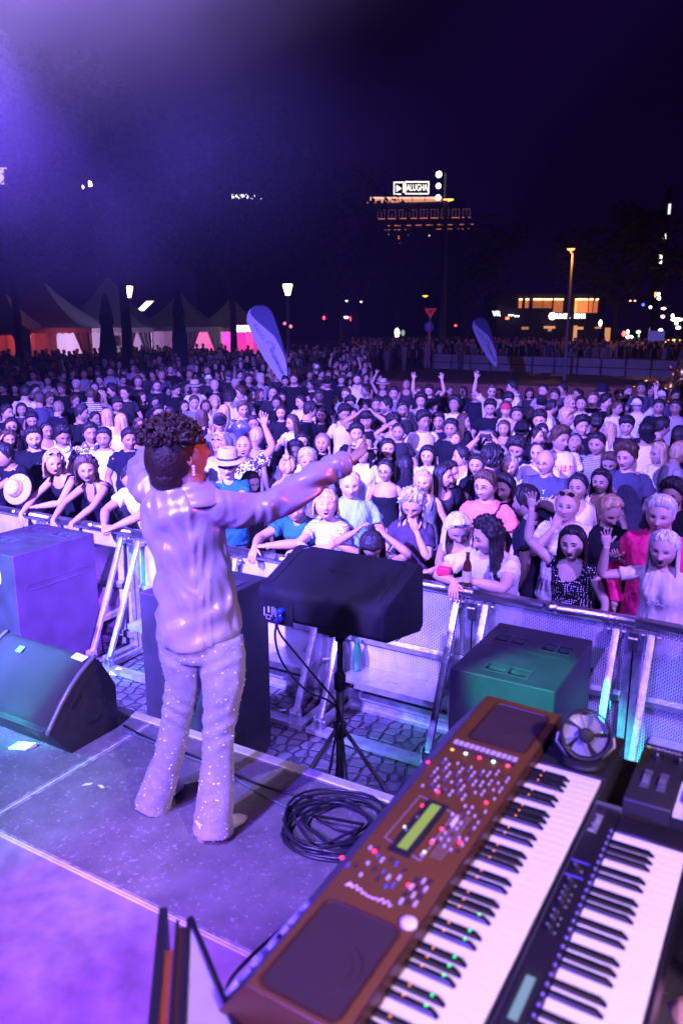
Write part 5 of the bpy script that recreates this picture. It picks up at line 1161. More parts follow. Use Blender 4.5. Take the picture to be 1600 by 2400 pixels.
def head(nm, sp, skin, hcol, M, c, hh, nth=34, nph=40):
    th = np.linspace(.001, PI-.001, nth); ph = np.linspace(-PI, PI, nph, endpoint=False); ph = ph - .38*np.sin(ph) * 1.0
    T, F = np.meshgrid(th, ph, indexing='ij')
    z = .5*np.cos(T); x = .372*SP_(np.sin(T), z, .78)*np.sin(F)*hwf(z); y = -.41*SP_(np.sin(T), z, .85)*np.cos(F)
    fr = np.clip(np.cos(F)*1.6, 0, 1)
    y = y - hdisp(x, z, sp)*fr
    y = np.where((z < -.1) & (y > 0), y*(1 - .35*np.clip((-z-.1)/.4, 0, 1)), y); x = np.where(z > .25, x*(1-.04), x)
    P = np.stack([x, y, z], -1); C = np.tile(A(skin), (nth, nph, 1)).astype(float)
    # warmer cheeks, lips, shaved or bearded jaw, socket shade is painted by a patch below
    C *= (1 + .10*(g2(np.abs(x)-.17, .09)*g2(z+.13, .08)*fr))[..., None]**A((1., -.6, -.4))
    C *= (1 - .10*g2(x, .06)*g2(z+.19, .05)*fr)[..., None]**A((0, 1, 1))
    bd = sp.get('beard', 0)
    if bd:
        zt = -.325 + .85*np.clip(np.abs(x)-.10, 0, .24); m = np.clip((zt - z)/.06, 0, 1)*np.clip(1.25-np.abs(F)/1.5, 0, 1)*2; m = np.maximum(m, 1.6*g2(z+.238, .022)*g2(x, .11)*fr); m = m*(1-g2(x, .075)*g2(z+.30, .03)*.9); m = np.clip(m, 0, 1)*bd
        if bd < .35 and sp.get('goatee'): m = m*(g2(x, .13))
        C = C*(1-m[..., None]) + A(hcol)*m[..., None]; P[..., 1] -= (.018*m*fr)
    P = P*hh; P[..., 0] *= sp.get('hw', 1); nm.grid(((P.reshape(-1, 3) @ M.T) + c).reshape(nth, nph, 3), C, flip=True)
    D = lambda V, F_, col: nm.add((A(V)*hh) @ M.T + c, F_, col)
    def patch(pts, col, off):     # filled outline lying on the face
        V = [(px, float(face_y(A(px), A(pz), sp)) - off, pz) for px, pz in pts]; cx = sum(p[0] for p in pts)/len(pts); cz = sum(p[1] for p in pts)/len(pts)
        V.append((cx, float(face_y(A(cx), A(cz), sp)) - off*1.25, cz)); n = len(pts)
        D(V, [(i, (i+1) % n, n) for i in range(n)], col)
    dark = (.02, .012, .012); lip = tuple(A(skin)*A(sp.get('lip', (.80, .40, .43)))); brow = tuple(A(hcol)*.55)
    eh = .019 if not sp.get('closed') else .004
    for s in (-1, 1):
        ex = .135*s; ell = lambda rx, rz, n=12, ox=0, oz=0: [(ex+ox+rx*math.cos(a), .0+oz+rz*math.sin(a)) for a in np.linspace(0, 2*PI, n, endpoint=False)]
        patch(ell(.080, eh+.024), tuple(A(skin)*.68), .004)  # darker skin patch paints the shade of the eye socket
        if not sp.get('closed'):
            patch(ell(.054, eh*.85), tuple(A(skin)*.45+.12), .010); patch(ell(.026, .018, 10, sp.get('gaze', 0)), (.02, .014, .014), .015)
        patch([(ex-.062, .004), (ex-.03, .004+eh), (ex, .008+eh), (ex+.03, .004+eh), (ex+.062, .004), (ex+.03, .016+eh*1.2), (ex, .020+eh*1.2), (ex-.03, .016+eh*1.2)], dark, .018)
        b = [(.055, .074), (.12, .096), (.215, .072), (.215, .090), (.12, .128), (.055, .112)]
        patch([(px*s, pz + sp.get('browup', 0)) for px, pz in b], brow, .010)
        patch([(s*.03+.02*math.cos(a), -.208+.010*math.sin(a)) for a in np.linspace(0, 2*PI, 8, endpoint=False)], tuple(A(skin)*.35), .006)
        # ears
        e = []; 
        for k, (r1, dx) in enumerate(((.02, -.02), (.075, .01), (.085, .035), (.06, .045), (.02, .03))):
            e.append([(s*(.345+dx), .03 + r1*.62*math.cos(a) + dx*.4, -.04 + r1*1.1*math.sin(a)) for a in np.linspace(0, 2*PI, 10, endpoint=False)])
        nm.grid((A(e).reshape(-1, 3)*hh @ M.T + c).reshape(5, 10, 3), tuple(A(skin)*A((1., .9, .9))), capends=True)
    if sp.get('open'):
        o = sp['open']; hz = .028 + .040*o; w = .085 - .01*o
        el = lambda rx, rz, zz: [(rx*math.cos(a), zz + rz*math.sin(a)) for a in np.linspace(0, 2*PI, 14, endpoint=False)]
        patch(el(w+.018, hz+.018, -.305), lip, .006); patch(el(w-.004, hz-.002, -.305), (.05, .008, .012), .012); 
        patch([(-w*.72, -.305+hz*.5), (w*.72, -.305+hz*.5), (w*.5, -.305+hz*.9), (-w*.5, -.305+hz*.9)], (.62, .60, .60), .018)
    elif sp.get('smile'):
        patch([(-.105, -.268), (-.05, -.285), (.05, -.285), (.105, -.268), (.06, -.312), (0, -.325), (-.06, -.312)], lip, .005)
        patch([(-.085, -.275), (-.04, -.286), (.04, -.286), (.085, -.275), (.045, -.302), (-.045, -.302)], (.62, .60, .60), .012)
    else:
        patch([(-.085, -.288), (-.03, -.268), (0, -.274), (.03, -.268), (.085, -.288), (0, -.290)], lip, .005); patch([(-.08, -.291), (0, -.293), (.08, -.291), (.03, -.315), (-.03, -.315)], tuple(A(lip)*1.1), .006)
        patch([(-.085, -.286), (0, -.287), (.085, -.286), (.085, -.291), (0, -.294), (-.085, -.291)], (.08, .02, .02), .011)
    return None
def hairdo(kind, M, c, hh, seed, neck=None, length=.30, curly=0., n=56, fringe=0., top=0., part=0.):
    q = np.random.RandomState(seed); nm = NM(); ph = np.linspace(-PI, PI, n, endpoint=False); ap = np.abs(ph)
    fr_end = {'short': .88, 'long': .80, 'tied': .72, 'bob': .82, 'thin': .62, 'shaved': .78}.get(kind, .85) + fringe
    th_end = np.interp(ap, [0, .5, .85, 1.25, 1.5, 1.75, 2.2, PI], [fr_end, fr_end+.02, fr_end+.22, 1.50, 1.80, 1.72, 2.02, 2.15])
    if kind == 'thin': th_end = th_end*1.0
    t0 = {'short': .075, 'long': .06, 'tied': .045, 'bob': .08, 'thin': .03, 'shaved': .022}.get(kind, .07) + curly*.05 + top
    col_n = q.normal(size=n)*.5 + np.sin(ph*9+q.rand()*6)*.5; th_end = th_end + .05*q.normal(size=n)*(.6 if kind != 'shaved' else .2)
    m = 16; rows = []
    for i in range(m+1):
        k = i/m; th = th_end*k
        z = .5*np.cos(th); x = .372*SP_(np.sin(th), z, .78)*np.sin(ph)*hwf(z); y = -.41*SP_(np.sin(th), z, .85)*np.cos(ph)
        t = t0*np.clip((1-k)*4.0+.12, 0, 1) + .012*col_n*min(1, k*2)
        if kind == 'thin': t = t*np.clip(th/.5-.2, 0, 1) - .02*(th < .45)
        if kind in ('short', 'shaved', 'thin', 'tied'): t = t*(.32 + .68*np.clip((np.cos(th)-.12)/.45, 0, 1)*(1 + .25*np.clip(np.cos(ph), 0, 1)))
        t = t*(1 + .35*np.clip(np.cos(th), 0, 1))
        if part: t = t*(1 - .45*g2(ph-part, .25)*(k > .1))
        nr = np.stack([np.sin(th)*np.sin(ph), -np.sin(th)*np.cos(ph), np.cos(th)], -1)
        P = np.stack([x, y, z], -1) + nr*(t[:, None] + .002 + .010*min(1, k*3)*(k < .97))
        P = P + nr*(.010*snoise(P*A((1,1,.5)), 30, seed, 2)*min(1, (1-k)*4)*min(1, k*4)*(kind != 'shaved'))[:, None]
        if curly: P = P + nr*(curly*.075*snoise(P, 16, seed, 3)*min(1, (1-k)*3+.35))[:, None]
        rows.append(P)
    P = np.array(rows)
    if curly or kind in ('short', 'thin', 'shaved', 'tied'): pass
    nm.grid((P.reshape(-1, 3)*hh @ M.T + c).reshape(P.shape), (1, 1, 1), flip=True)
    if kind in ('long', 'bob'):
        L = length; sel = np.where(ap > (.92 if kind == 'long' else .95))[0]; sel = np.concatenate([np.arange(n)[np.argmax(ph > 1.08):], np.arange(0, n - np.argmax(ph > 1.08)+1)])
        phs = ph[sel]; phs = np.where(phs < 0, phs+2*PI, phs); o = np.argsort(phs); phs = phs[o]; phs = np.concatenate([np.linspace(phs[0], phs[-1], 64)]); aps = np.minimum(phs, 2*PI-phs)
        cn = np.interp(np.linspace(0, 1, 64), np.linspace(0, 1, 40), q.normal(size=40)); rows = []; mm = 16
        w0 = q.rand()*6
        for i in range(mm+1):
            k = i/mm; th = 1.15 + .42*min(1, k*3); s = np.sin(th)
            z0 = .5*np.cos(1.15+.42*min(1, k*3)); R_ = 1.13 + .035*cn + .03*np.sin(phs*23+k*5) + (.16*math.sin(k*PI*.8) if kind == 'bob' else .18*k)
            x = .372*s*np.sin(phs)*R_; y = -.41*s*np.cos(phs)*R_*(1 - .1*k) + .07*k*(aps < 1.5)
            x = x*(1 - .22*k*(aps > 2.2))
            z = z0 - max(0, (k-.18))/.82 * (L/hh) * (1 + .05*cn*k) * (1 - .18*(aps < 1.5)*k)
            wv = (.045 + .02*curly)*np.sin(k*11 + phs*3 + w0)*k + curly*.05*np.sin(k*24 + phs*9 + cn*3)
            rows.append(np.stack([x*(1+wv), y*(1+wv*.6) + .03*k, z], -1))
        P = np.array(rows) * hh
        # the hanging part follows gravity, not the head's nod: only yaw is applied below the jaw
        Q = P @ M.T; Mz = M.copy(); f = A((Mz[0,1], Mz[1,1])); f /= np.linalg.norm(f)+1e-9; My = A(((f[1], f[0], 0), (-f[0], f[1], 0), (0, 0, 1.)))
        kk = np.linspace(0, 1, mm+1)[:, None, None]; Q2 = P @ My.T; Q = Q*(1-np.clip(kk*2.2, 0, 1)) + Q2*np.clip(kk*2.2, 0, 1) 
        nm.grid(Q + c, (1, 1, 1), wrap=False)
        nm.grid(Q*A((.93, .93, 1.)) + c, (1, 1, 1), wrap=False)
    if kind == 'tied':
        b = A((0, .50, .12))*hh @ M.T + c; dn = A((0, .0, -1.)); bk = A((0, 1., 0)) @ M.T
        nm.tube([b - bk*.03, b, b + bk*.035 + dn*.03, b + bk*.05 + dn*(.10), b + bk*.03 + dn*(.10+length*.5)], [.02, .028, .034, .032, .012], (1, 1, 1), 12)
    if kind == 'bun':
        b = A((0, .30, .50))*hh @ M.T + c; nm.tube([b+A((0,0,-.03)), b+A((0,0,0.)), b+A((0,0,.03)), b+A((0,0,.05))], [.03, .045, .04, .01], (1, 1, 1), 12)
    return nm
def hand(nm, W_, Fd, N, s, side, skin, curl=.3, spread=.25, thumb=.6, fist=False):
    F = A(Fd, float); F /= np.linalg.norm(F); N = A(N, float); N -= F*(N @ F); N /= np.linalg.norm(N)+1e-9; S = np.cross(F, N)*side   # S points to the thumb
    W_ = A(W_, float); L = .088*s
    P = []
    for k, (t, hw, ht) in enumerate(((-.12, .026, .020), (.15, .030, .019), (.55, .039, .016), (.9, .040, .014), (1.02, .036, .010))):
        an = np.linspace(0, 2*PI, 12, endpoint=False); cen = W_ + F*L*t
        P.append(cen + np.outer(np.cos(an)*hw*s, S) + np.outer(np.sin(an)*ht*s, N))
    nm.grid(A(P), skin, capends=True)
    fs = (('i', .027, .071), ('m', .009, .079), ('r', -.009, .073), ('p', -.027, .057))
    for j, (_, o, ln) in enumerate(fs):
        a = spread*(o/.027)*.55; cu = (curl if not hasattr(curl, '__len__') else curl[j]) + .05*j; b = W_ + F*L*.96 + S*o*s; p = [b - F*.012*s]; d = F*math.cos(a) + S*math.sin(a); tot = 0; pts = [b - d*.012*s, b]
        for k, fr in enumerate((.46, .30, .24)):
            tot += cu*(.8 if k == 0 else 1.1); v = d*math.cos(tot) + N*math.sin(tot); pts.append(pts[-1] + v*ln*fr*s)
        nm.tube(pts, [.0088*s, .0090*s, .0080*s, .0072*s, .0048*s], skin, 7)
    b = W_ + F*L*.28 + S*.024*s; d = (F*.62 + S*.78); d /= np.linalg.norm(d); v2 = d*.8 + F*.5*thumb + N*.35*thumb; v2 /= np.linalg.norm(v2)
    nm.tube([b - d*.012*s, b + d*.024*s, b + d*.024*s + v2*.030*s, b + d*.024*s + v2*.054*s], [.0125*s, .0115*s, .0098*s, .006*s], skin, 8)
def arm_ik(S, Wt, l1, l2, hint):
    S, Wt = A(S, float), A(Wt, float); d = Wt - S; D = np.linalg.norm(d); mx = (l1+l2)*.995
    if D > mx: Wt = S + d/D*mx; D = mx; d = Wt - S
    D = max(D, abs(l1-l2)+.02); u = d/np.linalg.norm(d); a = (l1*l1 - l2*l2 + D*D)/(2*D); h = math.sqrt(max(0, l1*l1-a*a)); hn = A(hint, float); hn = hn - u*(hn @ u); hn /= np.linalg.norm(hn)+1e-9
    return S + u*a + hn*h, Wt
SK = {'L': (.47,.30,.24), 'M': (.33,.20,.145), 'D': (.10,.06,.045), 'A': (.44,.30,.22), 'T': (.38,.235,.18)}
HC = {'d': (.018,.014,.014), 'b': (.07,.038,.022), 'y': (.45,.30,.16), 'g': (.36,.34,.34), 'w': (.62,.60,.58), 'r': (.14,.05,.02), 's': (.20,.13,.08)}
CC = {'black': (.009,.009,.012), 'white': (.62,.60,.62), 'grey': (.16,.155,.16), 'blue': (.055,.055,.085), 'lblue': (.20,.34,.42), 'navy': (.011,.011,.020), 'coral': (.80,.20,.16), 'pink': (.85,.03,.16), 'teal': (.015,.11,.13),
      'cream': (.60,.54,.46), 'plum': (.05,.03,.045), 'lilac': (.30,.27,.30), 'dgrey': (.024,.023,.025), 'red': (.45,.03,.05), 'olive': (.12,.12,.07), 'stone': (.42,.38,.36), 'denim': (.06,.065,.10)}
TT = [-.12, 0, .2, .4, .62, .8, .9, .955, 1.0, 1.12]
RX = {'m': [.168,.165,.155,.150,.170,.180,.165,.118,.062,.056], 'f': [.175,.170,.150,.132,.146,.152,.140,.100,.052,.046]}
RY = {'m': [.112,.115,.108,.104,.118,.112,.092,.074,.060,.058], 'f': [.118,.115,.100,.090,.104,.100,.084,.064,.050,.048]}
RAILY = R(-30.5)
def accessories(sp, root, M, c, hh, q):
    f = lambda x, y, z: (A((x, y, z))*hh) @ M.T + c
    def part(nm, name, m, col): return nm.build(name, m, root, col)
    def ring(pts, r): return pts
    if sp.get('glasses') or sp.get('shades'):
        nm = NM(); sh = sp.get('shades')
        for s in (-1, 1):
            P = [f(s*.145+.078*math.cos(a), float(face_y(A(s*.145+.078*math.cos(a)*.8), A(.0), sp))-.055, -.005+.060*math.sin(a)) for a in np.linspace(0, 2*PI, 13)]
            nm.tube(P, .0016, (1,1,1), 5, cap=False)
            if sh: nm.add(P, [tuple(range(12))], (1,1,1))
            nm.tube([f(s*.22, -.34, .0), f(s*.33, -.20, .02), f(s*.35, .03, .0)], .0015, (1,1,1), 5)
        nm.tube([f(-.07, -.50, .01), f(0, -.51, .02), f(.07, -.50, .01)], .0016, (1,1,1), 5)
        part(nm, 'sunglasses' if sh else 'glasses', MATS['black_plastic'], None)
    if sp.get('sung'):
        nm = NM()
        for s in (-1, 1):
            P = [f(s*.15+.10*math.cos(a), -.33-.05*math.sin(a)+.02*abs(math.cos(a)), .44+.075*math.sin(a)) for a in np.linspace(0, 2*PI, 11)]
            nm.add(P, [tuple(range(10))], (1,1,1)); nm.tube(P, .002, (1,1,1), 5, cap=False); nm.tube([f(s*.25, -.32, .43), f(s*.36, -.12, .33), f(s*.38, .05, .20)], .002, (1,1,1), 5)
        nm.tube([f(-.05,-.38,.44), f(.05,-.38,.44)], .0025, (1,1,1), 5); part(nm, 'sunglasses', MATS['monitor_paint'] if 'monitor_paint' in MATS else BLKP, None)
    if sp.get('cap'):
        nm = NM(); an = np.linspace(0, 2*PI, 24, endpoint=False); rows = []
        back = sp.get('capback', 0); sg = -1 if back else 1
        for t in (0, .15, .35, .55, .75, .92, 1.0):
            z = .12 + .46*math.sin(t*PI/2); r = math.cos(t*PI/2)**.75
            rows.append([f(.385*r*math.sin(a), .01-.465*r*math.cos(a), z + .04*math.cos(a)*(1-t)*sg) for a in an])
        nm.grid(A(rows), (1,1,1), flip=True)
        br = [[f(.33*math.sin(a)*k2, sg*(-.42*math.cos(a) - (k2-1)*1.05*math.cos(a)), .145 - (k2-1)*.16) for a in np.linspace(-1.15, 1.15, 11)] for k2 in (1.0, 1.15, 1.3, 1.42)]
        b2 = A(br); nm.grid(b2, (1,1,1), wrap=False); nm.grid(b2 - A((0,0,.004)), (1,1,1), wrap=False, flip=True)
        part(nm, 'cap', CLOTH, CC[sp['cap']])
    if sp.get('straw') or sp.get('bucket'):
        st = sp.get('straw'); nm = NM(); an = np.linspace(0, 2*PI, 32, endpoint=False); w = (.86 if st else .62); rows = []
        prof = [(w*.92, .19, 1), (.68, .22, 1), (.42, .27, 0), (.405, .42, 0), (.385, .62, 0), (.33, .72, 0), (.18, .70, 0), (.01, .68, 0)] if st else [(w, .02, 1), (.42, .22, 0), (.40, .40, 0), (.36, .58, 0), (.2, .62, 0), (.01, .62, 0)]
        for r, z, b in prof: rows.append([f(r*math.sin(a)*.96, .02-r*math.cos(a)*1.05, z + (.10*math.sin(a)**2*b*(w if r > .6 else .3) if st else 0)) for a in an])
        nm.grid(A(rows), (1,1,1), flip=True); h = part(nm, 'hat', STRAW if st else CLOTH, (.42,.34,.22) if st else CC[sp['bucket']])
        m_ = h.modifiers.new('s', 'SOLIDIFY'); m_.thickness = .004
        if st:
            nm = NM(); nm.grid(A([[f(r*math.sin(a)*.965, .02-r*math.cos(a)*1.055, z) for a in an] for r, z in ((.432, .28), (.424, .37))]), (1,1,1), flip=True); b = nm.build('hat_band', CLOTH, h, (.03,.03,.05) if st != 'w' else (.6,.58,.5))
    if sp.get('band'):
        nm = NM(); an = np.linspace(0, 2*PI, 28, endpoint=False); nm.grid(A([[f(.375*math.sin(a)*k2, .01-.45*k2*math.cos(a), z) for a in an] for k2, z in ((1.0, .16), (1.03, .22), (1.0, .33))]), (1,1,1), flip=True); part(nm, 'headband', CLOTH, CC[sp['band']])
    if sp.get('hoops'):
        for s in (-1, 1): nm = NM(); nm.tube([f(s*.37, .02+.07*math.sin(a), -.22+.11*math.cos(a)) for a in np.linspace(0, 2*PI, 15)], .0022, (1,1,1), 5, cap=False); part(nm, 'earring', ALU, None)
def person(label, P, sp, near=1, group='people in the audience', name='person'):
    sex = sp['sex']; H = sp['H']; s = H/1.75; L = sp.get('lean', .04); hh = (.250 if sex == 'm' else .238)*s**.5*sp.get('hs', 1.0); q = random.Random(hash_(label))
    seed = hash_(label) % 9999; skin = SK[sp.get('skin', 'L')]; skin = tuple(A(skin)*(1+.3*(q.random()-.5))); sp['hw'] = q.uniform(.93, 1.05); hc = HC[sp.get('hc', 'd')]
    by = sp['by']; yaw = sp['yaw'] - by; yaw = (yaw + PI) % (2*PI) - PI
    if abs(yaw) > 1.25: by += yaw - math.copysign(1.25, yaw); yaw = math.copysign(1.25, yaw)
    hip = A((0., 0, .53*H)); tl = (.845-.53)*H; d = A((0, -math.sin(L), math.cos(L))); fw = A((0, -math.cos(L), -math.sin(L))); X = A((1., 0, 0))
    c_ = lambda t: hip + d*tl*t; rx_, ry_ = RX[sex], RY[sex]; bw = sp.get('bulk', 1.)
    nl = L*.55 + .16; nk = c_(1.0); nd = A((0, -math.sin(nl), math.cos(nl))); Hc = nk + nd*(.57*hh) + A((0, -.02*s, .0))
    M = rot('z', yaw) @ rot('y', sp.get('tilt', 0)) @ rot('x', sp.get('nod', 0))
    Rz = rot('z', by); o = A(P) - Rz @ Hc
    root = empty(name, (o[0], o[1], 0), by, label, 'person', group)
    dz = o[2]            # height left over is taken up by the legs
    up = A((0, 0, dz))
    hip = hip + up; Hc = Hc + up; nk = nk + up
    def trunk(t, phi, off, ez=0):
        rx = np.interp(t, TT, rx_)*s*bw + off; ry = np.interp(t, TT, ry_)*s*bw*(1.12 if bw > 1.05 else 1) + off
        bust = (.030*s*np.exp(-((t-.66)/.11)**2)*(np.exp(-((np.abs(phi)-.5)/.42)**2)) if sex == 'f' else .008*np.exp(-((t-.72)/.1)**2)*np.exp(-((np.abs(phi)-.5)/.4)**2))
        sq = 1 + .06*np.abs(np.sin(2*phi))
        return (hip + d*tl*t) + X*(rx*sq*np.sin(phi)) + fw*((ry+bust)*sq*np.cos(phi))
    body = NM(); nt, npn = (14, 24) if near else (8, 14)
    ph = np.linspace(-PI, PI, npn, endpoint=False)
    T0 = {'tank': .55, 'vee': .55, 'halter': .45, 'strapless': .55, 'open': .86, 'polo': .93}.get(sp.get('top', ('tee',))[0], .95)
    P_ = A([[trunk(t, p, 0) for p in ph] for t in np.linspace(T0, 1.12, nt)]); body.grid(P_, skin, flip=True)
    body.tube([nk - nd*.02, nk + nd*.05*s, nk + nd*.10*s, Hc + A((0, .02, -.02))], [.062*s*(1 if sex == 'm' else .82), .058*s*(1 if sex == 'm' else .80), .056*s*(1 if sex == 'm' else .8), .05*s], skin, 14)
    head(body, sp, skin, hc, M, Hc, hh, *((36, 44) if near else (22, 26)))
    # arms
    shw = (.160 if sex == 'm' else .138)*s*bw; l1, l2 = .170*H, .150*H; am = (1.06 if sex == 'm' else .88)*s*(.5+.5*bw)*sp.get('armk', 1)
    kinds = sp.get('pose', 'down'); kinds = kinds if isinstance(kinds, tuple) else (kinds, kinds); arms = {}
    rd = ((Rz.T @ A((0., 0, 0)))[1]); vroot = (o[0]*(-SU) + o[1]*CU) - BV; f0 = Mh = M
    for sd, kd in ((-1, kinds[0]), (1, kinds[1])):       # sd -1: the side on the picture's left when facing us
        S = hip + d*tl*.872 + X*shw*sd - fw*.005; hint = A((sd*.8, .5, -.6)); F = (0, -.15, -1); N = (-sd, 0, 0); cu = .35; spd = .15; hs_ = 1
        if kd == 'down': W_ = S + A((sd*.08, -.03, -.51*s)) + fw*.02
        elif kd == 'up': W_ = S + A((sd*(.08+.1*q.random()), -.14, .46*s)); hint = A((sd, -.3, -.5)); F = (sd*.05, -.15, 1); N = (0, -1, 0); cu = .10; spd = .55
        elif kd == 'fist': W_ = S + A((sd*.02, -.02, .50*s)); hint = A((sd, 0, 0)); F = (-sd*.05, 0, 1); N = (0, -1, 0); cu = 1.5
        elif kd == 'half': W_ = S + A((sd*.20, -.20, .20*s)); hint = A((sd*.5, .1, -1)); F = (sd*.1, -.1, 1); N = (-sd*.4, -.8, 0); cu = .2; spd = .5
        elif kd == 'wave': W_ = S + A((sd*.14, -.30, .30*s)); hint = A((sd*.6, -.2, -1)); F = (-sd*.15, -.35, .9); N = (0, -.8, -.3); cu = .25; spd = .6
        elif kd == 'rail': W_ = A((sd*(.13+.06*q.random()), -vroot-.04, 1.235)); hint = A((sd*1., .2, -.2)); F = (-sd*.25, -.75, -.55); N = (0, .4, -1); cu = .35
        elif kd == 'lean': W_ = A((sd*-.06, -vroot+.01, 1.25)); hint = A((sd*1., .1, -.15)); F = (-sd*.9, -.2, -.10); N = (0, 0, -1); cu = .45
        elif kd == 'dangle': W_ = A((sd*.13, -vroot-.13, 1.19)); hint = A((sd*1., .2, .1)); F = (-sd*.1, -.25, -1); N = (0, .9, -.3); cu = .3
        elif kd == 'clasp': W_ = A((sd*.06, -vroot-.10, 1.215)); hint = A((sd*1., .2, .1)); F = (-sd*.7, -.5, -.25); N = (-sd*.3, .2, -1); cu = .9
        elif kd == 'mouth': W_ = Hc + Mh @ A((sd*.05, -.15, -.17)); hint = A((sd*.7, -.1, -1)); F = tuple(Mh @ A((-sd*.3, .15, 1))); N = tuple(Mh @ A((-sd*.3, 1, 0))); cu = .7
        elif kd == 'phone': W_ = Hc + A((sd*.10, -.26, .07)); hint = A((sd*.8, .1, -.8)); F = (-sd*.45, -.2, .8); N = (-sd*.6, -.3, -.1); cu = .7
        elif kd == 'look': W_ = c_(.62) + up + A((sd*.05, -.28, .0)); hint = A((sd*.8, .3, -.8)); F = (-sd*.3, -.8, .3); N = (-sd*.4, 0, 1); cu = .5
        elif kd == 'hold': W_ = c_(.70) + up + A((sd*.10, -.27, -.02)); hint = A((sd*.8, .4, -.8)); F = (-sd*.5, -.6, .5); N = (-sd*.7, .4, .1); cu = .95
        elif kd == 'cross': W_ = c_(.56) + up + A((-sd*.07, -.17, sd*.02)); hint = A((sd*1., -.2, -.6)); F = (-sd*1, .1, .25); N = (0, 1, 0); cu = .2
        elif kd == 'head': W_ = Hc + A((sd*.13, -.03, .10)); hint = A((sd*1., -.5, .3)); F = (-sd*.7, .3, .75); N = (-sd*.6, .2, -.7); cu = .35
        elif kd == 'cheek': W_ = Hc + Mh @ A((sd*.12, -.08, -.16)); hint = A((sd*.8, -.3, -1)); F = tuple(Mh @ A((-sd*.05, -.05, 1))); N = tuple(Mh @ A((-sd*1, .1, 0))); cu = .15
        elif kd == 'point': W_ = S + A((sd*.30, -.30, .15)); hint = A((sd*.5, 0, -1)); F = (sd*.4, -.4, .8); N = (0, -.7, -.4); cu = .2; spd = .5
        elif kd == 'none': continue
        E_, W_ = arm_ik(S, W_, l1, l2, hint); arms[sd] = (S, E_, W_)
        pts = [S - X*sd*.02, S + (E_-S)*.15, S + (E_-S)*.5, S + (E_-S)*.88, E_ + (W_-E_)*.06, E_ + (W_-E_)*.28, E_ + (W_-E_)*.62, E_ + (W_-E_)*.93, W_ + (W_-E_)*.03]
        body.tube(pts, [k*am for k in (.046, .052, .046, .039, .039, .042, .035, .026, .026)], skin, 12 if near else 8)
        if near or kd not in ('down', 'cross'): hand(body, W_, F, N, s*(1. if sex == 'm' else .88), -sd, skin, cu, spd)
        sp['_h%d' % sd] = (W_, A(F)/np.linalg.norm(F), A(N))
    b = body.build('body', SKIN, root, vcol=True)
    # top
    kind, colname = sp.get('top', ('tee', 'black')); nm = NM(); nc = 28 if near else 16; ph = np.linspace(-PI, PI, nc, endpoint=False); off = sp.get('off', .014)
    if bw > 1.1: off += .006
    cosf = np.clip(np.cos(ph), 0, 1); sinf = np.abs(np.sin(ph))
    te = {'tee': .992 - .035*cosf**2, 'polo': 1.0 - .07*cosf**8, 'long': .99 - .04*cosf**2, 'vee': .985 - .26*cosf**5, 'tank': .965 - .19*cosf**3 - .05*sinf**6, 'halter': .95 - .30*cosf**4 - .10*sinf**4, 'strapless': .70 + 0*cosf, 'open': 1.0 - .12*cosf**6}[kind]
    if np.any(np.cos(ph) < 0) and kind in ('tank', 'halter'): te = np.where(np.cos(ph) < 0, te - .10*np.clip(-np.cos(ph), 0, 1), te)
    rows = []; nr = 16 if near else 8
    for k in np.linspace(0, 1, nr):
        rows.append([trunk(-.16 + (te[j]+.16)*k, ph[j], off*(1 if k < .9 else 1 - (k-.9)*5) + .012*max(0, .3-k)) for j in range(nc)])
    R_ = A(rows)
    solid = near and kind not in ('halter', 'strapless', 'vee', 'tank')
    if solid:
        cz = A([[nk - nd*.01]*nc]); R2 = np.concatenate([R_, R_[-1:]*.75 + cz*.25, R_[-1:]*.02 + cz*.98]); R2 = np.concatenate([R_[:1]*.02 + R_[:1].mean(1, keepdims=True)*.98, R2]); nm.grid(R2, (1,1,1), flip=True, capends=True)
    else: nm.grid(R_, (1,1,1), flip=True)
    if kind in ('polo', 'open') and not solid:
        base = R_[-1]; cen = base.mean(0); nm.grid(A([base, base + (base-cen)*.12 + A((0,0,.022)), base + (base-cen)*.42 + A((0,0,.004)), base + (base-cen)*.52 - A((0,0,.012))]), (1,1,1), flip=True)
    sl = {'tee': .58, 'polo': .55, 'open': .6, 'long': 9, 'vee': .16 if sp.get('cap_sleeve') else 0, 'tank': 0, 'halter': 0, 'strapless': 0}[kind]
    if sp.get('sleeve') is not None: sl = sp['sleeve']
    if sl:
        for sd, (S, E_, W_) in arms.items():
            u = E_ - S; nz = lambda an, i: .10*np.sin(an*3+i*1.9)*(i > 1)
            if sl < 5:
                pts = [S - X*sd*.05 + A((0,0,.004)), S - X*sd*.012, S + u*.18, S + u*sl*.6, S + u*sl, S + u*(sl-.005)]; nm.tube(pts, [k*am for k in (.040, .058, .062, .062, .068, .048)], (1,1,1), 14 if near else 10, cap=True, noise=nz)
            else:
                w = W_ - E_; pts = [S - X*sd*.05, S - X*sd*.012, S + u*.2, S + u*.6, S + u*.95, E_ + w*.1, E_ + w*.5, E_ + w*.9, E_ + w*.9]; nm.tube(pts, [k*am for k in (.040, .058, .061, .056, .053, .053, .047, .040, .027)], (1,1,1), 14 if near else 10, noise=nz)
    mt = PAT.get(sp.get('pat')) or (SHINE if sp.get('shiny') else CLOTH); cl = CC[colname]; jit = 1 + .1*(q.random()-.5)
    def folds(co, nr_):
        a = snoise(co*A((1,1,.6)), 9, seed, 3); return co + nr_*(.0065*a + .0055*np.abs(snoise(co*A((1,1,.8)), 17, seed+1, 1)))[:, None]
    shirt = nm.build('shirt' if kind not in ('tank','halter','vee','strapless') else 'top', mt, root, tuple(A(cl)*jit), fuse=.0105 if solid else None, post=folds if near else None)
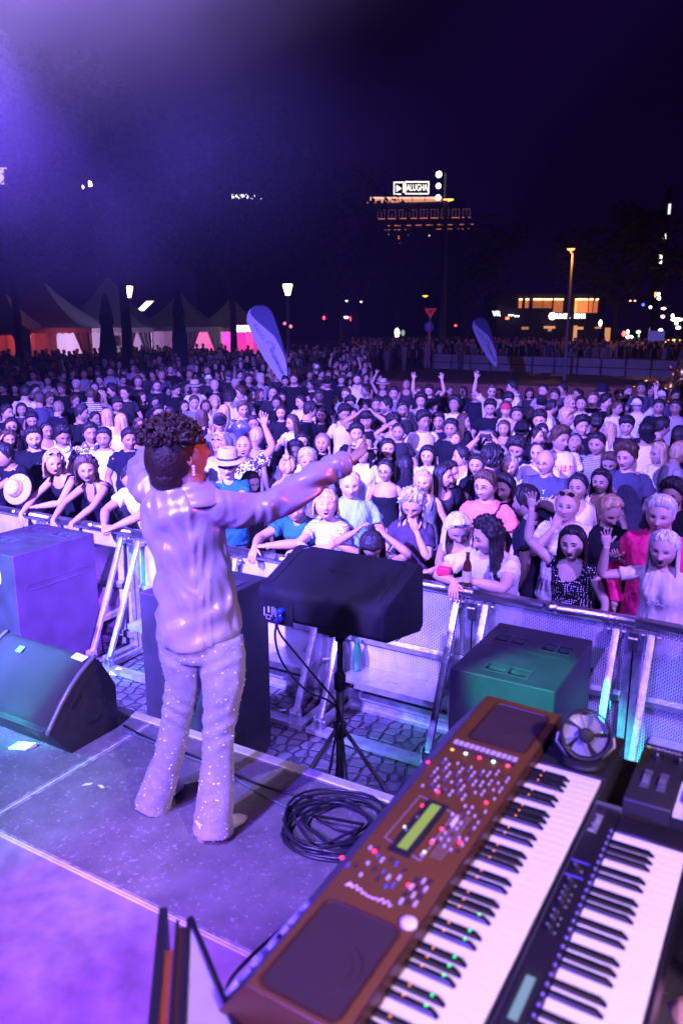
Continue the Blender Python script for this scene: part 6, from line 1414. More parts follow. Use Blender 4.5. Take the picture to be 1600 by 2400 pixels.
    if kind in ('halter', 'tank', 'strapless', 'vee'): m_ = shirt.modifiers.new('s', 'SOLIDIFY'); m_.thickness = .004
    if solid and kind in ('polo', 'open'):
        n2 = NM(); base = R_[-1]*.72 + nk*.28; cen = base.mean(0); n2.grid(A([base + A((0,0,-.02)), base + A((0,0,.018)), base + (base-cen)*.18 + A((0,0,.012)), base + (base-cen)*.42 - A((0,0,.018)), base + (base-cen)*.38 - A((0,0,.024))]), (1,1,1), flip=True, wrap=True); n2.build('collar', mt, shirt, tuple(A(cl)*jit))
    if kind in ('tank', 'halter'):
        for sd in (-1, 1):
            nm = NM(); pts = [trunk(t, p*sd, .012) for t, p in ((.70, .55), (.80, .62), (.88, .72), (.94, 1.1), (.965, 1.57), (.94, 2.1), (.86, 2.4), (.78, 2.5))] if kind == 'tank' else [trunk(t, p*sd, .012) for t, p in ((.68, .45), (.80, .42), (.92, .55), (1.02, .9), (1.06, 1.6), (1.08, 2.6))]
            nm.tube(pts, .015 if kind == 'tank' else .011, (1,1,1), 6, flat=.35); nm.build('strap', mt, shirt, tuple(A(cl)*jit))
    if sp.get('strap'):
        sg = sp['strap']; nm = NM(); pts = [trunk(t, p*sg, .022) for t, p in ((.93, 1.9), (.965, 1.35), (.92, .85), (.80, .5), (.62, .1), (.42, -.35), (.25, -.8), (.1, -1.2))]; nm.tube(pts, .022, (1,1,1), 6, flat=.18, up=tuple(fw)); nm.build('bag_strap', CLOTH, root, CC[sp.get('strapc', 'black')])
    # trousers and shoes
    nm = NM(); hz = hip[2]; tc = CC[sp.get('legs', 'navy')]; n8 = 12 if near else 7
    for sd in (-1, 1):
        nm.tube([(sd*.055*s, 0, hz+.05), (sd*.085*s, 0, hz-.05), (sd*.095*s, -.01, hz*.75), (sd*.10*s, -.02, hz*.5), (sd*.11*s, 0, .06)], [.10*s, .105*s, .080*s, .062*s, .055*s], (1,1,1), n8)
    nm.build('trousers', CLOTH, root, tc)
    nm = NM()
    for sd in (-1, 1): nm.tube([(sd*.11*s, .06, .05), (sd*.11*s, .0, .055), (sd*.12*s, -.10, .04), (sd*.12*s, -.19, .03)], [.035, .045, .045, .025], (1,1,1), 8, flat=.8)
    nm.build('shoes', CLOTH, root, (.05,.05,.06) if q.random() < .6 else (.5,.5,.5))
    # hair
    hk = sp.get('hair', 'short')
    if hk != 'bald':
        h = hairdo(hk, M, Hc, hh, seed, length=sp.get('len', .30), curly=sp.get('curly', 0), n=88 if near else 40, fringe=sp.get('fringe', 0), top=sp.get('htop', 0), part=sp.get('part', 0)); h = h.build('hair', HAIR, root, hc)
    accessories(sp, root, M, Hc, hh, q)
    return root, Hc, M, hh, sp
def hash_(t):
    h = 7
    for ch in t: h = (h*131 + ord(ch)) % 1000003
    return h
ZN = {'A': (0, 780, 5.227), 'B': (280, 780, 4.612), 'C': (0, 850, 2.942), 'D': (500, 850, 2.851), 'E': (1050, 850, 2.851), 'F': (550, 1080, 2.958), 'G': (1050, 1080, 2.851)}
def parse(line):
    spec, label = line.split('|'); tk = spec.split(); z = ZN[tk[0]]; px, py = z[0] + float(tk[1])/z[2], z[1] + float(tk[2])/z[2]; sp = {'sex': tk[3].lower(), 'H': 1.77 if tk[3] == 'm' else 1.66}; q = random.Random(hash_(label))
    sp['H'] += .03*(q.random()-.5); sp['hair'] = 'short' if sp['sex'] == 'm' else 'long'; sp['skin'] = q.choice('LLTM')
    for t in tk[4:]:
        k, _, v = t.partition('=')
        if k in ('hair', 'hc', 'skin', 'cap', 'bucket', 'pat', 'strapc', 'legs', 'band'): sp[k] = v
        elif k == 'top': sp['top'] = tuple(v.split(':'))
        elif k == 'pose': sp['pose'] = tuple(v.split(',')) if ',' in v else v
        elif v == '': sp[k] = True
        elif v == 'w': sp[k] = 'w'
        elif k in ('yaw', 'nod', 'tilt', 'by', 'lean'): sp[k] = R(float(v))
        else: sp[k] = float(v)
    if 'open' in sp and sp['open'] is True: sp['open'] = .6
    if 'beard' in sp and sp['beard'] is True: sp['beard'] = .75
    if not ({'open', 'smile', 'closed'} & set(sp)):
        e = q.random()
        if e < .24: sp['smile'] = True
        elif e < .38: sp['open'] = .3
        sp['browup'] = q.uniform(-.012, .016)
    H = sp['H']; L = sp.get('lean', R(3)); hh = .235; nl = L*.55 + .16
    zc = .53*H + .315*H*math.cos(L) + math.cos(nl)*.62*hh
    if 'v' in sp: P = Pv(px, py, sp['v'])
    else: P = Pz(px, py, zc)
    face = math.atan2(2.6-P.y, -.4-P.x) + PI/2; cam_ = math.atan2(-P.y, -P.x) + PI/2
    extra = sp.get('yaw'); sp['yaw'] = (cam_ + extra) if extra is not None else face + .35*(q.random()-.5)
    if 'by' in sp: sp['by'] = cam_ + sp['by']
    elif sp.get('rail'): sp['by'] = RAILY
    else: sp['by'] = face + ((sp['yaw']-face)*.5 if extra is None or abs(extra) < 1.4 else (sp['yaw']-face)*.9)
    sp['nod'] = sp.get('nod', R(4)) ; sp['tilt'] = sp.get('tilt', .12*(q.random()-.5))
    sp['legs'] = sp.get('legs', q.choice(('navy', 'black', 'denim', 'dgrey', 'stone')))
    return label.strip(), P, sp
CROWD = '''
C 35 640 m v=5.55 rail hc=d top=tee:black yaw=-65 pose=lean,lean lean=22 H=1.66|short haired boy in black leaning on the rail at the left edge, face turned away
C 238 522 m v=6.25 beard=.8 goatee hc=d top=tee:black bulk=1.2 pose=half,down H=1.80|stocky man with dark moustache and goatee in a black t-shirt near the left edge
C 372 690 f v=5.42 rail hc=y hair=bob len=.16 top=tank:black sung open=.35 pose=dangle,lean lean=26 H=1.72|young blonde woman in black tank top leaning on the rail, sunglasses on her hair
C 598 738 f v=5.42 rail hc=b hair=bob len=.16 curly=.6 top=halter:navy shiny open=.4 hoops pose=dangle,dangle lean=26 H=1.72|young woman with wavy brown hair, hoop earrings and glittering dark halter top at the rail
C 905 790 m v=5.42 rail hair=thin hc=d top=tee:white beard=.3 smile nod=28 pose=clasp,clasp lean=28 skin=M H=1.76 yaw=12|balding man in white t-shirt with clasped hands over the rail, looking down and smiling
C 625 485 m H=1.80 hc=d top=polo:denim pat=leaf skin=M|young man with short dark hair in a patterned dark football jersey
C 432 505 m H=1.74 hc=d curly=.5 htop=.05 top=polo:white skin=M nod=22 yaw=20|young man with dark curls in white polo looking down
C 322 470 f hc=d hair=tied glasses top=tank:white yaw=22 open=.2|woman with glasses and tied dark hair looking to the side, left crowd
C 82 437 f hc=d hair=bob shades top=tee:black|woman wearing round sunglasses, dark bobbed hair, left edge
C 66 530 f hc=b hair=bob curly=.6 top=tee:dgrey H=1.62|woman with curly brown hair partly hidden behind the boy at the left
C 718 520 m H=1.74 hc=d top=tee:white skin=M yaw=-12|dark haired young man half hidden right of the man in the patterned jersey
C 892 528 m hc=d top=tee:navy yaw=12 skin=M|young man in navy t-shirt with silver chain just left of the singer's hair
C 566 348 m hc=d beard=.5 top=tee:black yaw=75 skin=M H=1.80|man in profile facing right with stubble, black t-shirt and chain
C 812 290 m hc=d curly=.6 beard=.8 top=tee:black skin=M nod=18|curly bearded man in black shirt with white print behind the two blondes
C 740 372 f hc=y len=.34 yaw=170 top=tee:white|woman seen from behind with wavy blonde hair and white top, left of the two
C 838 410 f hc=y len=.42 yaw=176 top=tank:white|woman seen from behind with longer blonde hair, right of the two
C 408 312 m hc=s hair=shaved top=tee:navy yaw=150 H=1.70|boy with cropped fair hair seen from behind in a dark top
C 180 205 m hc=d top=tee:cream yaw=165 H=1.88 bulk=1.1|broad man seen from behind in a pale shirt at the left
C 272 252 m hc=b top=tee:blue yaw=200 H=1.80 cap=blue|man in a blue shirt and cap bending over, beside the man in the pale shirt
C 528 150 m hair=thin hc=g top=tee:black bulk=1.05 nod=10|older man with receding hair in black t-shirt at the left
C 628 218 m hair=shaved hc=b top=tee:blue pat=h yaw=175|cropped haired man seen from behind in a striped shirt
C 332 128 f hc=d len=.34 top=vee:white smile skin=T|dark long haired woman with deep neckline and light top in the dim left crowd
C 232 88 m hc=d top=tee:white yaw=-20|short haired man in white t-shirt in the dim left crowd
C 82 78 f hc=d top=tee:red pose=cheek,cheek|dim woman holding both hands up to her face at the far left
C 582 78 m hc=d top=tee:lilac strap=1|young man in pale t-shirt with dark shoulder strap, dim left crowd
C 762 62 m hc=d beard=.8 top=open:lilac H=1.84|bearded smiling man in a pale open shirt in the dim left crowd
C 690 122 m hc=d top=tee:dgrey yaw=-25|dim dark haired man below the bearded man in the pale shirt
C 655 170 f hc=d hair=bob top=tee:black|dim woman with dark bob above the striped back
C 775 195 m hc=d curly=.4 htop=.05 top=tee:black yaw=-75|dark haired boy in profile facing left, under the dim bearded man
C 862 212 m hc=d hair=shaved glasses top=tee:dgrey yaw=-30|man with glasses and dark crop right of the profile boy
C 702 238 f hc=y hair=bob curly=.7 top=tee:grey yaw=-40|person with curly fair hair looking sideways near the striped back
C 955 132 m hc=b glasses open=.5 top=tee:black H=1.86|young man with glasses singing open mouthed in black t-shirt
C 1082 160 m hc=d beard=.6 glasses top=tee:navy|man with glasses and beard behind the singer's curls
C 1115 90 m hair=thin hc=s top=tee:blue H=1.82|bald man in blue shirt above the singer's head
C 1176 48 m hc=d top=tee:black H=1.86|dark haired man in black t-shirt at the back above the singer
C 1308 80 m hc=b top=tee:dgrey|dim man at the back left of the wide brimmed hat
C 1430 58 m hair=thin hc=b top=tee:dgrey H=1.84|dim balding man at the back right of the wide brimmed hat
C 1345 172 m hc=d straw beard=.3 top=tee:white skin=M|smiling man in a wide brimmed straw hat and white top at the back
C 1480 160 m hc=y top=tee:navy smile H=1.74|young fair haired man beside the man in the wide brimmed hat
C 1438 112 m hc=d cap=white top=tee:dgrey|man in a white visor cap at the back
C 920 38 m hc=d top=tee:lilac yaw=15|dim man in light shirt at the back, left of the open mouthed man
C 1340 276 m hc=b hair=short top=tee:grey H=1.70|boy with fair brown hair half hidden below the wide straw hat
C 1480 275 f hc=y hair=bob curly=.5 top=tee:lilac yaw=20|fair curly haired woman looking down behind the singer's face
C 1392 375 f hc=b len=.36 yaw=172 top=tank:navy|woman seen from behind with long straight light brown hair near the singer's forehead
C 1418 300 f hc=b sung top=tee:white H=1.6|woman with white sunglasses on her hair behind the singer's face
D 45 400 m hc=b cap=navy top=tee:grey H=1.76 skin=L|young man in a dark cap and pale t-shirt beside the singer's face
D 97 690 m v=6.1 hc=w hair=thin straw glasses beard=.5 open=.35 top=open:teal pose=lean,lean H=1.80 skin=L|older man in woven straw hat, glasses and open teal shirt beside the singer's neck
D 205 562 m hair=bald hc=b open=.9 top=tee:plum pat=leaf pose=down,up nod=-10 skin=T H=1.80|bald man shouting with one arm raised high in a leaf patterned shirt
D 42 560 f hc=y hair=bun sung top=tee:white yaw=-30|fair woman with pinned hair right behind the straw hat man
D 198 312 m hc=b top=tee:blue shiny H=1.80 yaw=15|short haired man in a shiny blue sequinned shirt
D 272 402 f hc=d hair=tied top=tee:navy nod=18|dark haired woman with lowered eyes right of the shiny blue shirt
D 290 492 m hc=y hair=shaved top=tee:lilac yaw=140 H=1.7|person with fair combed hair behind the raised arm of the bald man
D 398 200 m hc=d hair=shaved top=tee:dgrey H=1.78|man with cropped dark hair left of the large bearded man
D 102 88 m hc=b cap=blue top=tee:navy H=1.82|man in a blue baseball cap at the very back left of centre
D 148 142 m hair=thin hc=g top=tee:white nod=10|bald older man at the back under the blue capped man
D 236 112 m hc=d htop=.03 top=long:blue shiny H=1.82|young man with tousled dark hair in a shiny blue jacket
D 316 112 m hc=g curly=.6 top=tee:lilac yaw=40 H=1.8|grey curly haired person in profile at the back near the flag
D 375 100 m hc=s hair=thin top=tee:blue yaw=120 H=1.8|balding man in blue shirt turning away just left of the flag tip
D 182 205 m hc=b curly=.3 htop=.04 top=tee:lilac yaw=-70 strap=1|young man in profile facing left in pale t-shirt with backpack strap
D 110 238 m hc=d curly=.9 htop=.05 top=tee:white yaw=160|person with thick dark curls seen from behind above the dark cap
D 75 330 f hc=y len=.3 yaw=165 top=tank:lilac|woman with straight blonde hair seen from behind, just behind the dark cap
D 538 112 m hc=d beard=.95 top=tee:black bulk=1.3 H=1.88 skin=L|large bearded man in black t-shirt right beside the feather flag tip
D 650 148 f hc=d hair=tied top=tee:white yaw=-60|woman in white t-shirt with dark tied hair in profile right of the large bearded man
D 762 132 m hc=d cap=black beard=.7 smile top=tee:black H=1.86|smiling man in a black cap with dark beard at the back
D 708 225 m skin=D hc=d curly=.4 beard=.4 top=tee:black H=1.76|young man with dark skin and short curls in front of a red and white shirt
D 735 172 m hc=b hair=short top=tee:pink pat=h H=1.66|person in a bright red and white shirt mostly hidden behind the dark curled man
D 585 262 m hc=d glasses top=tee:white yaw=-50 H=1.74|man with glasses and dark hair in profile below the large bearded man
D 455 238 f hc=d len=.3 top=tee:navy yaw=25|dark haired woman peeking between heads left of the large bearded man
D 420 268 f hc=d hair=bun top=tee:black H=1.6|woman with dark pinned hair beside the raised hand
D 452 335 f hc=d len=.36 open=.4 top=tee:black skin=L|dark haired woman with mouth open right of the raised hand
D 645 318 m hc=d top=tee:navy yaw=105 H=1.84 bulk=1.1|tall man with faded dark haircut in navy t-shirt turned to the right
D 725 352 f hc=d len=.3 top=tee:dgrey yaw=-15 skin=T|dark haired woman right of the tall navy shirted man
D 527 402 f hc=b len=.34 top=tee:white yaw=-55 pose=hold,down H=1.70|woman with long straight brown hair in white top holding a drink, in profile facing left
D 590 522 f hc=d len=.26 skin=A top=tee:black smile nod=14 H=1.60|smiling woman with dark fringe looking down, left of the singing woman
D 548 592 m hc=d curly=.3 skin=D closed top=tee:white H=1.66|young person with dark skin and closed eyes in a light top
D 628 655 m hc=g smile top=tee:grey skin=T H=1.76 bulk=1.1|grey haired smiling man above the singer's outstretched sleeve
D 500 700 f hc=y hair=bun yaw=165 top=tank:lilac H=1.58|person with pinned fair hair seen from behind, left of the grey haired smiling man
D 728 540 f hc=s len=.28 open=.95 top=tee:black pose=down,cheek nod=-8 H=1.68|fair brown haired woman singing loudly with one hand at her mouth
D 875 342 m hc=d curly=.5 htop=.05 beard=.7 top=open:cream pat=v skin=M nod=14 yaw=15|young man with dark curls and beard in a light striped shirt
D 955 472 m hc=d htop=.04 skin=A top=tee:black H=1.70|young man with parted dark hair just above the singer's pointing hand
D 1022 385 m hc=d band=black skin=M top=tee:black pose=head,head H=1.74|young man with black headscarf holding both hands on top of his head
D 935 352 f hc=d hair=tied glasses top=tee:grey H=1.64|woman with glasses between the striped shirt and the headscarf
D 960 112 m hc=d beard=.9 smile top=open:white H=1.88 skin=L|tall bearded man with a smile in a white shirt with sunglasses hung on it
D 888 212 m hc=b glasses top=tee:lilac yaw=-25 H=1.78|man with glasses in front of the tall bearded man in white
D 1018 187 m hc=d hair=shaved beard=.4 top=tee:black yaw=-75 H=1.80|man in profile facing left with cropped hair and stubble, black top
D 915 270 m hc=d curly=.8 top=tee:dgrey H=1.68 nod=22|dark curly head bowed left of the man with raised elbows
D 1132 152 f hc=b straw=1 top=tank:plum pose=fist,down smile H=1.72|woman in a wide brimmed hat raising a fist at the back
D 1205 205 m hc=d top=tee:grey H=1.8|short dark haired man right of the woman with the raised fist
D 1288 148 f hc=b hair=tied nod=-14 top=tank:plum H=1.70|woman with tied hair looking upwards at the back
D 1090 282 m hc=d beard=.7 smile skin=M top=tee:black H=1.78|bearded man smiling, left of the curly man in glasses
D 1155 285 m hc=d curly=.5 beard=.7 glasses top=tee:navy yaw=-80 H=1.80|curly dark haired bearded man with glasses in profile facing left
D 1262 312 m hc=d beard=.95 skin=M top=tee:dgrey H=1.80|man with full dark beard and dark shirt in the middle of the crowd
D 1385 255 m hc=d curly=.4 htop=.05 top=tee:lilac H=1.76 skin=L|young man with tousled dark fringe in front of the raised hands
D 1440 185 m hc=d beard=.5 top=tee:black pose=up,up nod=18 H=1.74|man with head bowed raising both arms high with open hands
D 1402 392 m hc=d curly=.6 htop=.05 skin=M top=tee:cream yaw=28 H=1.78|young man with dark curls in a pale t-shirt looking right
D 1500 390 m hc=d top=tee:navy skin=M beard=.3 H=1.76|young man with neat dark hair and stubble right of the pale t-shirt
D 1235 462 f hc=d hair=tied top=tee:dgrey pose=head,down yaw=-10 skin=T H=1.68|woman with tied dark hair resting one arm over her head
D 1165 572 f hc=d len=.34 skin=A top=tee:black open=.2 H=1.62|young woman with long dark hair and parted lips right of the pointing hand
D 1200 402 m hc=d curly=.8 htop=.03 top=tee:lilac nod=28 H=1.74|bowed head with thick dark curls behind the arm over the head
D 1430 622 f hc=d len=.2 hair=bob skin=A closed smile top=tee:white H=1.60|laughing woman with dark fringe and closed eyes
D 1275 690 f hc=d len=.40 yaw=180 top=tee:black H=1.62|woman seen from behind with very long straight black hair
D 1148 722 f hc=d hair=tied glasses skin=A top=strapless:black H=1.60 nod=4 yaw=-18|woman with round glasses and bare shoulders in a black strapless top
D 1000 605 f hc=d straw=w len=.34 curly=.5 top=tee:white yaw=-22 nod=-10 H=1.66|woman in a pale hat with long wavy dark hair and white top
D 915 815 m v=6.35 hair=thin hc=g beard=.35 top=polo:lblue strap=-1 H=1.84 bulk=1.05 browup=.03 skin=L|older man with thin grey hair in a light blue polo with a dark bag strap
D 752 955 f v=5.55 rail hc=y hair=bob fringe=.25 len=.10 open=.8 closed nod=-18 top=tee:white pat=check pose=lean,lean lean=14 H=1.72|woman with fair bob singing with closed eyes in a checked blouse at the rail
D 545 960 m v=5.55 rail hc=b top=polo:teal pose=rail,lean lean=24 H=1.74|person in a dark blue polo leaning on the rail, face hidden behind the singer's sleeve
D 1330 945 f v=5.9 hc=g hair=long curly=.9 len=.32 glasses nod=28 top=open:plum pose=down,mouth H=1.76 yaw=-12|woman with long curly grey hair and glasses holding one hand to her chin
D 1400 795 f hc=y len=.34 top=tank:grey H=1.60|girl with straight blonde hair behind the grey curls
D 1532 755 f hc=d len=.36 yaw=65 top=tank:dgrey H=1.64|woman with long dark hair turned to the right, beside the blonde girl
D 1060 1215 f v=5.42 rail hc=d hair=bob nod=60 top=tank:white pose=head,head lean=40 H=1.66|person bent down at the rail with both hands on the head
E 40 282 m hc=d curly=.5 htop=.06 top=tee:white nod=-12 yaw=-15 H=1.76|young man with curly hair looking upwards in white t-shirt, back row
E 278 302 m hc=d htop=.05 top=tee:black H=1.80 nod=14|young man with dark fringe in black t-shirt looking down towards the phone
E 385 312 m hc=b cap=red capback top=tee:cream beard=.2 H=1.78|young man in a red cap turned backwards
E 460 350 m hc=d beard=.5 skin=M top=tee:white pat=h pose=mouth,down H=1.76|dark haired man in striped shirt with a hand over his mouth
E 290 190 m hc=b shades beard=.4 top=tee:cream pose=up,down H=1.82|man in sunglasses and pale shirt raising one hand at the back
E 342 212 f hc=b hair=tied open=.3 top=tee:navy H=1.68|woman calling out right of the man in sunglasses
E 428 165 m hc=d top=polo:white yaw=-85 H=1.92|tall man in a white polo in profile facing left at the back
E 402 245 m hc=d curly=.4 top=tee:dgrey nod=30 H=1.76|dark bowed head in front of the tall man in the white polo
E 635 188 m hc=d hair=shaved beard=.4 smile top=tee:lilac yaw=-25 H=1.84|smiling man with cropped dark hair at the back, lilac shirt
E 712 222 m hc=d top=tee:navy yaw=-20 H=1.78|young man with dark side parting behind the smiling cropped haired man
E 762 178 m hc=d top=tee:blue yaw=-60 H=1.84|man in blue shirt looking left at the very back
E 625 272 m cap=black shades hc=d top=tee:dgrey H=1.76|man in black cap and sunglasses in the right crowd
E 690 295 m hc=d hair=shaved beard=.3 top=tee:white yaw=115 H=1.78 strap=1|cropped haired man turned away to the right with a shoulder strap
E 815 270 f hc=y hair=bob curly=.6 shades yaw=50 top=tee:grey H=1.70|fair curly haired woman with sunglasses looking right
E 888 275 m hc=d hair=shaved beard=.6 top=tee:cream skin=T H=1.80|bearded man with cropped hair in the right crowd beside the curly woman
E 965 242 m hc=b top=tee:black H=1.84 skin=L|young man with brown hair in black t-shirt left of the bucket hat
E 1030 188 m bucket=navy hc=d top=tee:dgrey H=1.86 yaw=-15|person in a dark blue bucket hat at the back
E 1050 262 m hc=d htop=.05 top=tee:black yaw=65 H=1.78|young man with dark hair in profile below the bucket hat
E 1125 302 f hc=b hair=tied smile top=tee:white yaw=60 H=1.72|smiling person with tied brown hair looking right in a white shirt
E 1262 278 m hc=d top=tee:white pose=down,up H=1.76 cap=white|person in a light cap raising an open hand at the right
E 1290 172 m hc=d skin=M top=tee:blue H=1.86|dark haired man in blue at the back right near the gilded ornament
E 1405 295 m hc=d skin=M beard=.3 top=tee:navy H=1.78|dark haired man right of the raised open hand
E 1428 222 m cap=cream hc=d top=tee:blue yaw=-20 H=1.80|man in a beige cap at the back right
E 1518 300 m hc=d skin=M top=tee:lilac H=1.80|dim dark haired man at the right edge below the gilded statue
E 100 392 f hc=b len=.36 top=tee:dgrey yaw=75 H=1.68|woman with long straight brown hair in profile facing right
E 18 440 m hc=d skin=M top=tee:black H=1.78|dark haired man left of the long haired woman in profile
E 608 382 m hc=d curly=.7 beard=.3 top=tee:black nod=12 H=1.78|man with thick dark curls looking down in the right crowd
E 790 372 m hc=y htop=.08 top=tee:lilac yaw=65 H=1.82|young man with swept up fair hair looking right
E 370 440 f hc=b len=.36 top=tank:white H=1.64|young woman with long light brown hair staring forward, right of the raised phone
E 490 455 m cap=black capback hc=d top=tee:black yaw=170 H=1.74|person in a black cap seen from behind
E 588 490 f hc=d hair=tied top=tee:dgrey yaw=60 H=1.64|woman with dark tied hair looking right beside the black cap
E 625 462 f hc=d hair=tied top=tee:navy H=1.66 nod=14|dark haired woman looking down between the curly man and the quiffed man
E 890 425 m hc=d curly=.4 htop=.05 top=tee:black yaw=20 H=1.78|young man with messy dark fringe in black t-shirt in the right crowd
E 990 402 m hc=d curly=.4 yaw=170 top=tee:black H=1.74|dark round head seen from behind left of the headscarf woman
E 1190 425 m hc=d skin=A fringe=.2 htop=.05 top=tee:navy H=1.76|young man with thick dark bowl cut and dark shirt
E 1072 455 f hc=y len=.30 band=lilac yaw=-70 top=tee:cream H=1.66|blonde woman with a patterned scarf tied over her hair facing left
E 1322 468 m hc=d cap=black top=tee:cream nod=30 H=1.82 yaw=10|man in a black cap and cream t-shirt looking down
E 1425 430 m hc=d yaw=120 top=tee:dgrey H=1.80|dark haired man turned away right of the black capped man
E 1540 482 f hc=d len=.4 yaw=160 top=tee:black H=1.68|woman with long black hair seen from behind at the right edge
E 748 512 m hc=b htop=.07 top=tee:white yaw=40 H=1.86 bulk=1.05|tall man with swept back hair in a white t-shirt with red writing
E 845 540 f hc=d hair=tied open=.8 nod=-25 top=tee:lilac pose=down,cheek H=1.66|dark haired woman with head thrown back and mouth open
E 992 545 m hc=d beard=.35 skin=M top=open:navy pat=check H=1.78|man with a moustache in a dark plaid shirt
E 458 572 m hc=d curly=.5 htop=.04 top=tee:navy nod=25 H=1.72|young man with dark curls looking down, headphones round the neck
E 272 525 m hc=d htop=.04 top=tee:white nod=-20 pose=phone,phone H=1.72 smile|man holding a phone up in front of his face to film
E 45 512 f hc=b hair=bun top=tee:grey closed nod=-6 H=1.60|older woman below the raised arm holding the phone
E 88 625 f hc=d hair=tied len=.3 yaw=-80 top=tank:white H=1.64 hoops|woman with dark hair in profile with large earrings
E 190 682 f hc=d len=.28 top=tee:black yaw=-15 H=1.60|dark haired woman behind the man in the coral t-shirt
E 290 655 m hc=d curly=.8 htop=.04 yaw=170 top=tee:black H=1.74|thick dark curly head seen from behind the coral shirted man
E 408 690 f hc=g len=.24 glasses closed top=tee:white H=1.64 skin=L|older woman with long grey hair and glasses in a printed white t-shirt
E 598 600 m hc=d hair=thin top=tee:white H=1.72|man mostly hidden behind the bald man with glasses
E 648 665 m hair=bald hc=g glasses top=polo:denim pose=cross,cross H=1.80 bulk=1.1 skin=L yaw=-25|older bald man with glasses and crossed arms in a blue polo with white letters
E 1080 665 f hc=b len=.36 top=tee:cream nod=30 H=1.66|young woman with long brown hair parted in the middle looking down
E 1188 632 m hc=b curly=.5 htop=.05 top=tee:blue open=.2 yaw=-25 H=1.84 pose=look,down|young man with brown curls in a blue t-shirt, mouth slightly open
E 1408 605 f hc=y len=.18 glasses top=tee:white pose=hold,down yaw=-60 H=1.72|blonde woman with glasses in a white t-shirt holding a glass, facing left
E 1542 600 m hc=y hair=shaved top=tee:lilac yaw=120 H=1.78|fair haired man turned away at the right edge
E 868 830 f hc=d hair=tied hoops top=vee:white skin=T H=1.68|dark haired young woman with earrings and a white wrap top looking sceptical
E 1020 792 f hc=d len=.22 sung skin=M top=tank:white nod=6 H=1.66|dark haired woman with sunglasses on her hair looking sideways
E 248 822 m v=6.75 hc=b hair=short glasses beard=.3 top=tee:coral strap=1 strapc=navy yaw=-28 H=1.84 skin=L|man with glasses in a coral pink t-shirt with a dark shoulder strap
E 375 832 f hc=d len=.16 hair=bob skin=T nod=14 smile top=tee:black yaw=-30 H=1.68|dark haired person looking down right behind the coral shirted man
E 520 930 m v=6.3 hc=d hair=short beard=.8 top=polo:navy yaw=-115 H=1.74|man with dark hair and beard turned away in a dark shirt beside the coral t-shirt
E 792 960 f v=6.15 hc=y hair=tied sung top=tee:white pat=h pose=mouth,down nod=-6 H=1.76 bulk=1.15|blonde woman with sunglasses on her head raising a hand before her mouth, striped jumper
E 1072 985 f v=6.2 hc=y hair=tied len=.3 top=tee:black pose=down,look nod=32 yaw=35 H=1.76|young woman with fair ponytail in black looking down at her phone
E 1415 1015 m v=6.0 hc=w beard=.0 moust top=long:pink H=1.84 bulk=1.15 yaw=-8 skin=L|older man with white hair and moustache in a bright pink jumper
E 1500 880 m hc=d curly=.5 beard=.6 skin=M smile top=tee:black nod=10 H=1.74|dark curly bearded man smiling behind the pink jumper
E 62 1105 f v=5.65 rail hc=w hair=bob sung nod=32 top=tank:plum pose=lean,lean lean=18 H=1.68 yaw=15 bulk=1.1|older woman with white blonde hair looking down, sunglasses on her head, at the rail
E 262 1160 m v=5.42 rail hc=d hair=long curly=.7 len=.30 top=tee:white yaw=-62 nod=14 pose=rail,lean lean=20 H=1.78 bulk=1.05|man with long dark curls in white t-shirt at the rail, holding a beer bottle
E 830 1205 f v=5.6 hc=d hair=long len=.22 skin=A top=vee:black pat=dots cap_sleeve open=.2 pose=up,down nod=2 H=1.66|woman with black hair in a black dress with white polka dots raising one arm
E 1440 1245 f v=5.5 hc=w hair=long len=.45 open=.7 top=tee:cream pose=half,down H=1.68 skin=L yaw=-12 part=.01|woman with very long white blonde hair calling out with one hand raised at the right
E 8 735 f hc=d len=.34 yaw=60 top=tee:black H=1.66|woman with long dark hair half hidden left of the coral t-shirt
'''
PEOPLE = {}
for ln in CROWD.strip().splitlines():
    lab, P, sp = parse(ln)
    near = P.length and (Vector((P.x, P.y, 0)).length < 10.5)
    PEOPLE[lab] = person(lab, P, sp, 1 if near else 0)

# printed words on shirts
def chest_text(lab, rows, col, dx=0.):
    root, Hc, M, hh, sp = PEOPLE[lab]; sh = [c for c in root.children if c.name.startswith(('shirt', 'top'))][0]; z = Hc[2] - .34
    for k, (body, size, dz) in enumerate(rows):
        hit, loc, nn, _ = sh.ray_cast(Vector((dx, -2, z+dz)), Vector((0, 1, 0)))
        y = (loc.y if hit else -.16) - .012; text(body, size, mat('print_' + col, {'w': (.7,.7,.72), 'r': (.75,.02,.06), 'd': (.03,.03,.06)}[col], .7), 'print', sh, (dx, y, z+dz), (R(88), 0, 0), .001)
L_ = {k.split()[0] + k: k for k in PEOPLE}
def find(t): return next(k for k in PEOPLE if t in k)
chest_text(find('white t-shirt with red writing'), (('\u306e\u307b\u308a', .095, 0.),), 'r', .03)
chest_text(find('blue polo with white letters'), (('A  T', .06, .05), ('FIGHTER', .062, -.03)), 'w')
chest_text(find('glasses in a printed white t-shirt'), (('ROCK', .055, .0),), 'd')
chest_text(find('moustache and goatee in a black'), (('ellesse', .028, .05),), 'w', .02)
chest_text(find('very long white blonde hair calling'), (('SMSC', .05, -.02),), 'w')
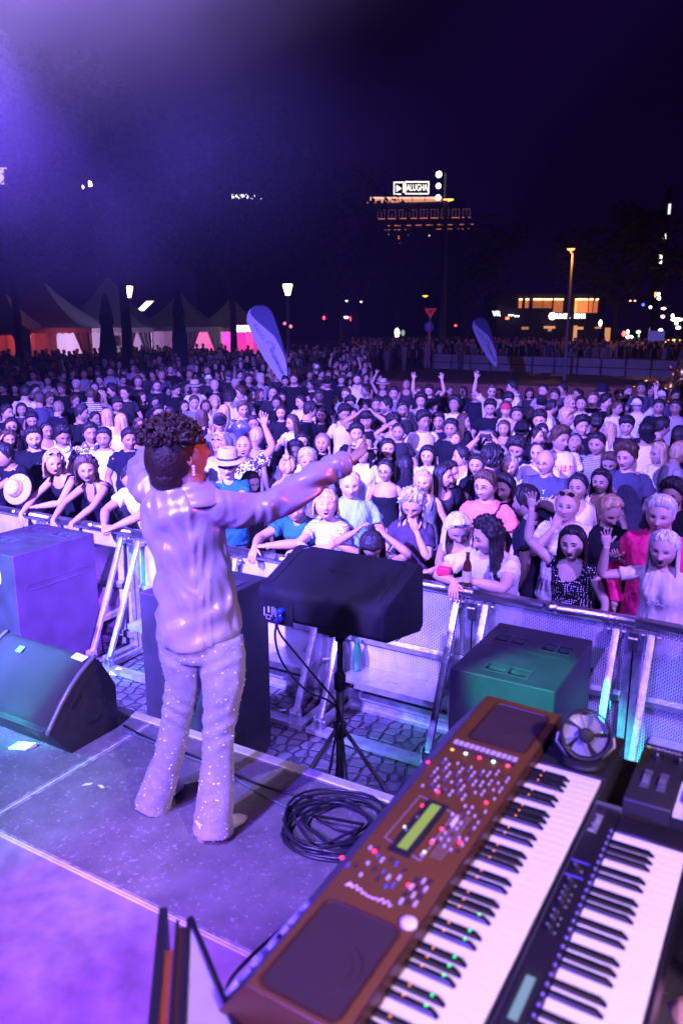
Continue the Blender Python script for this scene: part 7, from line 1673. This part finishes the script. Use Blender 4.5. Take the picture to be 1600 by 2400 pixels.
# things held in hands
def hand_at(lab, sd):
    root, Hc, M, hh, sp = PEOPLE[lab]; Wp, F, N = sp['_h%d' % sd]; m = Matrix.Translation(root.location) @ Matrix.Rotation(root.rotation_euler.z, 4, 'Z'); f = Vector(F); n = Vector(N).normalized(); return m @ (Vector(Wp) + f*.075 + n*.035), m.to_3x3() @ f
def bottle(p, rx, m, label, s=1., name='beer_bottle'):
    g = MB(); g.lathe([(0,-.12),(.031,-.12),(.033,-.11),(.033,.02),(.028,.05),(.014,.085),(.0135,.125),(.0155,.127),(.0155,.135),(0,.135)], 16, M=Rm(rx,0,0) @ Matrix.Scale(s, 4)); o = g.build(name, m, smooth=True, loc=p); g = MB(); g.lathe([(.0336,-.085),(.0336,.0)], 16, M=Rm(rx,0,0) @ Matrix.Scale(s, 4)); g.build('bottle_label', mat('paper_label', (.45,.40,.30), .7), o, smooth=True); return tag(o, label, 'bottle')
bottle(Pv(1094, 1336, 5.16), R(6), mat('brown_glass', (.07,.018,.008), .06, spec=.9), 'brown beer bottle in the hand of the long haired man at the rail')
def cup(p, label):
    g = MB(); g.lathe([(0,-.05),(.026,-.05),(.036,.06),(.034,.06),(.025,-.045)], 16); return tag(g.build('drinking_glass', mat('clear_plastic_cup', (.45,.42,.5), .08, spec=.9), smooth=True, loc=p), label, 'glass')
cup(hand_at(find('holding a glass, facing left'), -1)[0], 'clear drinking glass held by the blonde woman in glasses at the right')
cup(hand_at(find('holding a drink, in profile'), -1)[0], 'clear drink held by the long haired woman in profile, centre of the crowd')
def phone(p, rz, w, h, label, lit=0):
    r = empty('mobile_phone', p, rz, label, 'phone'); g = MB(); g.box(-w/2, w/2, -.004, .004, -h/2, h/2); g.build('phone_case', BLKP, r, bevel=.002); g = MB(); g.box(-w/2+.005, w/2-.005, .0045, .0052, -h/2+.005, h/2-.005); g.build('screen', emis('phone_screen', (.35,.4,.7), .6), r)
a = find('holding a phone up'); p = (hand_at(a, -1)[0] + hand_at(a, 1)[0])/2; phone(p, PEOPLE[a][0].rotation_euler.z, .165, .08, 'black phone held up sideways by the filming man in the right crowd')
p, f = hand_at(find('looking down at her phone'), 1); phone(p, PEOPLE[find('looking down at her phone')][0].rotation_euler.z, .075, .155, 'phone in the hand of the ponytailed young woman in black')
# straw hat laid on the rail by the boy, red snack box
p = Pv(40, 1146, 5.15); g = MB(); g.lathe([(.165,-.012),(.155,.0),(.10,.012),(.088,.02),(.084,.085),(.07,.11),(.03,.103),(0,.105)], 30, M=Rm(R(62), R(-32), 0)); o = g.build('straw_hat', STRAW, smooth=True, loc=p); o.color = (.50,.36,.26,1); m_ = o.modifiers.new('s', 'SOLIDIFY'); m_.thickness = .004; tag(o, 'woven straw hat with pale band held at the rail at the left edge', 'hat')
g = MB(); g.lathe([(.091,.022),(.090,.045)], 30, M=Rm(R(62), R(-32), 0)); g.build('hat_band', WTAPE, o, smooth=True)
g = MB(); g.box(-.05,.05,-.03,.03,-.03,.03); o = g.build('snack_box', mat('red_box', (.7,.03,.06), .5), loc=Pv(1040, 1338, 5.22), rz=UA, bevel=.006); tag(o, 'small red box between the hands of the white blonde woman at the rail', 'box')
# ---------------- the singer ----------------
def singer():
    o = Vector((-.68, 2.98, SZ)); r = empty('person', o, 0, 'curly haired singer in lilac satin blouse and sequinned jeans, arms spread towards the crowd', 'person')
    l = lambda p: A(tuple(Vector(p) - o))
    skin = (.50, .27, .18); X = A((1., 0, 0))
    # jeans
    def leg(pts, rad):
        nm.tube([l(Py(px, py, Y)) for px, py, Y in pts], rad, (1,1,1), 18)
    nm = NM(); nm.tube([l(Py(468,1415,2.93)), l(Py(468,1460,2.93)), l(Py(470,1500,2.93)), l(Py(472,1540,2.93))], [.135,.148,.152,.134], (1,1,1), 24, flat=.66, up=(0,1,0))
    leg([(520,1490,2.92),(522,1540,2.91),(525,1600,2.90),(522,1655,2.90),(515,1705,2.90),(512,1760,2.90),(508,1850,2.89),(502,1925,2.885),(500,1950,2.88)], [.084,.090,.082,.072,.064,.065,.074,.083,.088])
    leg([(418,1480,2.94),(424,1540,2.95),(430,1595,2.98),(420,1645,3.0),(411,1695,3.02),(396,1770,3.04),(376,1832,3.06),(362,1872,3.08),(357,1890,3.08)], [.084,.086,.076,.068,.064,.066,.074,.083,.086])
    def jf(co, nr):
        z = co[:, 2]; kn = np.exp(-((z-.52)/.10)**2) + np.exp(-((z-.78)/.05)**2)*.8; f = np.sin(z*95 + 4*np.sin(co[:, 0]*14) + co[:, 1]*20)
        return co + nr*(.0035*f*kn*np.clip(snoise(co, 4, 9, 1)+.2, 0, 1) + .0045*snoise(co*A((1,1,.5)), 7, 3, 3))[:, None]
    JM = mat('denim_glitter', (.32,.28,.38), .6, noise=.15, scale=30, bump=.4, bscale=240, sheen=.3)
    j = nm.build('jeans', JM, r, fuse=.0085, post=jf)
    # sequins: tiny bright discs sewn over the denim
    rs = np.random.RandomState(4); me = j.data; V = np.empty(len(me.vertices)*3); me.vertices.foreach_get('co', V); V = V.reshape(-1, 3); Nn = np.empty(len(V)*3); me.vertex_normals.foreach_get('vector', Nn); Nn = Nn.reshape(-1, 3)
    g = MB(); idx = rs.randint(0, len(V), 2000)
    for i in idx:
        p, n_ = Vector(V[i]), Vector(Nn[i]); a = n_.orthogonal().normalized(); b = n_.cross(a); s = .0012 + .0040*rs.rand()**5; tl = Vector(rs.normal(size=3))*.25; c = p + n_*.0012
        vs = [c + (a*math.cos(t)+b*math.sin(t))*s + n_*(s*.25) for t in np.linspace(0, 2*PI, 7)[:-1]] + [c + n_*s*.8]; g.add(vs, [(k, (k+1) % 6, 6) for k in range(6)])
    sq = g.build('sequins', mat('sequin', (.95,.93,1.), .35, .0), r); sq['kind'] = 'stuff'
    # seams and pocket of the jeans
    g = NM(); dk = (.12,.10,.25)
    for pts in (((430,1488),(445,1505),(476,1521),(506,1497),(509,1480)), ((372,1488),(378,1502),(400,1520),(440,1522)), ((556,1463),(560,1478),(565,1500))):
        P = []
        for px, py in pts:
            rr = ray(px, py).normalized(); hit, loc, nn, _ = j.ray_cast(cam.location - o, rr)
            if hit: P.append(loc + nn*.0015)
        if len(P) > 1: g.tube(P, .0016, (1,1,1), 5)
    if g.n: g.build('pocket_seam', CLOTH, r, dk)
    # shoes
    SHM = mat('white_leather', (.72,.66,.68), .3, coat=.3)
    def shoe(heel, toe, hid=False):
        h, t = l(heel), l(toe); d = t - h; d[2] = 0; L = np.linalg.norm(d); d /= L; up = A((0,0,1.)); n2 = NM()
        n2.tube([h + up*.085 - d*.02, h + up*.085 + d*.02, h + d*.08 + up*.065, h + d*L*.62 + up*.030, h + d*L*.85 + up*.022, h + d*L + up*.016], [.022,.034,.036,.038,.028,.007], (1,1,1), 14, flat=.72, up=(0,0,1)); n2.build('shoe', SHM, r)
        n2 = NM(); n2.tube([h + up*.068 + d*.008, h + up*.03, h + up*.0], [.026,.021,.019], (1,1,1), 12); n2.build('shoe_heel', SHM, r)
    shoe(Pz(474,1972,SZ), Pz(580,1922,SZ)); shoe(Pz(352,1893,SZ), Pz(432,1846,SZ))
    # blouse
    S = l(Py(508,1186,2.94)); S2 = l(Py(352,1150,3.0)); nk = l(Py(447,1140,2.95))
    nm = NM(); f = 0.72
    rings = [((470,1484),.174),((469,1478),.178),((468,1462),.174),((466,1430),.166),((461,1380),.155),((455,1325),.146),((441,1270),.150),((429,1220),.153),((425,1187),.150),((432,1160),.112),((444,1143),.070)]
    nm.tube([l(Py(px, py, 2.94)) for (px, py), _ in rings], [k*.95 for _, k in rings], (1,1,1), 30, flat=f, up=(0,1,0))
    arm = [(455,1190,2.94),(505,1192,2.94),(560,1195,2.98),(625,1188,3.04),(672,1168,3.10),(700,1150,3.14),(735,1122,3.18),(775,1098,3.23),(806,1088,3.27),(812,1086,3.275)]
    nm.tube([l(Py(*p)) for p in arm], [.05,.066,.072,.067,.062,.059,.054,.047,.043,.041], (1,1,1), 20)
    E2 = l(Py(338,1108,3.22)); W2 = l(Py(352,1062,3.46))
    nm.tube([S2 + A((.05,0,-.03)), S2, S2*.6 + E2*.4, E2, E2*.5 + W2*.5, W2], [.05,.064,.062,.058,.052,.045], (1,1,1), 18)
    arm3 = [l(Py(*p)) for p in arm]
    def bf(co, nr):
        n0 = snoise(co*A((1.1,1.1,.55)) , 5.5, 11, 2); wave = np.sin(co[:, 2]*46 + co[:, 0]*30 + 2.4*n0); body = np.clip(1-(co[:, 0]-.20)/.12, 0, 1)
        d = .0085*np.maximum(wave, -.5)*np.clip(.30+n0*.5, 0, 1)*body + .012*(1-np.abs(snoise(co*A((1,1,.8)), 8.5, 31, 1)))*body + .006*(1-np.abs(snoise(co*A((1.3,1,.5)), 14, 35, 1)))*body
        # sleeve folds: rings slanting round the arm
        ax = co[:, 0]*.86 + co[:, 2]*.35 + .9*co[:, 1]*.3; d += (1-body)*(.0075*np.sin(ax*60 + 5*np.sin(co[:, 1]*18+1) + 3.4*np.sin(co[:, 2]*22) + 2*n0)*np.clip(.4+snoise(co, 5, 77, 1)*.6, 0, 1) + .006*n0)
        # hem pulled down into a shirt tail at the back
        low = np.clip((.93 - co[:, 2])/.10, 0, 1)
        co = co + nr*d[:, None]; co[:, 2] -= low*.035*np.cos((co[:, 0]-.115)*7)
        return co
    BM = mat('satin_blouse', (.46,.37,.43), .33, noise=.05, scale=9, spec=.7, sheen=.3, bump=.5, bscale=11, stretch=(1,1,.45)); n_, l_, b = nodes(BM); b.inputs['Metallic'].default_value = .25
    tc = n_.new('ShaderNodeTexCoord'); mp = n_.new('ShaderNodeMapping'); mp.inputs['Rotation'].default_value = (0, R(28), .4); l_.new(tc.outputs['Object'], mp.inputs[0])
    wv = n_.new('ShaderNodeTexWave'); wv.bands_direction = 'Z'; wv.inputs['Scale'].default_value = 2.6; wv.inputs['Distortion'].default_value = 6; wv.inputs['Detail'].default_value = 1.2; wv.inputs['Detail Scale'].default_value = 1.1; l_.new(mp.outputs[0], wv.inputs['Vector'])
    b2 = n_.new('ShaderNodeBump'); b2.inputs['Strength'].default_value = .55; b2.inputs['Distance'].default_value = .018; l_.new(wv.outputs[1], b2.inputs['Height']); l_.new(b.inputs['Normal'].links[0].from_socket, b2.inputs['Normal']); l_.new(b2.outputs[0], b.inputs['Normal'])
    nm.build('blouse', BM, r, fuse=.0075, post=bf)
    nm = NM(); c0 = nk + A((.0, .0, -.012)); an = np.linspace(0, 2*PI, 30, endpoint=False)
    ring = lambda R_, z, fl=.85: c0 + np.stack([R_*np.sin(an), -R_*fl*np.cos(an), z + 0*an], -1)
    nm.grid(A([ring(.060, 0), ring(.061, .036), ring(.066, .038), ring(.088, .012), ring(.112, -.018), ring(.134, -.040, .80), ring(.132, -.046, .80)]), (1,1,1), flip=True); cf = nm.build('collar', BM, r)
    P = l(Py(810,1087,3.273)); d = l(Py(812,1086,3.275)) - l(Py(775,1098,3.23)); d /= np.linalg.norm(d); nm = NM(); nm.tube([P - d*.07, P - d*.005, P, P - d*.003], [.052,.052,.050,.044], (1,1,1), 18); nm.build('cuff', BM, r)
    # neck, head, arms
    body = NM(); Hc = l(Py(424,1062,2.95)); yaw = R(125); M = rot('z', yaw) @ rot('x', R(-16)); hh = .238
    body.tube([nk - A((0,0,.05)), nk + A((0,0,.02)), nk*.5 + Hc*.5 + A((.0,-.015,-.02)), Hc + A((0,0,-.03))], [.058,.052,.053,.05], skin, 16)
    head(body, {'open': .3, 'nose': .75, 'lip': (1.1,.3,.3)}, skin, HC['d'], M, Hc, hh, 48, 60)
    W_ = l(Py(818,1082,3.285)); F = l(Py(868,1036,3.36)) - W_; body.tube([l(Py(775,1098,3.23)), W_, W_ + F*.02], [.030,.026,.026], skin, 12)
    hand(body, W_, F, (-.35, -.25, .9), .92, -1, skin, (.10, .35, .55, .75), .35, .9)
    body.tube([E2*.5 + W2*.5, W2, W2 + (W2-E2)*.10], [.034,.027,.026], skin, 12); hand(body, W2 + (W2-E2)*.05, W2-E2, (0,-.4,.9), .92, -1, skin, .3, .4)
    body.tube([nk - A((0,0,.03)), l(Py(505,1192,2.94)), l(Py(700,1150,3.14)), l(Py(775,1098,3.23))], .028, skin, 8); body.tube([nk - A((0,0,.03)), S2, E2, E2*.5 + W2*.5], .028, skin, 8)
    body.build('body', SKIN, r, vcol=True)
    # hair: dense cropped back and a mass of curls on top
    nm = NM(); q = np.random.RandomState(8)
    bk = (A((0, 1., 0)) @ M.T); rt = A((1., 0, 0)) @ M.T
    cb = Hc + bk*.028 + A((0, 0, .022))
    an = np.linspace(0, 2*PI, 20, endpoint=False)
    rows = []
    for t in np.linspace(.05, PI-.05, 14):
        rows.append([cb + rt*(.098*math.sin(t)*math.cos(a)) + bk*(.118*math.sin(t)*math.sin(a)*(1 if math.sin(a) > 0 else .80)) + A((0,0,.128*math.cos(t))) for a in an])
    nm.grid(A(rows), (1,1,1), capends=True)
    nm.tube([Hc + bk*.055 + A((0,0,-.02)), Hc + bk*.058 + A((0,0,-.09)), Hc + bk*.052 + A((0,0,-.135))], [.078,.066,.03], (1,1,1), 16)
    cap = l(Py(397,1014,2.93))
    for k in range(520):
        d_ = q.normal(size=3); d_ /= np.linalg.norm(d_); d_[2] = abs(d_[2])*1.0 - .15
        c = cap + d_*A((.112,.105,.088))*(.72+.35*q.rand()) - A((0,0,.015)); u = q.normal(size=3); u /= np.linalg.norm(u); v = np.cross(u, q.normal(size=3)); v /= np.linalg.norm(v); rr = .007 + .009*q.rand(); m = 7
        nm.tube([c + (u*math.cos(t)+v*math.sin(t))*rr + np.cross(u, v)*.007*t/PI for t in np.linspace(0, 4.6, m)], [.003,.0055,.0065,.0065,.0065,.005,.002], (1,1,1), 7)
    for k in range(330):
        t = math.acos(1 - 1.75*q.rand()); a = 2*PI*q.rand(); sa = math.sin(a)
        if sa < -.25 or t > 1.15: continue
        c = cb + rt*(.098*math.sin(t)*math.cos(a)) + bk*(.118*math.sin(t)*sa) + A((0,0,.128*math.cos(t))); u = q.normal(size=3); u /= np.linalg.norm(u); v = np.cross(u, q.normal(size=3)); v /= np.linalg.norm(v); rr = .006 + .006*q.rand()
        nm.tube([c + (u*math.cos(t_)+v*math.sin(t_))*rr for t_ in np.linspace(0, 4.2, 6)], [.004,.006,.007,.007,.006,.003], (1,1,1), 6)
    core = np.array([[cap + A((.112*math.sin(t)*math.cos(a), .095*math.sin(t)*math.sin(a), .070*math.cos(t)-.012)) for a in an] for t in np.linspace(.05, PI-.05, 12)]); nm.grid(core, (1,1,1), capends=True)
    HM = mat('curly_hair', (.030,.011,.008), .55, noise=.4, scale=40, bump=.6, bscale=90); nm.build('hair', HM, r)
    # drop earring
    ear = Hc + (A((-.39, .02, -.14)) @ M.T)*hh; n2 = NM()
    for sgn in (-1, 1):
        e = Hc + (A((sgn*.40, .02, -.16)) @ M.T)*hh; n2 = NM()
        for k in range(4): n2.tube([e + A((0,0,-.010*k+.004)), e + A((0,0,-.010*k)), e + A((0,0,-.010*k-.004))], [.003,.0062,.003], (1,1,1), 8)
        n2.build('earring', mat('sequin', (1,1,1)), r)
singer()
# people standing half hidden between the others, to fill the dense crowd
def fillers():
    q = random.Random(21); heads = []; seen = set(); labs = [(parse(ln)[0],) for ln in CROWD.strip().splitlines()]
    for ln in CROWD.strip().splitlines():
        lab, P, sp = parse(ln); r_ = P - Vector((0, 0, CZ)); dep = r_.y*math.cos(TILT) - r_.z*math.sin(TILT); heads.append((P, 800+FPX*P.x/dep, dep))
    def prj(P):
        r_ = P - Vector((0, 0, CZ)); dep = r_.y*math.cos(TILT) - r_.z*math.sin(TILT); up = r_.y*math.sin(TILT) + r_.z*math.cos(TILT); return 800+FPX*r_.x/dep, 1200-FPX*up/dep, dep
    pts = [(P, *prj(P)) for P, _, _ in heads]; n = 0
    for _ in range(16000):
        if n >= 84: break
        Y = 7.5 + 17*q.random()**.9; px = -20 + 1640*q.random(); sex = q.choice('mmf'); H = (1.76 if sex == 'm' else 1.64) + .05*(q.random()-.5); P = Vector(((px-800)/FPX*Y*1.03, Y, H*.885)); x, y, d = prj(P)
        if y > 1000 and px > 480: 
            if q.random() < .6: continue
        if y < (872 if px < 900 else 915) or (P.x*(-SU) + P.y*CU) < BV + 1.2: continue
        ok = True
        for (Q, qx, qy, qd) in pts:
            if (Vector((Q.x, Q.y)) - Vector((P.x, P.y))).length < .36: ok = False; break
            hs = FPX*.26/min(d, qd)
            if abs(qx-x) < hs*(.72 if qd < d else .95) and abs(qy-y) < hs*(.62 if qd < d else 1.25): ok = False; break
        if not ok: continue
        cam_ = math.atan2(-P.y, -P.x) + PI/2; yaw = cam_ + q.uniform(-.9, .9)
        sp = dict(sex=sex, H=H, hair='short' if sex == 'm' else q.choice(('long', 'tied', 'bob')), hc=q.choice('dddbb'), skin=q.choice('LMTT'), top=('tee', q.choice(('black', 'black', 'navy', 'dgrey', 'plum'))), yaw=yaw, by=cam_ + (yaw-cam_)*.5, nod=q.uniform(0, .4), tilt=q.uniform(-.1, .1), pose='down')
        if sp['hair'] == 'bob': sp['len'] = .14
        lb, ax, ay, ad = min(((a[0], *b[1:]) for a, b in zip(labs, pts)), key=lambda t: math.hypot(t[1]-x, (t[2]-y)*1.3)); w = lb.split()[:7]
        while w[-1] in ('a', 'the', 'in', 'with', 'and', 'of', 'on', 'at', 'to', 'his', 'her', 'one', 'is', 'right', 'left', 'both', 'by', 'behind', 'an', 'from', 'beside', 'dark', 'light', 'short', 'long', 'white'): w.pop()
        side = 'left of' if x < ax - 12 else 'right of' if x > ax + 12 else 'behind' if d > ad else 'in front of'; base = 'half hidden %s in %s %s the %s' % ('man' if sex == 'm' else 'woman', {'dgrey': 'grey'}.get(sp['top'][1], sp['top'][1]), side, ' '.join(w).rstrip(','))
        if base in seen: continue
        seen.add(base); person(base, P, sp, 0, 'half hidden people in the crowd'); pts.append((P, x, y, d)); n += 1
fillers()
# ---------------- the dim crowd further away ----------------
def far_crowd():
    q = random.Random(77); protos = []
    for i in range(14):
        sex = 'mf'[i % 2]; H = 1.78 if sex == 'm' else 1.66
        sp = dict(sex=sex, H=H, hair=('short', 'long', 'short', 'tied', 'shaved', 'bob', 'short')[i % 7], hc='dbdbydd'[i % 7], skin='LMTLA'[i % 5], top=('tee', ('black', 'navy', 'grey', 'white', 'dgrey', 'plum', 'red')[i % 7]), yaw=q.uniform(-.5, .5), by=0., nod=.05, tilt=0., pose='down' if i % 5 else ('up', 'down'), len=.26)
        if sp['hair'] == 'bob': sp['len'] = .12
        if i % 6 == 3: sp['cap'] = 'white'
        rt_, *_ = person('dim figure among the far visitors of the square', Vector((0, 300+i, 1.6)), sp, 0, 'dim far visitors of the square'); protos.append(rt_)
    used = set(); cells = {}
    def put(P, yaw):
        k = q.randrange(14); p = protos[k]
        o = p if k not in used else copy_tree(p); used.add(k)
        for ch in (o.children if o is not p else ()):
            if ch.name.startswith('shirt'): ch.color = (*CC[q.choice(('black','black','navy','dgrey','grey','white','plum','lilac','denim'))], 1)
        o.location = (P[0], P[1], o.location.z - 0); o.rotation_euler = (0, 0, yaw); s = q.uniform(.94, 1.05); o.scale = (s, s, s)
    n = 0; tries = 0
    while n < 36 and tries < 6000:
        tries += 1
        if q.random() < .72: px, Y = q.uniform(-20, 830), 24 + 18*q.random()**1.3
        else: px, Y = q.uniform(820, 1620), q.uniform(56, 64)
        x = (px-800)/FPX*Y*1.03; c = (int(x/.62), int(Y/.8))
        if c in cells: continue
        cells[c] = 1; cam_ = math.atan2(-Y, -x) + PI/2; put((x, Y), cam_ + q.uniform(-.9, .9) + (PI if q.random() < .35 else 0)); n += 1
    # standing clearly above the others before the magenta tent
    g = NM(); m = 0; rs = np.random.RandomState(5)
    for _ in range(5000):
        if m > 760: break
        left = rs.rand() < .62
        if left: px, Y = rs.uniform(-60, 860), rs.uniform(27, 50)
        else: px, Y = rs.uniform(800, 1660), rs.uniform(51, 76)
        x = (px-800)/FPX*Y*1.03; c = (int(x/.62), int(Y/.8))
        if c in cells: continue
        if abs(x-Py(108,768,46).x) < 3.6 and Y > 43: continue
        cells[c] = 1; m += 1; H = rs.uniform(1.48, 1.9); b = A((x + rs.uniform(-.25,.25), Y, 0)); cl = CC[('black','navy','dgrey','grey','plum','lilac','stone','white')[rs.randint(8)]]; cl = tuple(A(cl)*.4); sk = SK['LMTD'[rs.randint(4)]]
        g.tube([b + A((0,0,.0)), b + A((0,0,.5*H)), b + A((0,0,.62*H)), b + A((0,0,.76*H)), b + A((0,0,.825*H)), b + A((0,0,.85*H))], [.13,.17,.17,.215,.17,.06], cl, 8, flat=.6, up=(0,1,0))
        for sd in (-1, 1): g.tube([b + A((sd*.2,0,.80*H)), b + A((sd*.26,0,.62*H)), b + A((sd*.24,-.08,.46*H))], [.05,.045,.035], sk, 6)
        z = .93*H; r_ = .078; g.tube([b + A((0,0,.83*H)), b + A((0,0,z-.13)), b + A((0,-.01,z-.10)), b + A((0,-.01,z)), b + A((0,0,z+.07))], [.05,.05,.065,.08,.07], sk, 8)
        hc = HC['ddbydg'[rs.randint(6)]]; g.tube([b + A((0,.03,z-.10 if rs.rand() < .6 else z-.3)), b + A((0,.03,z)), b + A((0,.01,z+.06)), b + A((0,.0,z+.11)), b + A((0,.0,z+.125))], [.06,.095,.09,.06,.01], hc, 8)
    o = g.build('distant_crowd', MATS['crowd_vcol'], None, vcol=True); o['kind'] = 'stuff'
objcol('crowd_vcol', .8, .2, vcol=True)
far_crowd()
